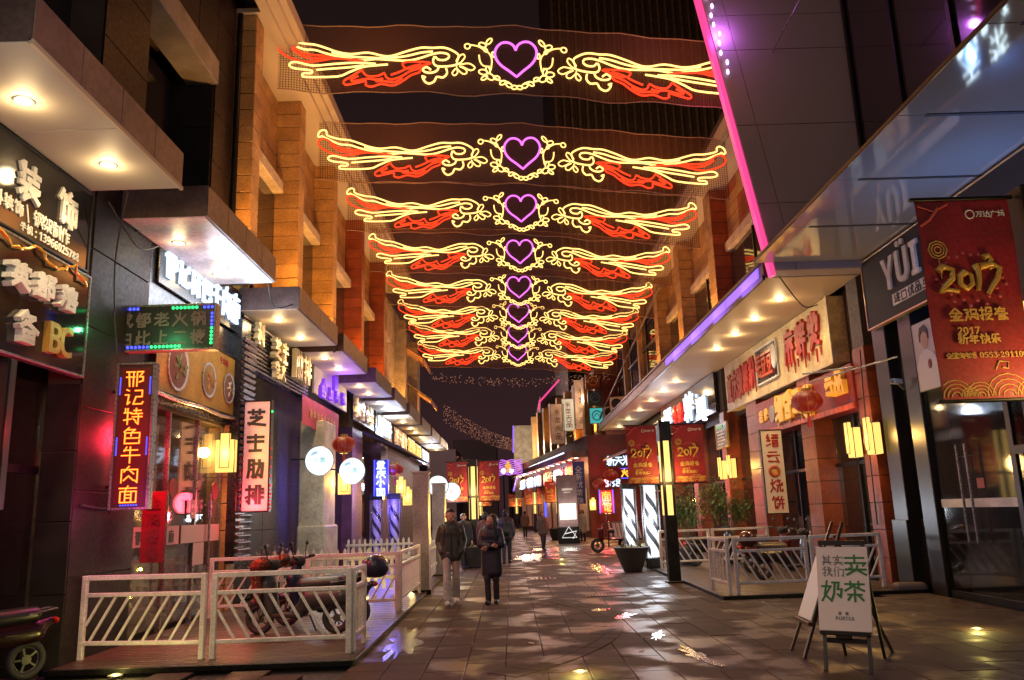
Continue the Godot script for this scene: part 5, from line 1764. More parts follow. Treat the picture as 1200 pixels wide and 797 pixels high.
# ---------------------------------------------------------------- signs on the right
func right_signs() -> void:
	var white := M("white_letter")
	# hot pot stall: long cream sign
	var o := thing("shop_sign", "long cream sign with thick dripping red characters under the violet edged canopy", "sign", P(7.5, 4.8, 23.0), -90)
	part(o, "panel", G.new().bev(Vector3(0, 0.8, -0.2), Vector3(9.35, 1.58, 0.4), 0.015).mesh(), M("sign_cream", Color(0.78, 0.62, 0.30), 0.45, 0.0, "streak", 0.6))
	part(o, "frame", G.new().bar(Vector3(-4.68, 0.0, 0.01), Vector3(4.68, 0.0, 0.01), 0.04, 0.04).bar(Vector3(4.68, 0.0, 0.01), Vector3(4.68, 1.6, 0.01), 0.04, 0.04).mesh(), M("canopy_metal"))
	var red := M("red_letter")
	write(o, "重庆酸辣粉", Vector3(-4.35, 0.32, 0.0), 0.85, Vector3(0.66, 0.02, 0), 0.11, 0.05, red, false, 0.62)
	write(o, "麻辣烫", Vector3(1.65, 0.5, 0.0), 0.85, Vector3(0.92, 0.02, 0), 0.11, 0.06, red, false, 0.78)
	for k in 22:
		var x := -4.25 + (k * 0.28 if k < 12 else 6.0 + (k - 12) * 0.26)
		part(o, "paint_drip", G.new().tube([Vector3(x, 0.5, 0.04), Vector3(x + 0.01, 0.28 + 0.12 * sin(k * 2.1), 0.04)], 0.03, 6, 0.016).mesh(), red)
	part(o, "inset", G.new().bev(Vector3(0.0, 0.85, 0.01), Vector3(1.9, 1.0, 0.04), 0.01).mesh(), M("black_panel"))
	part(o, "inset_frame", G.new().bar(Vector3(-0.96, 0.34, 0.03), Vector3(0.96, 0.34, 0.03), 0.05, 0.05).bar(Vector3(-0.96, 1.36, 0.03), Vector3(0.96, 1.36, 0.03), 0.05, 0.05).bar(Vector3(-0.96, 0.34, 0.03), Vector3(-0.96, 1.36, 0.03), 0.05, 0.05).bar(Vector3(0.96, 0.34, 0.03), Vector3(0.96, 1.36, 0.03), 0.05, 0.05).mesh(), white)
	write(o, "毛豆豆", Vector3(-0.85, 0.52, 0.03), 0.65, Vector3(0.5, 0, 0), 0.08, 0.06, M("red_tube", Color(0.5, 0.08, 0.03), 0.35), false, 0.7)
	part(o, "oval_badge", G.new().lathe([Vector2(0.01, 0.03), Vector2(0.2, 0.02), Vector2(0.21, 0.0)], 20, Vector3(0.72, 0.92, 0.05), Basis(Vector3.RIGHT, Vector3(0, 0, 1), Vector3(0, -1.7, 0))).mesh(), white)
	# red stall box with yellow characters
	o = thing("shop_sign", "red box sign with fat yellow characters below the long cream sign", "sign", P(7.46, 3.66, 20.85), -90)
	part(o, "panel", G.new().bev(Vector3(0, 0.48, -0.25), Vector3(7.0, 0.96, 0.5), 0.015).mesh(), M("red_board2", Color(0.30, 0.02, 0.012), 0.45, 0.0, "streak", 0.8))
	var yel := M("yellow_letter", Color(0.85, 0.52, 0.06), 0.4)
	write(o, "缙香云", Vector3(-1.5, 0.24, 0.0), 0.62, Vector3(0.7, 0.02, 0), 0.13, 0.1, yel)
	write(o, "云品", Vector3(2.2, 0.4, 0.0), 0.45, Vector3(0.55, 0, 0), 0.1, 0.1, yel)
	latin(o, "C", Vector3(0.85, 0.45, 0.05), 0.8, 0.1, yel)
	write(o, "招牌", Vector3(-3.2, 0.38, 0.0), 0.3, Vector3(0.5, 0.02, 0), 0.045, 0.03, yel)
	write(o, "土火上", Vector3(-1.6, 0.02, 0.0), 0.2, Vector3(0.9, 0, 0), 0.035, 0.03, yel)
	part(o, "round_badge", G.new().cyl(Vector3(-2.0, 0.5, 0.0), 0.24, 0.04, 20, Basis(Vector3.RIGHT, Vector3.BACK, Vector3.DOWN)).mesh(), M("panel_grey"))
	for k in 26:
		part(o, "tile_edge", G.new().bev(Vector3(-3.4 + k * 0.27, 0.04, 0.02), Vector3(0.25, 0.12, 0.05), 0.008).mesh(), M("red_tube"))
	red_lantern("wide red paper lantern hung before the fat yellow characters, right side", P(7.0, 4.0, 18.9), 0.36)
	# vertical flatbread sign
	o = board("vertical_sign", "white vertical sign with red flatbread characters and an orange ring, right side", "sign", P(7.02, 1.42, 22.0), 0, 0.58, 2.2, 0.16, M("sign_ivory", Color(0.75, 0.64, 0.52), 0.5), M("dark_metal"))
	for k in 4:
		write(o, ["缙", "云", "烧", "饼"][k], Vector3(-0.15, [1.76, 1.33, 0.56, 0.12][k], 0.162), 0.32, Vector3.ZERO, 0.04, 0.006, red)
	part(o, "ring_mark", G.new().tube(ring3(0.12, 18), 0.042, 6, -1.0, true).mesh(), M("orange_ring", Color(0.5, 0.09, 0.02), 0.5), Vector3(0, 1.1, 0.165))
	part(o, "ring_mark", G.new().ball(Vector3(0.01, 1.1, 0.165), Vector3(0.06, 0.06, 0.012), 12).mesh(), yel)
	part(o, "bracket", G.new().box(Vector3(0.38, 2.0, 0.06), Vector3(0.2, 0.05, 0.05)).box(Vector3(0.38, 0.3, 0.06), Vector3(0.2, 0.05, 0.05)).mesh(), M("dark_metal"))
	# import goods shop
	o = board("shop_sign", "black sign with large white latin letters and a white strip, right edge", "sign", P(7.5, 5.08, 12.6), -90, 7.1, 1.42, 0.1, M("black_gloss2", Color(0.014, 0.010, 0.008), 0.7), M("copper_trim", Color(0.55, 0.36, 0.2), 0.3, 0.6))
	latin(o, "YÜI", Vector3(-1.9, 0.84, 0.12), 0.6, 0.05, white)
	part(o, "strip", G.new().bev(Vector3(-0.9, 0.32, 0.105), Vector3(2.95, 0.22, 0.02), 0.004).mesh(), white)
	write(o, "进口优品生活", Vector3(-2.28, 0.235, 0.116), 0.17, Vector3(0.27, 0, 0), 0.026, 0.004, M("black_print"), false, 1.2)
	# poster of a person in a white blouse
	o = board("portrait_poster", "pale poster of a person in a white blouse, below the black latin letter sign", "poster", P(7.56, 3.58, 14.3), -90, 1.05, 1.25, 0.03, M("poster_pale", Color(0.42, 0.40, 0.42), 0.5), null)
	part(o, "print", G.new().lathe([Vector2(0.01, 0.012), Vector2(0.13, 0.008), Vector2(0.135, 0)], 20, Vector3(0, 0.92, 0.03), Basis(Vector3.RIGHT, Vector3.BACK, Vector3(0, -1.35, 0))).mesh(), M("skin_print", Color(0.45, 0.28, 0.22), 0.6))
	part(o, "print", G.new().prism([Vector2(-0.15, 0.88), Vector2(-0.16, 1.02), Vector2(-0.1, 1.14), Vector2(0.05, 1.17), Vector2(0.15, 1.07), Vector2(0.15, 0.9), Vector2(0.12, 1.0), Vector2(0.0, 1.07), Vector2(-0.11, 1.0)], 0.03, 0.046).mesh(), M("black_print"))
	part(o, "print", G.new().prism([Vector2(-0.34, 0.02), Vector2(-0.36, 0.45), Vector2(-0.22, 0.66), Vector2(-0.06, 0.72), Vector2(0.06, 0.72), Vector2(0.24, 0.64), Vector2(0.36, 0.45), Vector2(0.34, 0.02)], 0.03, 0.038).mesh(), M("blouse_print", Color(0.6, 0.6, 0.62), 0.6))
	part(o, "print", G.new().ball(Vector3(0.1, 0.45, 0.04), Vector3(0.07, 0.09, 0.006), 10).mesh(), M("red_paper"))
	wall_lantern("left of two warm box lanterns by the orange pillar, right side", P(7.5, 2.95, 17.4), -90, 1.0)
	wall_lantern("right of two warm box lanterns by the orange pillar, nearest on the right side", P(7.5, 2.95, 16.45), -90, 1.0)
	wall_lantern("farther warm box lantern of the pair beside the green shrub", P(7.5, 2.92, 28.4), -90, 1.2)
	wall_lantern("nearer warm box lantern of the pair beside the green shrub", P(7.5, 2.92, 27.2), -90, 1.2)
	# inn sign
	o = board("shop_sign", "glossy dark inn sign with white brush letters and two red ones, right side", "sign", P(7.5, 4.95, 34.1), -90, 10.6, 1.4, 0.1, M("black_gloss"), M("dark_metal"))
	write(o, "利米", Vector3(-4.4, 0.45, 0.1), 0.7, Vector3(1.0, 0, 0), 0.09, 0.06, mats["led_white"], false, 1.1)
	write(o, "小酸", Vector3(-2.2, 0.35, 0.1), 0.7, Vector3(1.05, 0, 0), 0.1, 0.06, glow("sign_red", Color(1.0, 0.02, 0.01), 1.2), false, 1.2)
	write(o, "辣", Vector3(0.2, 0.15, 0.1), 1.1, Vector3(1, 0, 0), 0.1, 0.06, mats["led_white"], false, 1.5)
	latin(o, "inn", Vector3(3.2, 0.6, 0.14), 0.7, 0.05, mats["led_white"])
	omni(o, Vector3(0, 0.3, 1.0), Color(0.8, 0.85, 1.0), 0.9, 0.4)
	o = board("menu_board", "small framed menu board with green heading by the inn sign", "sign", P(7.5, 3.65, 28.6), -90, 1.5, 0.85, 0.05, M("black_panel"), M("gold_letter"))
	part(o, "heading", G.new().box(Vector3(-0.2, 0.74, 0.055), Vector3(0.9, 0.12, 0.01)).mesh(), glow("menu_green", Color(0.2, 0.6, 0.05), 0.4))
	var ml := G.new()
	for k in 5:
		ml.box(Vector3(-0.1 + 0.05 * (k % 2), 0.58 - k * 0.11, 0.055), Vector3(1.1 - 0.15 * (k % 3), 0.035, 0.008))
	part(o, "print", ml.mesh(), M("white_letter"))
	for k in 4:
		var q := thing("spotlight", ["first small white spotlight under the inn sign", "second small white spotlight under the inn sign", "third small white spotlight under the inn sign", "fourth small white spotlight under the inn sign, nearest"][k], "spotlight", P(7.2, 4.8, 35.5 - k * 1.9), 0, "small white spotlights under the inn sign")
		part(q, "lamp_glass", G.new().ball(Vector3.ZERO, Vector3(0.1, 0.06, 0.1), 10).mesh(), mats["bulb_white"])
		part(q, "arm", G.new().bar(Vector3(0, 0.03, 0), Vector3(0.3, 0.1, 0), 0.02, 0.02).mesh(), M("dark_metal"))
		spot(q, Vector3(0, -0.08, 0), Vector3(0.2, -1, 0), Color(0.9, 0.95, 1.0), 1.2, 60)
	# further boards on the same wall, beyond the inn
	o = board("shop_sign", "white lit sign board beyond the inn sign on the right", "sign", P(7.5, 4.6, 45.0), -90, 9.5, 1.3, 0.1, M("black_panel"), null)
	write(o, "新品天茶", Vector3(-4.0, 0.3, 0.1), 0.8, Vector3(2.2, 0, 0), 0.14, 0.08, mats["led_white"], false, 1.6)
	# on the red wall that faces the camera, where the street narrows
	var wall := [
		["lit_sign", "white lit sign on the red end wall, topmost", 6.6, 4.15, 1.6, 0.75, "新天米", "white", "black_panel"],
		["lit_sign", "white figures 1888 on a blue black board at the red end wall", 5.85, 2.95, 1.2, 0.5, "", "white", "black_panel"],
		["led_sign", "orange LED beer sign with blue edge on the red end wall", 7.1, 3.45, 0.85, 0.6, "火锅", "amber", "led_board"],
	]
	for s in wall:
		o = board(s[0], s[1], "sign", P(s[2], s[3], 49.9), 0, s[4], s[5], 0.12, M(s[8]), null)
		if s[6]:
			write(o, s[6], Vector3(-s[4] * 0.45, 0.12, 0.12), s[5] * 0.7, Vector3(s[4] * 0.9 / s[6].length(), 0, 0), 0.075, 0.04, mats["led_white"] if s[7] == "white" else mats["led_amber"], false, 0.9)
		else:
			latin(o, "1.888", Vector3(0, 0.25, 0.14), 0.45, 0.04, mats["led_white"])
		if s[7] == "amber":
			part(o, "led_edge", G.new().box(Vector3(0, 0.02, 0.1), Vector3(0.85, 0.04, 0.06)).box(Vector3(0, 0.6, 0.1), Vector3(0.85, 0.04, 0.06)).mesh(), mats["led_blue"])
	o = board("led_sign", "upright orange and red LED sign edged in blue, beside the parked cargo tricycle", "sign", P(4.35, 1.5, 38), 0, 0.62, 1.05, 0.12, M("led_board"), null)
	write(o, "面馆", Vector3(-0.2, 0.56, 0.12), 0.4, Vector3(0, -0.47, 0), 0.05, 0.01, mats["led_amber"])
	part(o, "red_field", G.new().box(Vector3(0, 0.52, 0.121), Vector3(0.54, 0.96, 0.004)).mesh(), glow("led_field2", Color(1.0, 0.02, 0.01), 0.7))
	part(o, "led_edge", G.new().box(Vector3(-0.31, 0.52, 0.1), Vector3(0.04, 1.05, 0.1)).box(Vector3(0.31, 0.52, 0.1), Vector3(0.04, 1.05, 0.1)).mesh(), mats["led_blue"])
	part(o, "stand", G.new().bar(Vector3(0, -1.5, 0.05), Vector3(0, 0, 0.05), 0.06, 0.06).mesh(), M("dark_metal"))
	omni(o, Vector3(0, 0.5, 0.5), Color(1.0, 0.08, 0.12), 3.0, 0.2)
	red_lantern("red paper lantern left on the red end wall", P(4.6, 2.95, 43), 0.36)
	red_lantern("red paper lantern right on the red end wall, under the awning", P(5.6, 3.5, 46), 0.42)
	wall_lantern("warm box lantern on the red end wall", P(5.75, 1.75, 49.9), 0, 2.0)
	wall_lantern("far warm box lantern at the corner of the red end wall", P(4.9, 2.0, 50.2), 0, 2.0)
	o = thing("awning", "white and grey striped awning under the far end of the violet edged canopy", "awning", P(6, 4.8, 48))
	for j in 7:
		wpart(o, "stripe", G.new().prism([Vector2(7.5, 5.3), Vector2(5.6, 4.6), Vector2(5.6, 4.5), Vector2(7.5, 5.2)], -46.5 - (j + 1) * 0.45, -46.5 - j * 0.45), M("white_letter") if j % 2 else M("panel_grey"))
	# tall pale vertical banners over the corner shops
	var pale := M("pale_banner", Color(0.60, 0.44, 0.32), 0.6, 0.0, "streak", 0.6)
	for k in 3:
		var s: Array = [[3.45, 6.3, 58, 0.95, 2.85], [4.24, 7.2, 58, 0.85, 2.3], [5.2, 7.3, 58, 0.9, 3.55]][k]
		o = board("vertical_sign", ["pale vertical banner sign with brown print, farthest of three over the corner shops", "bright pale vertical banner sign, middle of three over the corner shops", "tall pale vertical banner sign, nearest of three over the corner shops"][k], "sign", P(s[0], s[1], s[2]), 0, s[3], s[4], 0.2, pale if k != 1 else glow("pale_lit", Color(0.9, 0.75, 0.5), 0.5), M("dark_metal"), "pale vertical banner signs over the corner shops")
		write(o, "米茶天品", Vector3(-0.2, s[4] * 0.72, 0.2), 0.4, Vector3(0.02, -s[4] * 0.2, 0), 0.05, 0.01, M("brown_print", Color(0.12, 0.06, 0.04), 0.6))
		part(o, "bracket", G.new().box(Vector3(0.8, s[4] * 0.8, 0.1), Vector3(0.8, 0.08, 0.08)).box(Vector3(0.8, s[4] * 0.2, 0.1), Vector3(0.8, 0.08, 0.08)).mesh(), M("dark_metal"))
	omni(o, Vector3(-0.3, 1.9, 2.0), Color(1.0, 0.7, 0.45), 2.2, 0.3)
	for k in 3:
		var s: Array = [[5.58, 7.0, 51.5, 0.9, 0.98], [5.53, 8.15, 51.5, 0.9, 0.9], [5.45, 9.25, 51.5, 0.92, 0.88]][k]
		var face: Material = mats["cyan_sign"] if k == 0 else M("green_off", Color(0.06, 0.16, 0.13), 0.5) if k == 1 else M("orange_off", Color(0.35, 0.10, 0.03), 0.5)
		o = board("square_sign", ["square cyan lit sign with a swirl mark, lowest of three", "square dark green sign, middle of three", "square orange sign with a ring mark, topmost of three"][k], "sign", P(s[0], s[1], s[2]), 0, s[3], s[4], 0.18, face, M("dark_metal"))
		part(o, "mark", G.new().tube(ring3(0.3, 16), 0.04, 5, -1.0, true).tube([Vector3(-0.2, -0.1, 0), Vector3(0.0, 0.15, 0), Vector3(0.18, -0.05, 0)], 0.035, 5).mesh(), M("mark_teal") if k < 2 else M("yellow_letter"), Vector3(0, 0.5, 0.19))
	# signs along the bending corner shops, seen small
	for k in 6:
		var f: float = [0.12, 0.27, 0.42, 0.58, 0.72, 0.88][k]
		var x := lerpf(4.8, 1.0, f) - 0.35
		var d := lerpf(50.6, 80.0, f)
		o = thing("lit_sign", ["warm lit board on the corner shops, nearest", "dark board with pale figures on the corner shops", "red LED board on the corner shops", "white letters on blue, corner shops", "white brush letters, corner shops", "white strip sign at the far end of the corner shops"][k], "sign", P(x, 3.6, d), -82)
		part(o, "panel", G.new().bev(Vector3(0, 0.5, 0.0), Vector3(3.6, 1.0, 0.1), 0.02).mesh(), M("black_panel"))
		write(o, ["香茶米", "老火牛", "全新天", "小米茶", "利天达", "上品口"][k], Vector3(-1.6, 0.15, 0.05), 0.7, Vector3(1.1, 0, 0), 0.12, 0.05, [glow("warm_letter"), M("cream_letter"), glow("sign_red2", Color(1.0, 0.06, 0.01), 1.6), mats["led_white"], mats["led_white"], mats["led_white"]][k], false, 1.4)
	for k in 3:
		o = thing("neon_tube", ["white blue light tube along the canopy edge of the corner shops", "violet light tube at the far end of the corner shops", "blue light tube on a far corner shop pillar"][k], "neon", P([2.6, 0.9, 3.0][k], [5.35, 5.6, 2.6][k], [64, 79, 66][k]))
		if k == 0:
			wpart(o, "tube", G.new().tube([P(3.6, 5.45, 55), P(1.6, 5.4, 71)], 0.06, 5), glow("tube_cold", Color(0.7, 0.75, 1.0), 1.6))
		elif k == 1:
			wpart(o, "tube", G.new().tube([P(0.2, 3.6, 77), P(0.5, 4.7, 78), P(1.8, 5.6, 76)], 0.07, 5), mats["led_purple"])
		else:
			wpart(o, "tube", G.new().tube([P(2.7, 1.2, 66), P(2.7, 2.4, 66)], 0.1, 6).tube([P(3.3, 1.2, 66), P(3.3, 2.4, 66)], 0.1, 6), mats["led_blue"])
	o = board("vertical_sign", "dark blue vertical sign with pale characters beside the pylon", "sign", P(3.75, 2.0, 45.5), 0, 0.65, 2.3, 0.15, M("blue_board2", Color(0.03, 0.03, 0.2), 0.5), null)
	write(o, "全新优茶快", Vector3(-0.17, 1.7, 0.15), 0.34, Vector3(0, -0.42, 0), 0.045, 0.01, M("led_off2", Color(0.5, 0.5, 0.6), 0.6))


# ---------------------------------------------------------------- street furniture
func street_furniture() -> void:
	lamp_post("lamp post at the right edge, its red banner close to the camera", P(4.27, 0, 6.2), [-1.0], 0.75, 1.62, 4.12)
	lamp_post("lamp post standing at the right deck edge with two red banners", P(3.64, 0, 19.15), [-1.0, 1.0], 0.72, 1.35, 3.66)
	lamp_post("lamp post in a round planter behind the walking pair, two red banners", P(-1.25, 0, 27.2), [-1.0, 1.0], 0.68, 1.3, 3.45)
	lamp_post("far lamp post before the corner shops on the right, two red banners", P(3.05, 0, 54), [-1.0, 1.0], 0.68, 1.3, 3.6)
	lamp_post("farther lamp post on the right side with two red banners", P(1.9, 0, 68), [-1.0, 1.0], 0.68, 1.3, 3.6)
	lamp_post("farthest lamp post with two red banners at the bend", P(0.5, 0, 86), [-1.0, 1.0], 0.68, 1.3, 3.6)
	lamp_post("far lamp post left of the walking pair's gap", P(-2.5, 0, 66), [-1.0, 1.0], 0.68, 1.3, 3.6)
	# tapered planters
	var first: Node3D
	for k in 3:
		var at := [P(3.22, 0, 22.75), P(-1.27, 0, 26.7), P(2.55, 0, 49)][k] as Vector3
		var label: String = ["dark tapered planter tub before the lit barber poles, right side", "dark tapered planter tub at the foot of the post behind the pair", "far dark tapered planter tub near the pylon"][k]
		if k:
			copy(first, label, at)
			continue
		first = thing("planter", label, "planter", at, 0, "dark tapered planter tubs")
		part(first, "tub", G.new().lathe([Vector2(0.0, 0.0), Vector2(0.23, 0.0), Vector2(0.25, 0.03), Vector2(0.47, 0.60), Vector2(0.5, 0.62), Vector2(0.5, 0.66), Vector2(0.45, 0.66), Vector2(0.42, 0.55)], 24).mesh(), M("tub", Color(0.055, 0.05, 0.052), 0.55, 0.0, "speck", 2.0, 0.2))
		part(first, "soil", G.new().cyl(Vector3(0, 0.52, 0), 0.43, 0.06, 20).mesh(), M("soil", Color(0.03, 0.022, 0.016), 0.9, 0.0, "speck", 3.0))
		var lf := G.new()
		for j in 90:
			var a := rng.randf() * TAU
			var r := sqrt(rng.randf()) * 0.39
			var c := Vector3(cos(a) * r, 0.59 + rng.randf() * 0.12, sin(a) * r)
			var t := Vector3(rng.randf_range(-1, 1), rng.randf_range(0.2, 1), rng.randf_range(-1, 1)).normalized()
			var s := t.cross(Vector3.UP).normalized() * 0.03
			lf.quad(c - s, c + t * 0.07, c + s, c - t * 0.03)
		part(first, "foliage", lf.mesh(), M("ground_leaf", Color(0.10, 0.09, 0.02), 0.6))
	# barber poles
	barber_pole("lit barber pole behind the planter tub, black stripes on glowing white, right side", P(3.85, 0.05, 27.2), true)
	barber_pole("lit barber pole beside the white railing, black stripes on glowing white, right side", P(3.86, 0.05, 23.1), true)
	barber_pole("unlit barber pole nearest the white post, grey and black stripes, left side", P(-4.25, 0.05, 30), false)
	barber_pole("unlit barber pole under the blue glowing sign, grey and black stripes, left side", P(-4.98, 0.05, 30.5), false)
	# white posts at the left deck edge
	for k in 2:
		var o := thing("white_post", ["tall square pale post at the left deck edge, nearer one", "tall square pale post at the left deck edge, farther one"][k], "post", [P(-2.02, 0, 18.5), P(-2.02, 0, 23.0)][k], 0, "pale square posts at the left deck edge")
		var h: float = [2.6, 2.5][k]
		part(o, "shaft", G.new().bev(Vector3(0, h / 2, 0), Vector3(0.35, h, 0.35), 0.012).mesh(), M("concrete_post"))
		part(o, "cap", G.new().bev(Vector3(0, h + 0.02, 0), Vector3(0.39, 0.05, 0.39), 0.01).mesh(), M("concrete_post"))
		part(o, "foot", G.new().bev(Vector3(0, 0.05, 0), Vector3(0.42, 0.1, 0.42), 0.012).mesh(), M("dark_metal"))
		part(o, "light_strip", G.new().bev(Vector3(0.182, 1.6, 0), Vector3(0.02, 1.1, 0.08), 0.004).mesh(), mats["strip_warm"])
		omni(o, Vector3(0.5, 1.7, 0.1), Color(1.0, 0.6, 0.15), 0.4, 0.15)
	# information pylon
	var o := thing("pylon", "pale square information pylon with a lit screen and white triangle emblem", "pylon", P(2.9, 0, 43.2))
	part(o, "body", G.new().bev(Vector3(0, 1.75, 0), Vector3(1.05, 3.5, 0.45), 0.03).mesh(), M("pylon_pink", Color(0.24, 0.15, 0.15), 0.45, 0.0, "streak", 0.6))
	part(o, "screen", G.new().bev(Vector3(0, 1.62, 0.23), Vector3(0.86, 0.82, 0.03), 0.01).mesh(), glow("screen_white", Color(1.0, 0.95, 0.82), 1.2))
	part(o, "plinth", G.new().bev(Vector3(0, 0.42, 0.02), Vector3(1.09, 0.84, 0.46), 0.02).mesh(), M("dark_metal"))
	part(o, "emblem", G.new().tube([Vector3(0, 0.85, 0.27), Vector3(-0.35, 0.3, 0.27), Vector3(0.4, 0.3, 0.27)], 0.03, 5, -1.0, true).tube([Vector3(-0.2, 0.5, 0.27), Vector3(0.4, 0.62, 0.27), Vector3(0.2, 0.25, 0.27)], 0.028, 5).mesh(), glow("emblem_white", Color(1, 0.95, 0.9), 0.8))
	part(o, "heading", G.new().box(Vector3(0, 2.75, 0.235), Vector3(0.55, 0.12, 0.02)).box(Vector3(0, 2.6, 0.235), Vector3(0.35, 0.05, 0.02)).mesh(), M("white_letter"))
	omni(o, Vector3(0, 1.6, 0.9), Color(1.0, 0.93, 0.8), 0.8, 0.3)
	# easel boards
	easels()
	# ground lights
	var spots := [[-4.61, 9.9], [0.67, 9.16], [6.0, 11.1], [1.68, 29.3], [-3.15, 17.82], [-2.25, 18.7]]
	var words := ["small round light set in the paving before the left railing", "small round light set in the paving in the middle foreground", "small round light set in the paving right of the easels", "small round light set in the paving far down the street", "small round light on the left deck behind the railing", "small round light on the left deck edge by the white post"]
	for k in spots.size():
		var s: Array = spots[k]
		var y := 0.055 if k > 3 else 0.0
		var q := thing("ground_light", words[k], "ground light", P(s[0], y, s[1]), 0, "small round lights set in the ground")
		part(q, "ring", G.new().lathe([Vector2(0.052, 0.012), Vector2(0.075, 0.014), Vector2(0.085, 0.0)], 20).mesh(), M("steel"))
		part(q, "lamp_glass", G.new().lathe([Vector2(0.0, 0.024), Vector2(0.03, 0.022), Vector2(0.056, 0.01)], 16).mesh(), mats["ground_glow"])
		omni(q, Vector3(0, 0.16, 0), Color(1.0, 0.8, 0.2), 0.14, 0.05)
	# drain grate with bars
	o = thing("drain_grate", "narrow iron drain grate across the paving", "grate", P(1.83, 0.0, 16.87), 3)
	part(o, "frame", G.new().box(Vector3(0, 0.004, -0.17), Vector3(0.86, 0.014, 0.03)).box(Vector3(0, 0.004, 0.17), Vector3(0.86, 0.014, 0.03)).mesh(), M("dark_metal"))
	part(o, "pit", G.new().box(Vector3(0, -0.0, 0), Vector3(0.84, 0.006, 0.32)).mesh(), M("joint_dark"))
	for k in 13:
		part(o, "bar", G.new().bev(Vector3(-0.4 + k * 0.067, 0.008, 0), Vector3(0.03, 0.012, 0.33), 0.003).mesh(), M("grate_iron", Color(0.12, 0.1, 0.1), 0.4, 0.6))
	# flowering bamboo-like shrub behind the right railing
	for k in 2:
		var at: Vector3 = [P(5.0, 0.05, 24.0), P(6.3, 0.05, 24.2)][k]
		var p := thing("shrub", ["leafy green shrub with pink flowers behind the right railing, street side", "leafy green shrub behind the right railing, beside the wall lanterns"][k], "shrub", at)
		part(p, "pot", G.new().lathe([Vector2(0, 0), Vector2(0.22, 0), Vector2(0.32, 0.45), Vector2(0.28, 0.45)], 16).mesh(), M("tub"))
		var stems := G.new()
		var leaves := G.new()
		var pale := G.new()
		var petals := G.new()
		for j in 22:
			var a := rng.randf() * TAU
			var lean := rng.randf_range(0.2, 0.75)
			var top := Vector3(cos(a) * lean, rng.randf_range(1.5, 2.45), sin(a) * lean * 0.8)
			var mid := top * Vector3(0.35, 0.6, 0.35)
			stems.tube([Vector3(0, 0.4, 0), mid, top], 0.012, 5, 0.005)
			for n in 70:
				var t := rng.randf_range(0.3, 1.0)
				var c := mid.lerp(top, t) + Vector3(rng.randf_range(-0.16, 0.16), rng.randf_range(-0.16, 0.1), rng.randf_range(-0.16, 0.16))
				var dir := Vector3(rng.randf_range(-1, 1), rng.randf_range(-0.9, 0.3), rng.randf_range(-1, 1)).normalized()
				var s := dir.cross(Vector3(0.3, 1, 0.2)).normalized() * 0.017
				var l := rng.randf_range(0.1, 0.19)
				(leaves if n % 3 else pale).quad(c, c + dir * l * 0.5 + s, c + dir * l + Vector3(0, -0.02, 0), c + dir * l * 0.5 - s)
		if k == 0:
			for j in 26:
				var c := Vector3(0.35 + rng.randf_range(-0.15, 0.15), rng.randf_range(0.9, 2.0), 0.3)
				petals.ball(c, Vector3.ONE * rng.randf_range(0.02, 0.04), 5)
		part(p, "stems", stems.mesh(), M("stem", Color(0.12, 0.10, 0.04), 0.6))
		part(p, "leaves", leaves.mesh(), M("leaf_green", Color(0.07, 0.13, 0.025), 0.45))
		part(p, "leaves", pale.mesh(), M("leaf_pale", Color(0.14, 0.18, 0.04), 0.45))
		if k == 0:
			part(p, "petals", petals.mesh(), M("petal", Color(0.7, 0.05, 0.22), 0.6))
	# reddish plants by the stone wall on the left
	for k in 2:
		var p := thing("potted_plant", ["low reddish potted plant by the dark stone wall, nearer one", "low reddish potted plant by the dark stone wall, farther one"][k], "plant", P(-5.3 + 0.2 * k, 0.05, 17.6 + 1.1 * k))
		part(p, "pot", G.new().lathe([Vector2(0, 0), Vector2(0.16, 0), Vector2(0.22, 0.32), Vector2(0.19, 0.32)], 14).mesh(), M("tub"))
		var lv := G.new()
		for j in 240:
			var c := Vector3(rng.randfn(0, 0.2), 0.55 + absf(rng.randfn(0, 0.22)), rng.randfn(0, 0.18))
			var dir := Vector3(rng.randf_range(-1, 1), rng.randf_range(-0.3, 1), rng.randf_range(-1, 1)).normalized()
			var s := dir.cross(Vector3.UP).normalized() * 0.022
			lv.quad(c, c + dir * 0.05 + s, c + dir * 0.11, c + dir * 0.05 - s)
		part(p, "leaves", lv.mesh(), M("leaf_red", Color(0.2, 0.07, 0.05), 0.6))
		part(p, "stems", G.new().tube([Vector3(0, 0.3, 0), Vector3(0.05, 0.7, 0)], 0.015, 5).tube([Vector3(0, 0.3, 0), Vector3(-0.1, 0.65, 0.05)], 0.015, 5).mesh(), M("stem"))


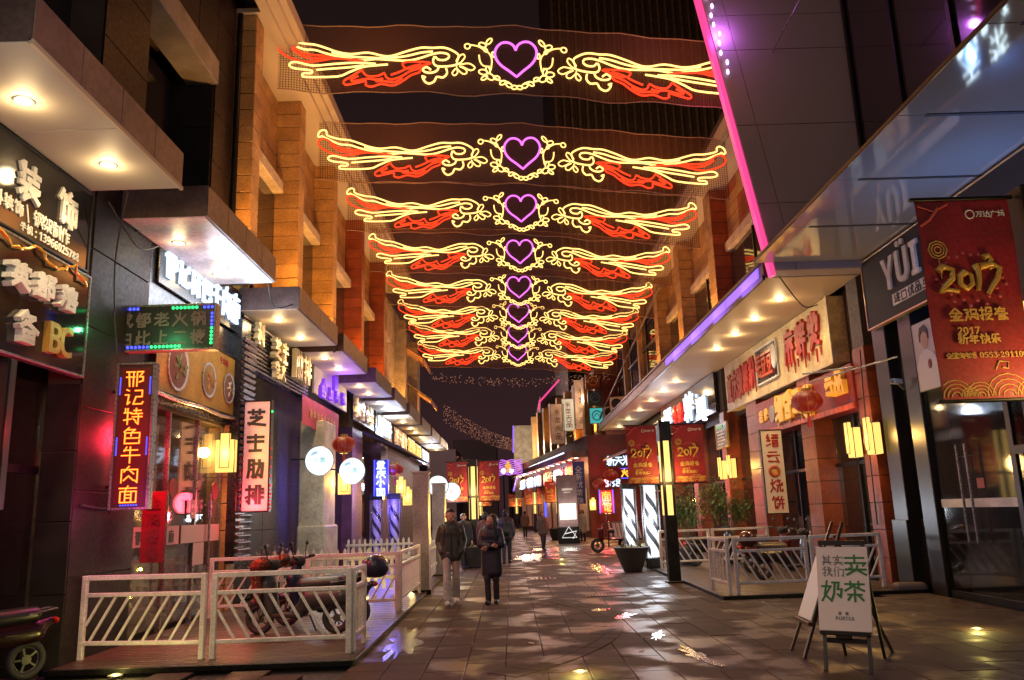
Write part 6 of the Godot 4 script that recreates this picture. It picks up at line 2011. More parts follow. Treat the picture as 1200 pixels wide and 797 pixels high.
func barber_pole(label: String, at: Vector3, lit: bool) -> void:
	var o := thing("barber_pole", label, "barber pole", at, 0, "striped barber poles")
	part(o, "base", G.new().bev(Vector3(0, 0.15, 0), Vector3(0.48, 0.3, 0.44), 0.02).mesh(), M("black_panel"))
	part(o, "cap", G.new().bev(Vector3(0, 2.34, 0), Vector3(0.5, 0.2, 0.46), 0.02).mesh(), M("black_panel"))
	part(o, "drum", G.new().cyl(Vector3(0, 0.3, 0), 0.165, 1.94, 24).mesh(), mats["pole_white"] if lit else M("pole_grey", Color(0.62, 0.6, 0.62), 0.4))
	var g := G.new()
	for s in 3:
		for k in 30:
			var q := []
			for e in [[k, 0], [k + 1, 0], [k + 1, 1], [k, 1]]:
				var an: float = e[0] * 0.22 + s * TAU / 3.0
				var y: float = 0.32 + e[0] * 0.052 + e[1] * 0.2
				var m := Vector3(cos(an), 0, sin(an))
				q.append([Vector3(0, clampf(y, 0.31, 2.23), 0) + m * 0.17, m])
			g.smooth4(q[0], q[1], q[2], q[3])
	part(o, "stripe", g.mesh(), M("stripe_black", Color(0.012, 0.012, 0.016), 0.4))
	part(o, "tube_glass", G.new().lathe([Vector2(0.195, 0.3), Vector2(0.195, 2.24)], 24).mesh(), glass("clear_glass", Color(), 0.1))
	var f := G.new()
	for x in [-0.205, 0.205]:
		for z in [-0.18, 0.18]:
			f.bar(Vector3(x, 0.3, z), Vector3(x, 2.24, z), 0.03, 0.03)
	part(o, "frame", f.mesh(), M("steel"))
	if lit:
		omni(o, Vector3(-0.1, 1.3, 0.5), Color(0.8, 0.9, 1.0), 1.1, 0.3)


func easels() -> void:
	# front board on a black folding easel, leaning back
	var wood := M("easel_black", Color(0.022, 0.018, 0.018), 0.45)
	var o := thing("easel_sign", "white milk tea board with green characters on a black easel, in front", "easel sign", P(3.42, 0, 8.82), -33)
	var tilt := Basis(Vector3.RIGHT, -0.26)
	for x in [-0.21, 0.21]:
		part(o, "leg", G.new().bar(Vector3(x * 1.03, 0.0, 0.13), Vector3(x, 1.24, -0.2), 0.035, 0.028).mesh(), wood)
	for x in [-0.2, 0.2]:
		part(o, "rear_leg", G.new().bar(Vector3(x, 0.0, -0.78), Vector3(x, 1.2, -0.22), 0.03, 0.025).mesh(), wood)
	part(o, "ledge", G.new().bev(Vector3(0, 0.36, 0.065), Vector3(0.5, 0.04, 0.07), 0.006).bev(Vector3(0, 0.28, 0.02), Vector3(0.4, 0.05, 0.025), 0.005).bev(Vector3(0, 1.25, -0.2), Vector3(0.48, 0.05, 0.04), 0.006).mesh(), wood)
	part(o, "clip", G.new().bev(Vector3(-0.02, 0.33, 0.06), Vector3(0.16, 0.05, 0.06), 0.01).mesh(), wood)
	var b := part(o, "board", G.new().bev(Vector3(0, 0.42, 0), Vector3(0.52, 0.86, 0.02), 0.004).mesh(), M("board_white", Color(0.78, 0.72, 0.72), 0.5), Vector3(0, 0.385, 0.045))
	b.basis = tilt
	var green := M("green_print", Color(0.03, 0.19, 0.05), 0.6)
	var grey := M("grey_print", Color(0.16, 0.16, 0.16), 0.6)
	write(b, "其实", Vector3(-0.20, 0.66, 0.0105), 0.1, Vector3(0.115, 0, 0), 0.008, 0.002, grey, false, 0.95)
	write(b, "我们", Vector3(-0.20, 0.54, 0.0105), 0.1, Vector3(0.115, 0, 0), 0.008, 0.002, grey, false, 0.95)
	write(b, "卖", Vector3(0.035, 0.56, 0.0105), 0.2, Vector3.ZERO, 0.021, 0.002, green)
	write(b, "奶茶", Vector3(-0.215, 0.29, 0.0105), 0.2, Vector3(0.235, 0, 0), 0.021, 0.002, green)
	write(b, "米茶", Vector3(-0.06, 0.15, 0.0105), 0.03, Vector3(0.07, 0, 0), 0.005, 0.002, grey)
	latin(b, "PURTEA", Vector3(0, 0.115, 0.012), 0.036, 0.002, grey)
	# the second easel stands behind, turned away to the left
	o = thing("easel_sign", "second black easel behind the front one, its pale board seen almost edge on", "easel sign", P(3.50, 0, 9.75), -94)
	for x in [-0.24, 0.24]:
		part(o, "leg", G.new().bar(Vector3(x * 1.1, 0.0, 0.3), Vector3(x * 0.75, 1.45, -0.3), 0.04, 0.03).mesh(), M("easel_brown", Color(0.06, 0.03, 0.022), 0.4))
	part(o, "rear_leg", G.new().bar(Vector3(0, 0.0, -0.75), Vector3(0, 1.3, -0.25), 0.035, 0.03).mesh(), M("easel_brown"))
	part(o, "ledge", G.new().bev(Vector3(0, 0.36, 0.19), Vector3(0.6, 0.04, 0.08), 0.006).bev(Vector3(0, 1.22, -0.2), Vector3(0.5, 0.04, 0.04), 0.006).mesh(), M("easel_brown"))
	b = part(o, "board", G.new().bev(Vector3(0, 0.42, 0), Vector3(0.52, 0.84, 0.02), 0.004).mesh(), M("board_pale", Color(0.45, 0.48, 0.45), 0.4), Vector3(0, 0.385, 0.18))
	b.basis = Basis(Vector3.RIGHT, -0.39)


# ---------------------------------------------------------------- scooters and carts
func wheel(o: Node3D, at: Vector3, r: float) -> void:
	var up := Basis(Vector3.RIGHT, Vector3.BACK, Vector3.DOWN)
	var w := part(o, "wheel", G.new().cyl(Vector3(0, 0, -0.02), r * 0.25, 0.04, 10, up).mesh(), M("rim_dark", Color(0.045, 0.045, 0.045), 0.4, 0.3), at)
	part(w, "tyre", G.new().tube(ring3(r * 0.82, 20), r * 0.2, 8, -1.0, true).mesh(), M("rubber"))
	var rim := G.new().tube(ring3(r * 0.62, 18), r * 0.06, 5, -1.0, true)
	for k in 5:
		var a := TAU * k / 5
		rim.bar(Vector3.ZERO, Vector3(cos(a), sin(a), 0) * r * 0.62, 0.025, 0.02)
	part(w, "rim", rim.mesh(), M("rim_dark"))


func scooter(label: String, at: Vector3, turn: float, paint: Material, seat: Material, quilt: bool, box: Material) -> Node3D:
	# front towards local +x
	var o := thing("electric_scooter", label, "scooter", at, turn)
	wheel(o, Vector3(0.62, 0.22, 0), 0.22)
	wheel(o, Vector3(-0.56, 0.22, 0), 0.22)
	part(o, "body", skin([[Vector3(-0.62, 0.52, 0), Vector3(-0.15, 0.5, 0), 0.13, 0.15, 0.9], [Vector3(-0.1, 0.42, 0), Vector3(0.05, 0.28, 0), 0.12, 0.09], [Vector3(-0.62, 0.55, 0), Vector3(-0.8, 0.62, 0), 0.09, 0.05]], 0.025, 0.05).mesh(), paint)
	part(o, "footboard", G.new().bev(Vector3(0.16, 0.27, 0), Vector3(0.46, 0.06, 0.28), 0.015).mesh(), M("rubber"))
	part(o, "front_shield", skin([[Vector3(0.42, 0.32, 0), Vector3(0.50, 0.72, 0), 0.09, 0.12, 1.5], [Vector3(0.50, 0.72, 0), Vector3(0.46, 0.92, 0), 0.11, 0.07, 1.3]], 0.025, 0.05).mesh(), paint)
	part(o, "front_mudguard", skin([[Vector3(0.5, 0.46, 0), Vector3(0.72, 0.45, 0), 0.06, 0.055], [Vector3(0.72, 0.45, 0), Vector3(0.84, 0.34, 0), 0.055, 0.04]], 0.025, 0.03).mesh(), paint)
	part(o, "fork", G.new().bar(Vector3(0.62, 0.22, -0.07), Vector3(0.5, 0.7, -0.07), 0.03, 0.03).bar(Vector3(0.62, 0.22, 0.07), Vector3(0.5, 0.7, 0.07), 0.03, 0.03).mesh(), M("steel"))
	part(o, "seat", skin([[Vector3(-0.6, 0.72, 0), Vector3(-0.05, 0.70, 0), 0.085, 0.095, 1.3]], 0.025, 0.04).mesh(), seat)
	part(o, "head", skin([[Vector3(0.42, 0.98, 0), Vector3(0.52, 0.98, 0), 0.09, 0.08, 1.2]], 0.025, 0.03).mesh(), M("rubber"))
	part(o, "handlebar", G.new().tube([Vector3(0.36, 1.05, -0.34), Vector3(0.42, 1.02, -0.15), Vector3(0.42, 1.02, 0.15), Vector3(0.36, 1.05, 0.34)], 0.018, 6).tube([Vector3(0.35, 1.055, -0.36), Vector3(0.37, 1.045, -0.24)], 0.026, 8).tube([Vector3(0.35, 1.055, 0.36), Vector3(0.37, 1.045, 0.24)], 0.026, 8).mesh(), M("rubber"))
	for s in [-1.0, 1.0]:
		part(o, "mirror", G.new().tube([Vector3(0.42, 1.03, 0.2 * s), Vector3(0.44, 1.22, 0.26 * s)], 0.008, 5).ball(Vector3(0.43, 1.26, 0.28 * s), Vector3(0.015, 0.04, 0.06), 10).mesh(), M("dark_metal"))
	part(o, "headlight", G.new().ball(Vector3(0.6, 0.95, 0), Vector3(0.03, 0.06, 0.09), 12).mesh(), M("lens", Color(0.5, 0.5, 0.5), 0.1))
	part(o, "tail_light", G.new().ball(Vector3(-0.86, 0.62, 0), Vector3(0.025, 0.04, 0.09), 10).mesh(), M("tail_red", Color(0.5, 0.02, 0.01), 0.2))
	part(o, "stand", G.new().bar(Vector3(-0.1, 0.25, 0.12), Vector3(-0.18, 0.0, 0.2), 0.02, 0.02).mesh(), M("steel"))
	part(o, "grab_rail", G.new().tube([Vector3(-0.5, 0.72, 0.12), Vector3(-0.82, 0.76, 0.1), Vector3(-0.82, 0.76, -0.1), Vector3(-0.5, 0.72, -0.12)], 0.014, 6).mesh(), M("steel"))
	if box:
		part(o, "top_box", skin([[Vector3(-0.86, 0.9, -0.06), Vector3(-0.86, 0.9, 0.06), 0.16, 0.16, 1.0], [Vector3(-0.78, 0.86, 0), Vector3(-0.92, 0.86, 0), 0.15, 0.15]], 0.025, 0.05).mesh(), box)
	if quilt:
		part(o, "quilt", skin([[Vector3(0.56, 0.98, -0.26), Vector3(0.56, 0.98, 0.26), 0.09, 0.09], [Vector3(0.6, 0.85, -0.22), Vector3(0.58, 0.5, -0.18), 0.08, 0.06], [Vector3(0.6, 0.85, 0.22), Vector3(0.58, 0.5, 0.18), 0.08, 0.06], [Vector3(0.62, 0.9, 0), Vector3(0.6, 0.55, 0), 0.07, 0.06, 1.6], [Vector3(0.42, 1.04, -0.38), Vector3(0.56, 0.98, -0.3), 0.09, 0.09], [Vector3(0.42, 1.04, 0.38), Vector3(0.56, 0.98, 0.3), 0.09, 0.09]], 0.025, 0.06).mesh(), quilt_cloth())
	return o


func quilt_cloth() -> Material:
	if mats.has("quilt"):
		return mats["quilt"]
	var f := FastNoiseLite.new()
	f.seed = 21
	f.noise_type = FastNoiseLite.TYPE_CELLULAR
	f.frequency = 0.045
	f.cellular_return_type = FastNoiseLite.RETURN_CELL_VALUE
	var t := NoiseTexture2D.new()
	t.width = 256
	t.height = 256
	t.seamless = true
	t.noise = f
	var r := Gradient.new()
	r.interpolation_mode = Gradient.GRADIENT_INTERPOLATE_CONSTANT
	r.offsets = PackedFloat32Array([0.0, 0.35, 0.5, 0.7, 0.85])
	r.colors = PackedColorArray([Color(0.12, 0.07, 0.09), Color(0.62, 0.2, 0.08), Color(0.2, 0.1, 0.1), Color(0.75, 0.42, 0.2), Color(0.5, 0.12, 0.1)])
	t.color_ramp = r
	var m := StandardMaterial3D.new()
	m.resource_name = "quilt"
	m.albedo_texture = t
	m.uv1_triplanar = true
	m.uv1_scale = Vector3.ONE * 2.2
	m.roughness = 0.8
	mats["quilt"] = m
	return m


func vehicles() -> void:
	var black := M("scooter_black", Color(0.015, 0.015, 0.018), 0.22)
	var red := M("scooter_red", Color(0.08, 0.006, 0.006), 0.22)
	var blue := M("scooter_blue", Color(0.02, 0.03, 0.07), 0.22)
	var pale := M("scooter_white", Color(0.05, 0.047, 0.047), 0.3)
	var seat := M("seat_black", Color(0.02, 0.02, 0.02), 0.35)
	scooter("dark grey scooter with a flowery quilt over its handlebar, behind the left railing", P(-3.15, 0.05, 12.45), 172, pale, seat, true, null)
	scooter("dark blue scooter with red tail, next to the quilted one behind the left railing", P(-3.0, 0.05, 13.3), 168, blue, seat, false, M("box_blue", Color(0.03, 0.03, 0.06), 0.25))
	scooter("black scooter with a dark round top box behind the right railing", P(6.05, 0.05, 18.6), 8, black, M("seat_pale", Color(0.10, 0.09, 0.08), 0.3), false, M("box_maroon", Color(0.05, 0.015, 0.015), 0.15))
	scooter("dark scooter with a red front behind the far right railing", P(6.3, 0.05, 20.6), 20, red, seat, false, null)
	scooter("dark scooter parked before the shrubs, seen through the far right railing", P(5.6, 0.05, 23.4), 14, black, seat, false, null)
	scooter("dark maroon scooter parked at the granite pier, bottom left edge", P(-5.92, 0.0, 9.35), 236, M("scooter_maroon", Color(0.014, 0.002, 0.002), 0.25), seat, false, null)
	scooter("black scooter behind the maroon one, at the left edge", P(-6.0, 0.0, 8.5), 75, black, seat, false, null)
	# wire trolley at the left edge
	var o := thing("trolley", "blue grey tube framed trolley at the bottom left edge", "trolley", P(-5.62, 0, 8.55), 20)
	part(o, "frame", G.new().tube([Vector3(-0.2, 0.1, 0), Vector3(-0.2, 0.95, 0), Vector3(-0.14, 1.0, 0), Vector3(0.1, 1.0, 0), Vector3(0.16, 0.95, 0), Vector3(0.16, 0.1, 0)], 0.022, 8).mesh(), M("trolley_blue", Color(0.10, 0.12, 0.18), 0.4, 0.3))
	for y in [0.3, 0.55, 0.8]:
		part(o, "shelf", G.new().bev(Vector3(-0.02, y, -0.15), Vector3(0.34, 0.025, 0.34), 0.006).mesh(), M("trolley_blue"))
	for x in [-0.2, 0.16]:
		wheel(o, Vector3(x, 0.08, 0.0), 0.08)
	# cargo tricycle on the right
	o = thing("cargo_tricycle", "cargo tricycle with a slatted load bed parked by the upright LED sign, right side", "tricycle", P(4.1, 0, 33.2), 186)
	wheel(o, Vector3(0.75, 0.28, 0.0), 0.28)
	wheel(o, Vector3(-0.45, 0.28, -0.42), 0.28)
	wheel(o, Vector3(-0.45, 0.28, 0.42), 0.28)
	part(o, "load_bed", G.new().bev(Vector3(-0.4, 0.5, 0), Vector3(1.1, 0.06, 0.95), 0.01).mesh(), M("dark_metal"))
	for s in [-0.46, 0.46]:
		for k in 7:
			part(o, "slat", G.new().bar(Vector3(-0.9 + k * 0.16, 0.53, s), Vector3(-0.8 + k * 0.16, 1.15, s), 0.07, 0.02).mesh(), M("slat_pale", Color(0.55, 0.45, 0.45), 0.5))
		part(o, "rail", G.new().bar(Vector3(-0.95, 1.15, s), Vector3(0.2, 1.15, s), 0.04, 0.04).mesh(), M("steel"))
	part(o, "frame", G.new().bar(Vector3(0.75, 0.28, 0.08), Vector3(0.55, 1.0, 0.0), 0.04, 0.04).bar(Vector3(0.2, 0.5, 0), Vector3(0.62, 0.55, 0), 0.06, 0.06).mesh(), red)
	part(o, "handlebar", G.new().tube([Vector3(0.45, 1.1, -0.32), Vector3(0.55, 1.02, 0), Vector3(0.45, 1.1, 0.32)], 0.02, 6).mesh(), M("rubber"))
	part(o, "front_shield", skin([[Vector3(0.58, 0.5, 0), Vector3(0.6, 0.85, 0), 0.09, 0.12, 1.6]], 0.03, 0.04).mesh(), red)
	part(o, "saddle", skin([[Vector3(0.1, 0.82, 0), Vector3(0.28, 0.82, 0), 0.1, 0.07]], 0.03, 0.03).mesh(), seat)


# ---------------------------------------------------------------- people
func hand(g: G, wrist: Vector3, dir: Vector3, out: Vector3) -> void:
	# palm, four curled fingers of different lengths, and a thumb from the side of the palm
	var side := dir.cross(out).normalized()
	g.tube([wrist, wrist + dir * 0.045, wrist + dir * 0.085], 0.03, 8, 0.034)
	for k in 4:
		var base := wrist + dir * 0.08 + side * (0.027 - k * 0.018)
		var l: float = [0.068, 0.08, 0.074, 0.056][k]
		g.tube([base, base + dir * l * 0.5 + out * 0.006, base + dir * l * 0.85 + out * 0.025, base + dir * l + out * 0.04], 0.0095, 6, 0.0075)
	var tb := wrist + dir * 0.03 + side * 0.03
	g.tube([tb, tb + dir * 0.03 + side * 0.022 + out * 0.012, tb + dir * 0.06 + side * 0.022 + out * 0.025], 0.011, 6, 0.009)


func person(label: String, at: Vector3, turn: float, tall: float, look: Dictionary) -> Node3D:
	# built facing +z; look holds the clothing materials and the pose
	var o := thing("person", label, "person", at, turn)
	var s := tall / 1.75
	var fine: float = look.get("cell", 0.02)
	var stride: float = look.get("stride", 0.2)
	var coat: float = look.get("coat", 0.86)      # height of the coat's hem
	var arms: String = look.get("arms", "pockets")
	var slim: float = look.get("slim", 1.0)
	var head_turn: float = look.get("head_turn", 0.0)
	var lift: float = look.get("chin", 0.0)
	var hip := Vector3(0, 0.93, 0)
	var hips := []
	var knees := []
	var ankles := []
	var toes := []
	for k in 2:
		var sx := -1.0 if k == 0 else 1.0
		var f := stride if k == 0 else -stride
		hips.append(Vector3(0.085 * sx, 0.93, 0))
		ankles.append(Vector3(0.075 * sx, 0.085 + (0.05 if f < 0 and stride > 0.12 else 0.0), f))
		knees.append(Vector3(0.085 * sx, 0.5, f * 0.45 + 0.04))
		toes.append(ankles[k] + Vector3(0.015 * sx, -0.045 + (-0.04 if f < 0 and stride > 0.12 else 0.0), 0.16))
	var sh := []
	var el := []
	var wr := []
	for k in 2:
		var sx := -1.0 if k == 0 else 1.0
		sh.append(Vector3(0.185 * sx * slim, 1.42, -0.01))
		match arms:
			"pockets":
				el.append(Vector3(0.25 * sx * slim, 1.15, -0.07))
				wr.append(Vector3(0.19 * sx * slim, 0.95, 0.07))
			"folded":
				el.append(Vector3(0.25 * sx * slim, 1.16, 0.03))
				wr.append(Vector3(-0.04 * sx, 1.15 - 0.03 * k, 0.2))
			_:
				el.append(Vector3(0.245 * sx, 1.14, 0.04 * sx * stride * 4))
				wr.append(Vector3(0.25 * sx, 0.89, 0.1 * sx * stride * 4 + 0.05))
	# the body: one skin from head to feet
	var bones := [[Vector3(-0.07, 0.97, -0.01), Vector3(0.07, 0.97, -0.01), 0.075, 0.075], [Vector3(0, 1.0, -0.01), Vector3(0, 1.33, -0.01), 0.08, 0.09], [Vector3(-0.11, 1.36, 0), Vector3(0.11, 1.36, 0), 0.09, 0.09], [Vector3(0, 1.42, -0.01), Vector3(0, 1.54, 0.01), 0.058, 0.052]]
	for k in 2:
		bones.append([hips[k], knees[k], 0.08, 0.055])
		bones.append([knees[k], ankles[k], 0.054, 0.037])
		bones.append([ankles[k] + Vector3(0, -0.03, -0.03), toes[k], 0.038, 0.028])
		bones.append([sh[k], el[k], 0.047, 0.038])
		bones.append([el[k], wr[k], 0.037, 0.026])
	var body := skin(bones, 0.026, 0.05)
	# the head, on a finer grid
	var turned := Basis(Vector3.UP, head_turn) * Basis(Vector3.RIGHT, -lift)
	var neck := Vector3(0, 1.53, 0.0)
	var hd := []
	for b in [[Vector3(0, 0.135, -0.01), Vector3(0, 0.145, -0.01), 0.094, 0.094], [Vector3(0, 0.1, 0.03), Vector3(0, 0.035, 0.052), 0.066, 0.042], [Vector3(0, 0.115, 0.085), Vector3(0, 0.082, 0.108), 0.012, 0.016], [Vector3(-0.034, 0.125, 0.07), Vector3(0.034, 0.125, 0.07), 0.02, 0.02], [Vector3(-0.02, 0.052, 0.088), Vector3(0.02, 0.052, 0.088), 0.013, 0.013], [Vector3(-0.088, 0.12, -0.005), Vector3(-0.09, 0.085, 0.0), 0.02, 0.014], [Vector3(0.088, 0.12, -0.005), Vector3(0.09, 0.085, 0.0), 0.02, 0.014], [Vector3(0, -0.03, -0.01), Vector3(0, 0.05, 0.0), 0.052, 0.054]]:
		hd.append([neck + turned * b[0], neck + turned * b[1], b[2], b[3]])
	body.add(skin(hd, look.get("head_cell", 0.012), 0.03), Transform3D())
	if arms != "pockets":
		for k in 2:
			var d: Vector3 = (wr[k] - el[k]).normalized()
			hand(body, wr[k], d, Vector3(1.0 if k == 0 else -1.0, 0, 0.2).normalized() if arms != "folded" else Vector3(0, -0.3, -1).normalized())
	for part_of in [["body", body, M("skin_tone", Color(0.42, 0.24, 0.17), 0.5)]]:
		var p := part(o, part_of[0], part_of[1].mesh(), part_of[2])
		p.scale = Vector3.ONE * s
	# face: eyes, brows, lips
	var face := G.new()
	for sx in [-1.0, 1.0]:
		face.ball(neck + turned * Vector3(0.033 * sx, 0.112, 0.084), Vector3(0.013, 0.006, 0.006), 8)
		face.bar(neck + turned * Vector3(0.018 * sx, 0.133, 0.09), neck + turned * Vector3(0.05 * sx, 0.13, 0.08), 0.008, 0.006)
	part(o, "eyes", face.mesh(), M("eye_dark", Color(0.02, 0.014, 0.012), 0.4)).scale = Vector3.ONE * s
	part(o, "lips", G.new().ball(neck + turned * Vector3(0, 0.05, 0.1), Vector3(0.022, 0.006, 0.006), 8).mesh(), M("lips", Color(0.35, 0.10, 0.08), 0.5)).scale = Vector3.ONE * s
	# hair
	var hair := []
	var hb := [[Vector3(0, 0.168, -0.028), Vector3(0, 0.172, -0.01), 0.09, 0.088], [Vector3(0, 0.12, -0.05), Vector3(0, 0.07, -0.055), 0.075, 0.06], [Vector3(-0.055, 0.16, -0.015), Vector3(0.055, 0.16, -0.015), 0.05, 0.05]]
	if look.get("hair", "short") == "long":
		hb += [[Vector3(-0.075, 0.13, -0.02), Vector3(-0.085, -0.14, -0.02), 0.045, 0.05], [Vector3(0.075, 0.13, -0.02), Vector3(0.085, -0.14, -0.02), 0.045, 0.05], [Vector3(0, 0.08, -0.07), Vector3(0, -0.2, -0.09), 0.08, 0.07, 0.8]]
	for b in hb:
		var e := [neck + turned * b[0], neck + turned * b[1], b[2], b[3]]
		if b.size() > 4:
			e.append(b[4])
		hair.append(e)
	part(o, "hair", skin(hair, fine * 0.75, 0.03).mesh(), M("hair_black", Color(0.014, 0.011, 0.010), 0.35)).scale = Vector3.ONE * s
	# trousers
	var leg := []
	for k in 2:
		leg.append([hips[k] + Vector3(0, 0.05, 0), knees[k], 0.1 * slim, 0.072 * slim])
		leg.append([knees[k], ankles[k] + Vector3(0, 0.03, 0), 0.07 * slim, look.get("cuff", 0.062)])
		if look.get("baggy", false):
			for j in 4:
				var q: Vector3 = knees[k].lerp(ankles[k], 0.25 + j * 0.22)
				leg.append([q + Vector3(-0.03, 0.01, 0.02), q + Vector3(0.03, -0.01, 0.02), 0.05, 0.052])
	leg.append([Vector3(-0.07, 0.97, 0), Vector3(0.07, 0.97, 0), 0.12, 0.12])
	part(o, "trousers", skin(leg, fine, 0.035).mesh(), look.trousers).scale = Vector3.ONE * s
	# shoes
	for k in 2:
		part(o, "shoe", skin([[ankles[k] + Vector3(0, -0.035, -0.05), toes[k] + Vector3(0, 0.002, 0), 0.05, 0.042], [ankles[k], ankles[k] + Vector3(0, -0.03, 0), 0.05, 0.05]], fine * 0.8, 0.03).mesh(), look.shoes).scale = Vector3.ONE * s
	# jacket or coat with quilted rolls
	var jk := []
	var roll := 0.072 if look.get("quilted", true) else 0.05
	var y := coat
	while y < 1.44:
		var w := 0.118 if y > 1.3 else 0.105 if y > 1.0 else 0.1
		var wx := lerpf(0.15, 0.13, clampf((y - 0.8) / 0.6, 0, 1)) * slim
		if y > 1.38:
			wx *= 0.8
		jk.append([Vector3(-wx + 0.05, y, 0), Vector3(wx - 0.05, y, 0), w + 0.03, w + 0.03, 0.92])
		y += roll
	for k in 2:
		var n := 5 if look.get("quilted", true) else 3
		for j in n:
			jk.append([sh[k].lerp(el[k], float(j) / n), sh[k].lerp(el[k], float(j + 0.4) / n), 0.078, 0.074])
			jk.append([el[k].lerp(wr[k], float(j) / n), el[k].lerp(wr[k], float(j + 0.5) / n), 0.07, 0.06])
	part(o, "jacket", skin(jk, fine, 0.02 if look.get("quilted", true) else 0.05).mesh(), look.jacket).scale = Vector3.ONE * s
	part(o, "collar", skin([[Vector3(-0.04, 1.475, -0.01), Vector3(0.04, 1.475, -0.01), 0.085, 0.085], [Vector3(0, 1.47, 0), Vector3(0, 1.53, 0.0), 0.08, 0.072]], fine, 0.03).mesh(), look.get("collar", look.jacket)).scale = Vector3.ONE * s
	if look.has("zip"):
		part(o, "zip", G.new().tube([Vector3(0, coat + 0.0, 0.135), Vector3(0, 1.2, 0.142), Vector3(0, 1.46, 0.115)], 0.012, 5).mesh(), look.zip).scale = Vector3.ONE * s
	if look.has("pack"):
		var pz: float = look.pack_z
		part(o, "backpack", skin([[Vector3(-0.07, 1.32, pz), Vector3(0.07, 1.32, pz), 0.1, 0.1], [Vector3(-0.07, 1.05, pz), Vector3(0.07, 1.05, pz), 0.12, 0.12], [Vector3(0, 1.32, pz), Vector3(0, 1.05, pz), 0.12, 0.13]], fine, 0.05).mesh(), look.pack).scale = Vector3.ONE * s
		for sx in [-1.0, 1.0]:
			part(o, "strap", G.new().tube([Vector3(0.1 * sx, 1.45, -0.1), Vector3(0.115 * sx, 1.5, 0.0), Vector3(0.125 * sx, 1.38, 0.12), Vector3(0.15 * sx, 1.1, 0.1)], 0.022, 6).mesh(), look.pack).scale = Vector3.ONE * s
	if look.has("bag"):
		part(o, "handbag", skin([[wr[0] + Vector3(-0.06, -0.22, 0), wr[0] + Vector3(0.06, -0.22, 0), 0.1, 0.1]], fine, 0.03).mesh(), look.bag).scale = Vector3.ONE * s
	return o


func people() -> void:
	var dark := M("cloth_dark", Color(0.018, 0.018, 0.022), 0.75)
	var khaki := M("cloth_khaki", Color(0.62, 0.53, 0.50), 0.8, 0.0, "streak", 3.0)
	person("person in a dark green quilted jacket and pale trousers, walking with hands in pockets", P(-1.2, 0, 16.2), 4, 1.76, {"jacket": M("jacket_green", Color(0.034, 0.042, 0.034), 0.42), "collar": M("collar_dark", Color(0.02, 0.024, 0.02), 0.5), "trousers": khaki, "shoes": M("shoe_white", Color(0.62, 0.58, 0.56), 0.5), "stride": 0.17, "coat": 0.9, "cell": 0.018, "head_cell": 0.009, "zip": dark, "slim": 0.95, "cuff": 0.075, "baggy": true, "pack": M("pack_black", Color(0.012, 0.012, 0.014), 0.6), "pack_z": -0.2, "chin": 0.06})
	person("person with long dark hair in a knee length navy quilted coat, looking at the companion", P(-0.42, 0, 16.05), -8, 1.64, {"jacket": M("coat_navy", Color(0.012, 0.015, 0.034), 0.38), "trousers": dark, "shoes": M("shoe_black", Color(0.012, 0.012, 0.012), 0.3), "stride": 0.05, "coat": 0.62, "cell": 0.018, "head_cell": 0.009, "hair": "long", "slim": 0.9, "head_turn": -0.95, "chin": 0.25, "arms": "folded"})
	person("person with a dark backpack walking away beyond the pair", P(-0.22, 0, 28.3), 170, 1.74, {"jacket": M("coat_plum", Color(0.035, 0.02, 0.028), 0.6), "trousers": dark, "shoes": dark, "stride": 0.12, "coat": 0.85, "cell": 0.03, "head_cell": 0.016, "quilted": false, "arms": "swing", "pack": M("pack_black"), "pack_z": -0.2})
	person("person in a reddish coat half hidden behind the long haired one", P(-0.82, 0, 25.2), 165, 1.68, {"jacket": M("coat_red", Color(0.07, 0.015, 0.02), 0.6), "trousers": dark, "shoes": dark, "stride": 0.1, "coat": 0.75, "cell": 0.03, "head_cell": 0.016, "quilted": false, "arms": "swing"})
	person("person in dark clothes half hidden behind the one in pale trousers", P(-1.55, 0, 26.4), 20, 1.66, {"jacket": dark, "trousers": dark, "shoes": dark, "stride": 0.1, "coat": 0.8, "cell": 0.03, "head_cell": 0.016, "quilted": false, "arms": "swing"})
	person("person in a grey green coat and black trousers on the wet paving down the street", P(1.33, 0, 36.6), 25, 1.64, {"jacket": M("coat_olive", Color(0.10, 0.085, 0.06), 0.6), "trousers": dark, "shoes": dark, "stride": 0.1, "coat": 0.78, "cell": 0.03, "head_cell": 0.016, "quilted": false, "hair": "long", "arms": "swing"})
	person("person in a long cream hooded coat beside the pylon", P(3.85, 0, 45.6), -30, 1.66, {"jacket": M("coat_cream", Color(0.42, 0.36, 0.30), 0.7), "trousers": dark, "shoes": dark, "stride": 0.06, "coat": 0.55, "cell": 0.03, "head_cell": 0.016, "arms": "swing", "hair": "long", "bag": M("bag_pale", Color(0.55, 0.48, 0.4), 0.6)})
	person("faint person in a brown coat far down the street by the blue lights", P(0.85, 0, 56), 180, 1.7, {"jacket": M("coat_brown", Color(0.14, 0.08, 0.07), 0.7), "trousers": dark, "shoes": dark, "stride": 0.1, "coat": 0.8, "cell": 0.04, "head_cell": 0.02, "quilted": false, "arms": "swing"})


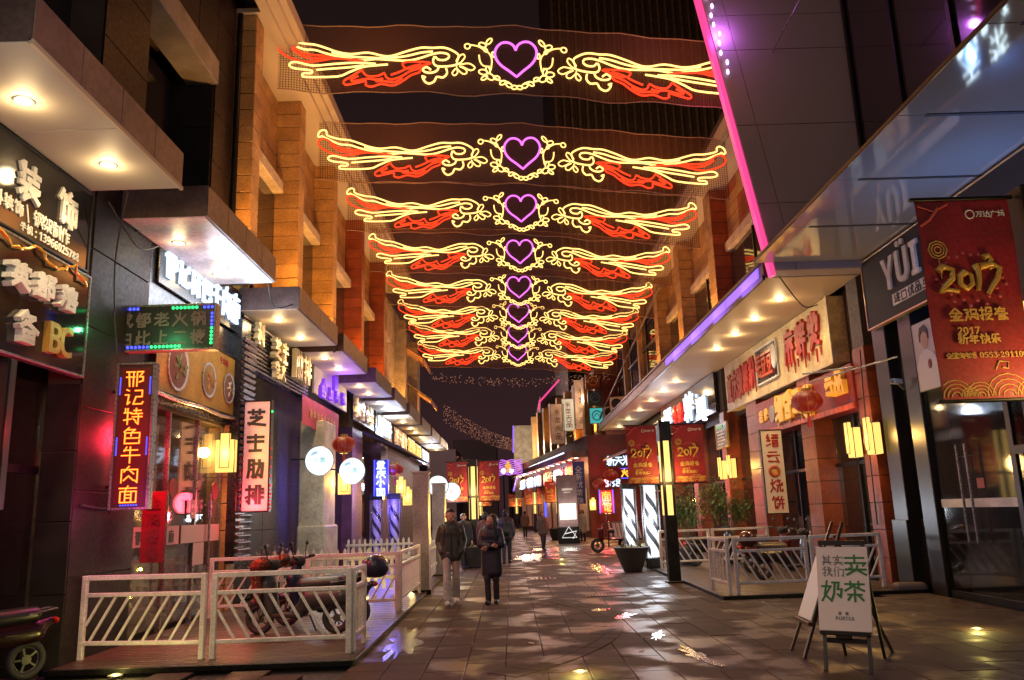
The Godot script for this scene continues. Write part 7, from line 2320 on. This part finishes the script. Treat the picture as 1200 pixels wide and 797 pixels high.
# ---------------------------------------------------------------- cameras, air conditioners, cables
func small_things() -> void:
	for k in 2:
		var o := thing("security_camera", ["pale security camera on the granite pier under the first canopy", "white security camera on the black pillar of the glass shop"][k], "camera", [P(-5.45, 6.1, 11.55), P(7.38, 3.85, 15.1)][k], [60.0, -60.0][k])
		part(o, "housing", G.new().bev(Vector3(0, 0, 0.1), Vector3(0.1, 0.1, 0.26), 0.015).mesh(), M("white_letter"))
		part(o, "lens", G.new().cyl(Vector3(0, 0, 0.23), 0.035, 0.02, 12, Basis(Vector3.RIGHT, Vector3.BACK, Vector3.DOWN)).mesh(), M("black_gloss"))
		part(o, "bracket", G.new().bar(Vector3(0, -0.05, 0.05), Vector3(0, -0.14, -0.1), 0.03, 0.03).mesh(), M("steel"))
	for k in 2:
		var o := thing("air_conditioner", ["pale air conditioner unit on the canopy roof, right side", "pale air conditioner unit farther along the canopy roof, right side"][k], "air conditioner", [P(5.9, 6.8, 43), P(6.0, 6.8, 47)][k], -20)
		part(o, "casing", G.new().bev(Vector3(0, 0.35, 0), Vector3(0.95, 0.7, 0.35), 0.02).mesh(), M("ac_pale", Color(0.55, 0.47, 0.40), 0.5))
		part(o, "fan_guard", G.new().tube(ring3(0.26, 20), 0.012, 5, -1.0, true).tube(ring3(0.17, 16), 0.008, 4, -1.0, true).tube(ring3(0.08, 12), 0.008, 4, -1.0, true).mesh(), M("dark_metal"), Vector3(-0.12, 0.36, 0.185))
		part(o, "fan", G.new().cyl(Vector3(-0.12, 0.36, 0.172), 0.26, 0.006, 20, Basis(Vector3.RIGHT, Vector3.BACK, Vector3.DOWN)).mesh(), M("rubber"))
	var o := thing("awning_poles", "long thin pole slanting over the upper storeys, right side", "pole", P(6.2, 9.5, 35))
	wpart(o, "pole", G.new().tube([P(6.25, 10.4, 31.5), P(5.6, 7.2, 50)], 0.045, 6), M("steel"))
	for k in 2:
		var q := thing("cable", ["loose dark cable loop hanging beside the red LED noodle sign", "thin cable running across the granite pier face"][k], "cable", P(-5.45, 1.8, 11.2))
		if k == 0:
			wpart(q, "cord", G.new().tube([P(-5.46, 2.4, 11.3), P(-5.4, 2.1, 11.25), P(-5.44, 1.85, 11.2), P(-5.5, 1.95, 11.25), P(-5.46, 2.2, 11.3)], 0.014, 5), M("rubber"))
		else:
			wpart(q, "cord", G.new().tube([P(-5.46, 1.95, 10.5), P(-5.45, 1.9, 11.0), P(-5.44, 1.93, 11.6)], 0.02, 5), M("rubber"))
	var runs := [
		["black cable sagging under the second canopy on the left", [[-5.3, 5.95, 10.3], [-5.2, 5.55, 11.0], [-5.35, 5.9, 12.0]], 0.014],
		["thin cable looped from the first canopy end down the granite pier", [[-5.0, 6.05, 10.2], [-5.3, 5.3, 10.6], [-5.46, 4.6, 11.0], [-5.46, 3.9, 11.2]], 0.011],
		["cable sagging between the second and third canopies on the left", [[-4.4, 6.1, 14.5], [-4.5, 5.75, 15.3], [-4.4, 6.05, 16.3]], 0.014],
		["cable sagging between the third and fourth canopies on the left", [[-4.4, 6.1, 20.0], [-4.45, 5.85, 20.4], [-4.4, 6.05, 20.8]], 0.014],
		["power cable run down the orange pillar beside the two lanterns", [[7.46, 4.8, 16.8], [7.45, 3.6, 16.9], [7.45, 2.2, 16.95], [7.46, 1.2, 17.0]], 0.014],
		["cable sagging from the fin corner to the long cream sign", [[5.7, 6.3, 16.2], [6.5, 5.9, 17.2], [7.3, 6.2, 18.4]], 0.014],
		["long thin cable strung high across the street behind the second net", [[-4.6, 12.1, 22.0], [0.5, 11.9, 22.3], [6.0, 11.3, 22.6]], 0.012],
	]
	for r in runs:
		var q := thing("cable", r[0], "cable", P(r[1][0][0], r[1][0][1], r[1][0][2]))
		var path := []
		for e in r[1]:
			path.append(P(e[0], e[1], e[2]))
		var fine := []
		for k in path.size() - 1:
			for j in 6:
				fine.append(path[k].cubic_interpolate(path[k + 1], path[maxi(k - 1, 0)], path[mini(k + 2, path.size() - 1)], j / 6.0))
		fine.append(path[-1])
		wpart(q, "cord", G.new().tube(fine, r[2], 5), M("rubber"))
	var mh := thing("manhole_cover", "round iron manhole cover in the paving beyond the walking pair", "manhole cover", P(0.75, 0.0, 21.5))
	part(mh, "plate", G.new().lathe([Vector2(0, 0.012), Vector2(0.3, 0.012), Vector2(0.33, 0.004), Vector2(0.34, 0.0)], 28).mesh(), M("grate_iron"))
	var tread := G.new()
	for k in 5:
		for j in 5:
			if Vector2(k - 2, j - 2).length() < 2.4:
				tread.bev(Vector3((k - 2) * 0.11, 0.014, (j - 2) * 0.11), Vector3(0.07, 0.008, 0.03), 0.002)
	part(mh, "tread_pattern", tread.mesh(), M("grate_iron"))
	for k in 9:
		var at: Vector3 = [P(1.5, 0.004, 10.3), P(2.6, 0.004, 12.0), P(0.2, 0.004, 11.2), P(-0.9, 0.004, 12.6), P(2.9, 0.004, 14.2), P(5.6, 0.004, 9.8), P(5.9, 0.004, 12.6), P(0.9, 0.004, 13.4), P(4.6, 0.004, 10.9)][k]
		var q := thing("litter", ["crumpled paper scrap by the narrow puddle", "small dark leaf right of the puddle", "small paper scrap in the middle foreground", "small dark leaf near the left deck corner", "flattened paper cup before the right deck", "small dark leaf right of the easels", "dark scrap near the glass shop door", "small pale ticket on the paving ahead of the pair", "small dark leaf beside the easel feet"][k], "litter", at, k * 47.0)
		var sz := 0.035 + 0.008 * (k % 3)
		part(q, "scrap", G.new().prism([Vector2(-sz, -sz * 0.6), Vector2(sz * 0.7, -sz * 0.8), Vector2(sz, sz * 0.3), Vector2(0.1 * sz, sz * 0.9), Vector2(-sz * 0.8, sz * 0.5)], 0, 0.004, Basis(Vector3.RIGHT, Vector3(0, 0.15, -1).normalized(), Vector3(0, 1, 0.15).normalized())).mesh(), M("litter_pale", Color(0.4, 0.36, 0.32), 0.8) if k % 2 == 0 else M("litter_dark", Color(0.03, 0.02, 0.015), 0.7))
	var u := thing("sandbag", "grey sandbag slumped at the railing foot by the glass shop", "sandbag", P(7.3, 0, 15.6))
	part(u, "sack", skin([[Vector3(-0.22, 0.08, 0), Vector3(0.22, 0.08, 0.02), 0.11, 0.1, 1.3]], 0.025, 0.04).mesh(), M("sack", Color(0.16, 0.12, 0.10), 0.85, 0.0, "speck", 2.0))
	var hose := thing("hose", "red hose bracket arm between the two warm lanterns and the red box sign", "bracket", P(7.4, 4.5, 17.6))
	wpart(hose, "arm", G.new().tube([P(7.45, 4.5, 17.2), P(6.9, 4.62, 18.7)], 0.025, 6).tube([P(7.45, 4.35, 15.2), P(6.95, 4.4, 18.6)], 0.018, 6), M("steel"))


# strokes of each character on a grid of 16 by 16: x then y in hexadecimal, y downward
const STROKES := """
装 3037 1123 1635 53e3 a0a6 66d6 7778 19e9 791d 5b4f7d 7aee da9c
饰 3014 3272 7265 444e6c 9072 83e3 b3bf 868d 86e6edcc
外 3008 316148 2638 b0bf b6ea
钢 3005 2262 1656 0959 363f6c 7f71f1fffe 93dc d38c
架 0262 3007 6257 9192 9197 91e1e7 97e7 0aea 7a7f 7a1e 7aee
制 2004 1282 0686 404f 1f19797e b2bb e0efcd
作 4007 252f 8065 74f4 a4af a8e8 acec
手 b132 24d4 08e8 82827f5d
机 0464 303f 3509 3568 91918a6f 91d1defefc
英 02e2 4044 a0a4 3a36b6ba 0aea 747a 7a1f 7aef
部 3040 0272 2445 6455 0777 1a6a6e1e1a 909f 90e0a6d6dc9c
落 02e2 4044 a0a4 1526 0938 0e2a 7456 75d5b859 76e9 69d9 6bcbcf6f6b
备 5014 42b218 45e9 3ababf3f3a 7a7f 3dbd
邢 0171 0676 2101 213f 616f 919f 91e1b6e6eabb
记 1031 05352e4c 81e1e797 977e9eeefc
特 1013 0464 303f 0b6a 82e2 a0a5 65f5 78f8 c5cfad 8aac
色 5014 32a2a275 25e5eada 25272d 7578 2aea 2d2fefec
牛 4024 23d3 08f8 707f
肉 1f13e3efcd 7035 73b7 793d 79bd
面 02e2 7054 1515e5ef1f15 555f a5af 58a8 5bab
成 13e3 13190f 18686c4c 80a9dffc d57d b0d2
都 3007 1373 0676 7109 299969 2a2f7f79 2c7c 919f 91e1b6e6eabb
老 22b2 6066 06e6 d10d 595eeeec c95b
火 2357 d3a7 70760f 77ff
锅 3005 2262 1656 0959 363f6c 8181e1e5 8185 85e5 7f77f7ffde b5b7 b78c b7dc
由 1f13e3ef1f 707f 19e9
此 303f 1616 161e 3666 0e6c 909e 9efefc 96e3
上 707e 7575d5 0eee
二 22d2 0eee
楼 0464 303f 3509 3568 7193 e1c3 75f5 a0a8 a567 a5e7 68e8 985bdf d88f
芝 02e2 4044 a0a4 7576 27c7 c71d 0cfe
士 02e2 707e 2ece 06e6
肋 20291f 20606f5e 2464 2868 83e3dfbd b0b68f
排 0363 303f1d 0a68 8c90 9f90 6393 6696 6a9a c0cf c3f3 c6f6 cafa
重 c131 14e4 26c6cb2b26 29c9 727f 2dcd 0fff
庆 7072 2323f3 23270f 57f7 a4a85f a8ff
小 707f5d 350a b5ea
酸 0171 14747f1f14 3137 5157 1b7b b084 84e4 d2f5 a587 c5e7 a78b a8e88f 9aef
辣 4042 0272 6465 1474 1418 7478 1878 414f 480d 487d b0b2 82f2 a3a5 e3d5 86f6 89f9 b6bf
粉 1133 6153 0575 404f 460d 467c 9075 c0f5 87e7e7ed a76f
毛 c131 15d4 09e8 717e 7eeeec
豆 11e1 34c4c83834 4a5d ba9d 0fff
麻 7072 2222f2 22260f 4595 757f 7549 a5f5 c5cf c589 c5f9
烫 1123 0435 0826 41c1 95b3c5c8 53e3 73e3 e3d8b8 5548 8568 7c70 4a1f 6a7c bb9a 6b3e 6beeee
招 0363 303f1d 0a68 80f0f6d6 b080 b077 7f79e9ef7f
牌 1008 110f 1555 5055 1959 595f a072 8282f2f8 8288 8858 b2b8 85f5 88f8 7cfc bccf a88b
缙 3014 144425 1858 0e5c 5814 81f1 a1a4 d1d4 8575f5 f484 8888e8ef8f88 8ce8 8cec
云 22c2 06f6 7618 5e1d 1dde b9ef
烧 1426 303a0f 6345 386c 72d1 a0c6f6f4 c282 87f7 a78f c7cefefc
饼 3014 3272 7265 444e6c 9083 d0c3 84f4 79f9 a4a96f d4df
其 03e3 303b b0bb 3666 3565 36b6 39b9 0bfb 4c1f acef
实 7072 0503f3f5 4456 3858 4667 0bfb 848b1f 8bff
我 6013 05f5 404f2d 0a69 90a8fffc d68d b1d3
们 4007 252f 7082 747f 94f4ffdd
卖 02e2 7075 0606f6d8 4759 3a5b 0bfb 988b1f 8bff
奶 402a7f 650f 0474 81d1c6f6ecca a19a7f
茶 02e2 4044 a0a4 7307 74e7 2aca 767f 4b2e abde
米 2044 c0a4 06e6 707f 761d 76ed
进 1123 0525 252b0d 0cfe 73f3 69f9 9095 957c c0cc
口 1f12e2ef1f
优 4007 252f 64f4 a0a56f c4cdeefc c0e2
品 3030b0b535 3035 0f08686f0f 8f8e 8f88e8ef8f
生 3026 24d4 19d9 7070 707e 0fff
活 0023 0525 0f38 d051 55f5 a1a9 6f69e9ef6f
万 02f2 62560f 67c7be9d
达 1123 0626 262c0e 0dff 65f5 a16c a5fc
广 7072 2333f3 22390f
场 3030 303c 0565 0e6b 80d076e6eecc a69b 95c7
金 7007 70f7 3666 46b6 1ada 767e 4b5d bb9d 0fff
鸡 0262620f 256e 8271 7372e2e7b7 7275 78f8fecd 7bcb
报 0363 303f1d 0a68 807f 8080e0e5b5 88e8 8eef e87f
春 12d2 25c5 08f8 7009 88ff 4a4fbfba4a 4cbc
新 3031 1161 2234 5243 0565 0868 353f 390d 587b d082 8289 886f 86f6 c6cf
年 4016 23e3 46d6 464b 0bfb 838f
快 303f 0416 5264 74e4e9 69f9 a0a97f a9ff
乐 d131 311838 18e8 737f5d 4a1e aaed
全 7007 70f7 38b8 2bcb 787f 0fff
国 0f00f0ff0f 33c3 47b7 3ccc 737c 89ab
商 7071 02f2 5264 a284 0f05f5ffdf 6638 96c8 4a4daaad 4aaa4d 4dad
电 2a22d2da2a 26d6 707eeeeb
话 1133 05352e4c e062 65f5 a2a9 6f69e9ef6f
天 22d2 07f7 72760f 77ff
馆 3014 3272 7265 444e6c a0a1 7573f3f5 868f 86d6da8a 8ceeef8f
利 7021 0676 404f 460c 468a b2bb e0efcd
香 b022 03e3 7107 73e7 4848b8bf4f48 4bbb
土 25d5 707e 0efe
和 6012 0474 404f 470c 4779 94f4fd9d94
"""
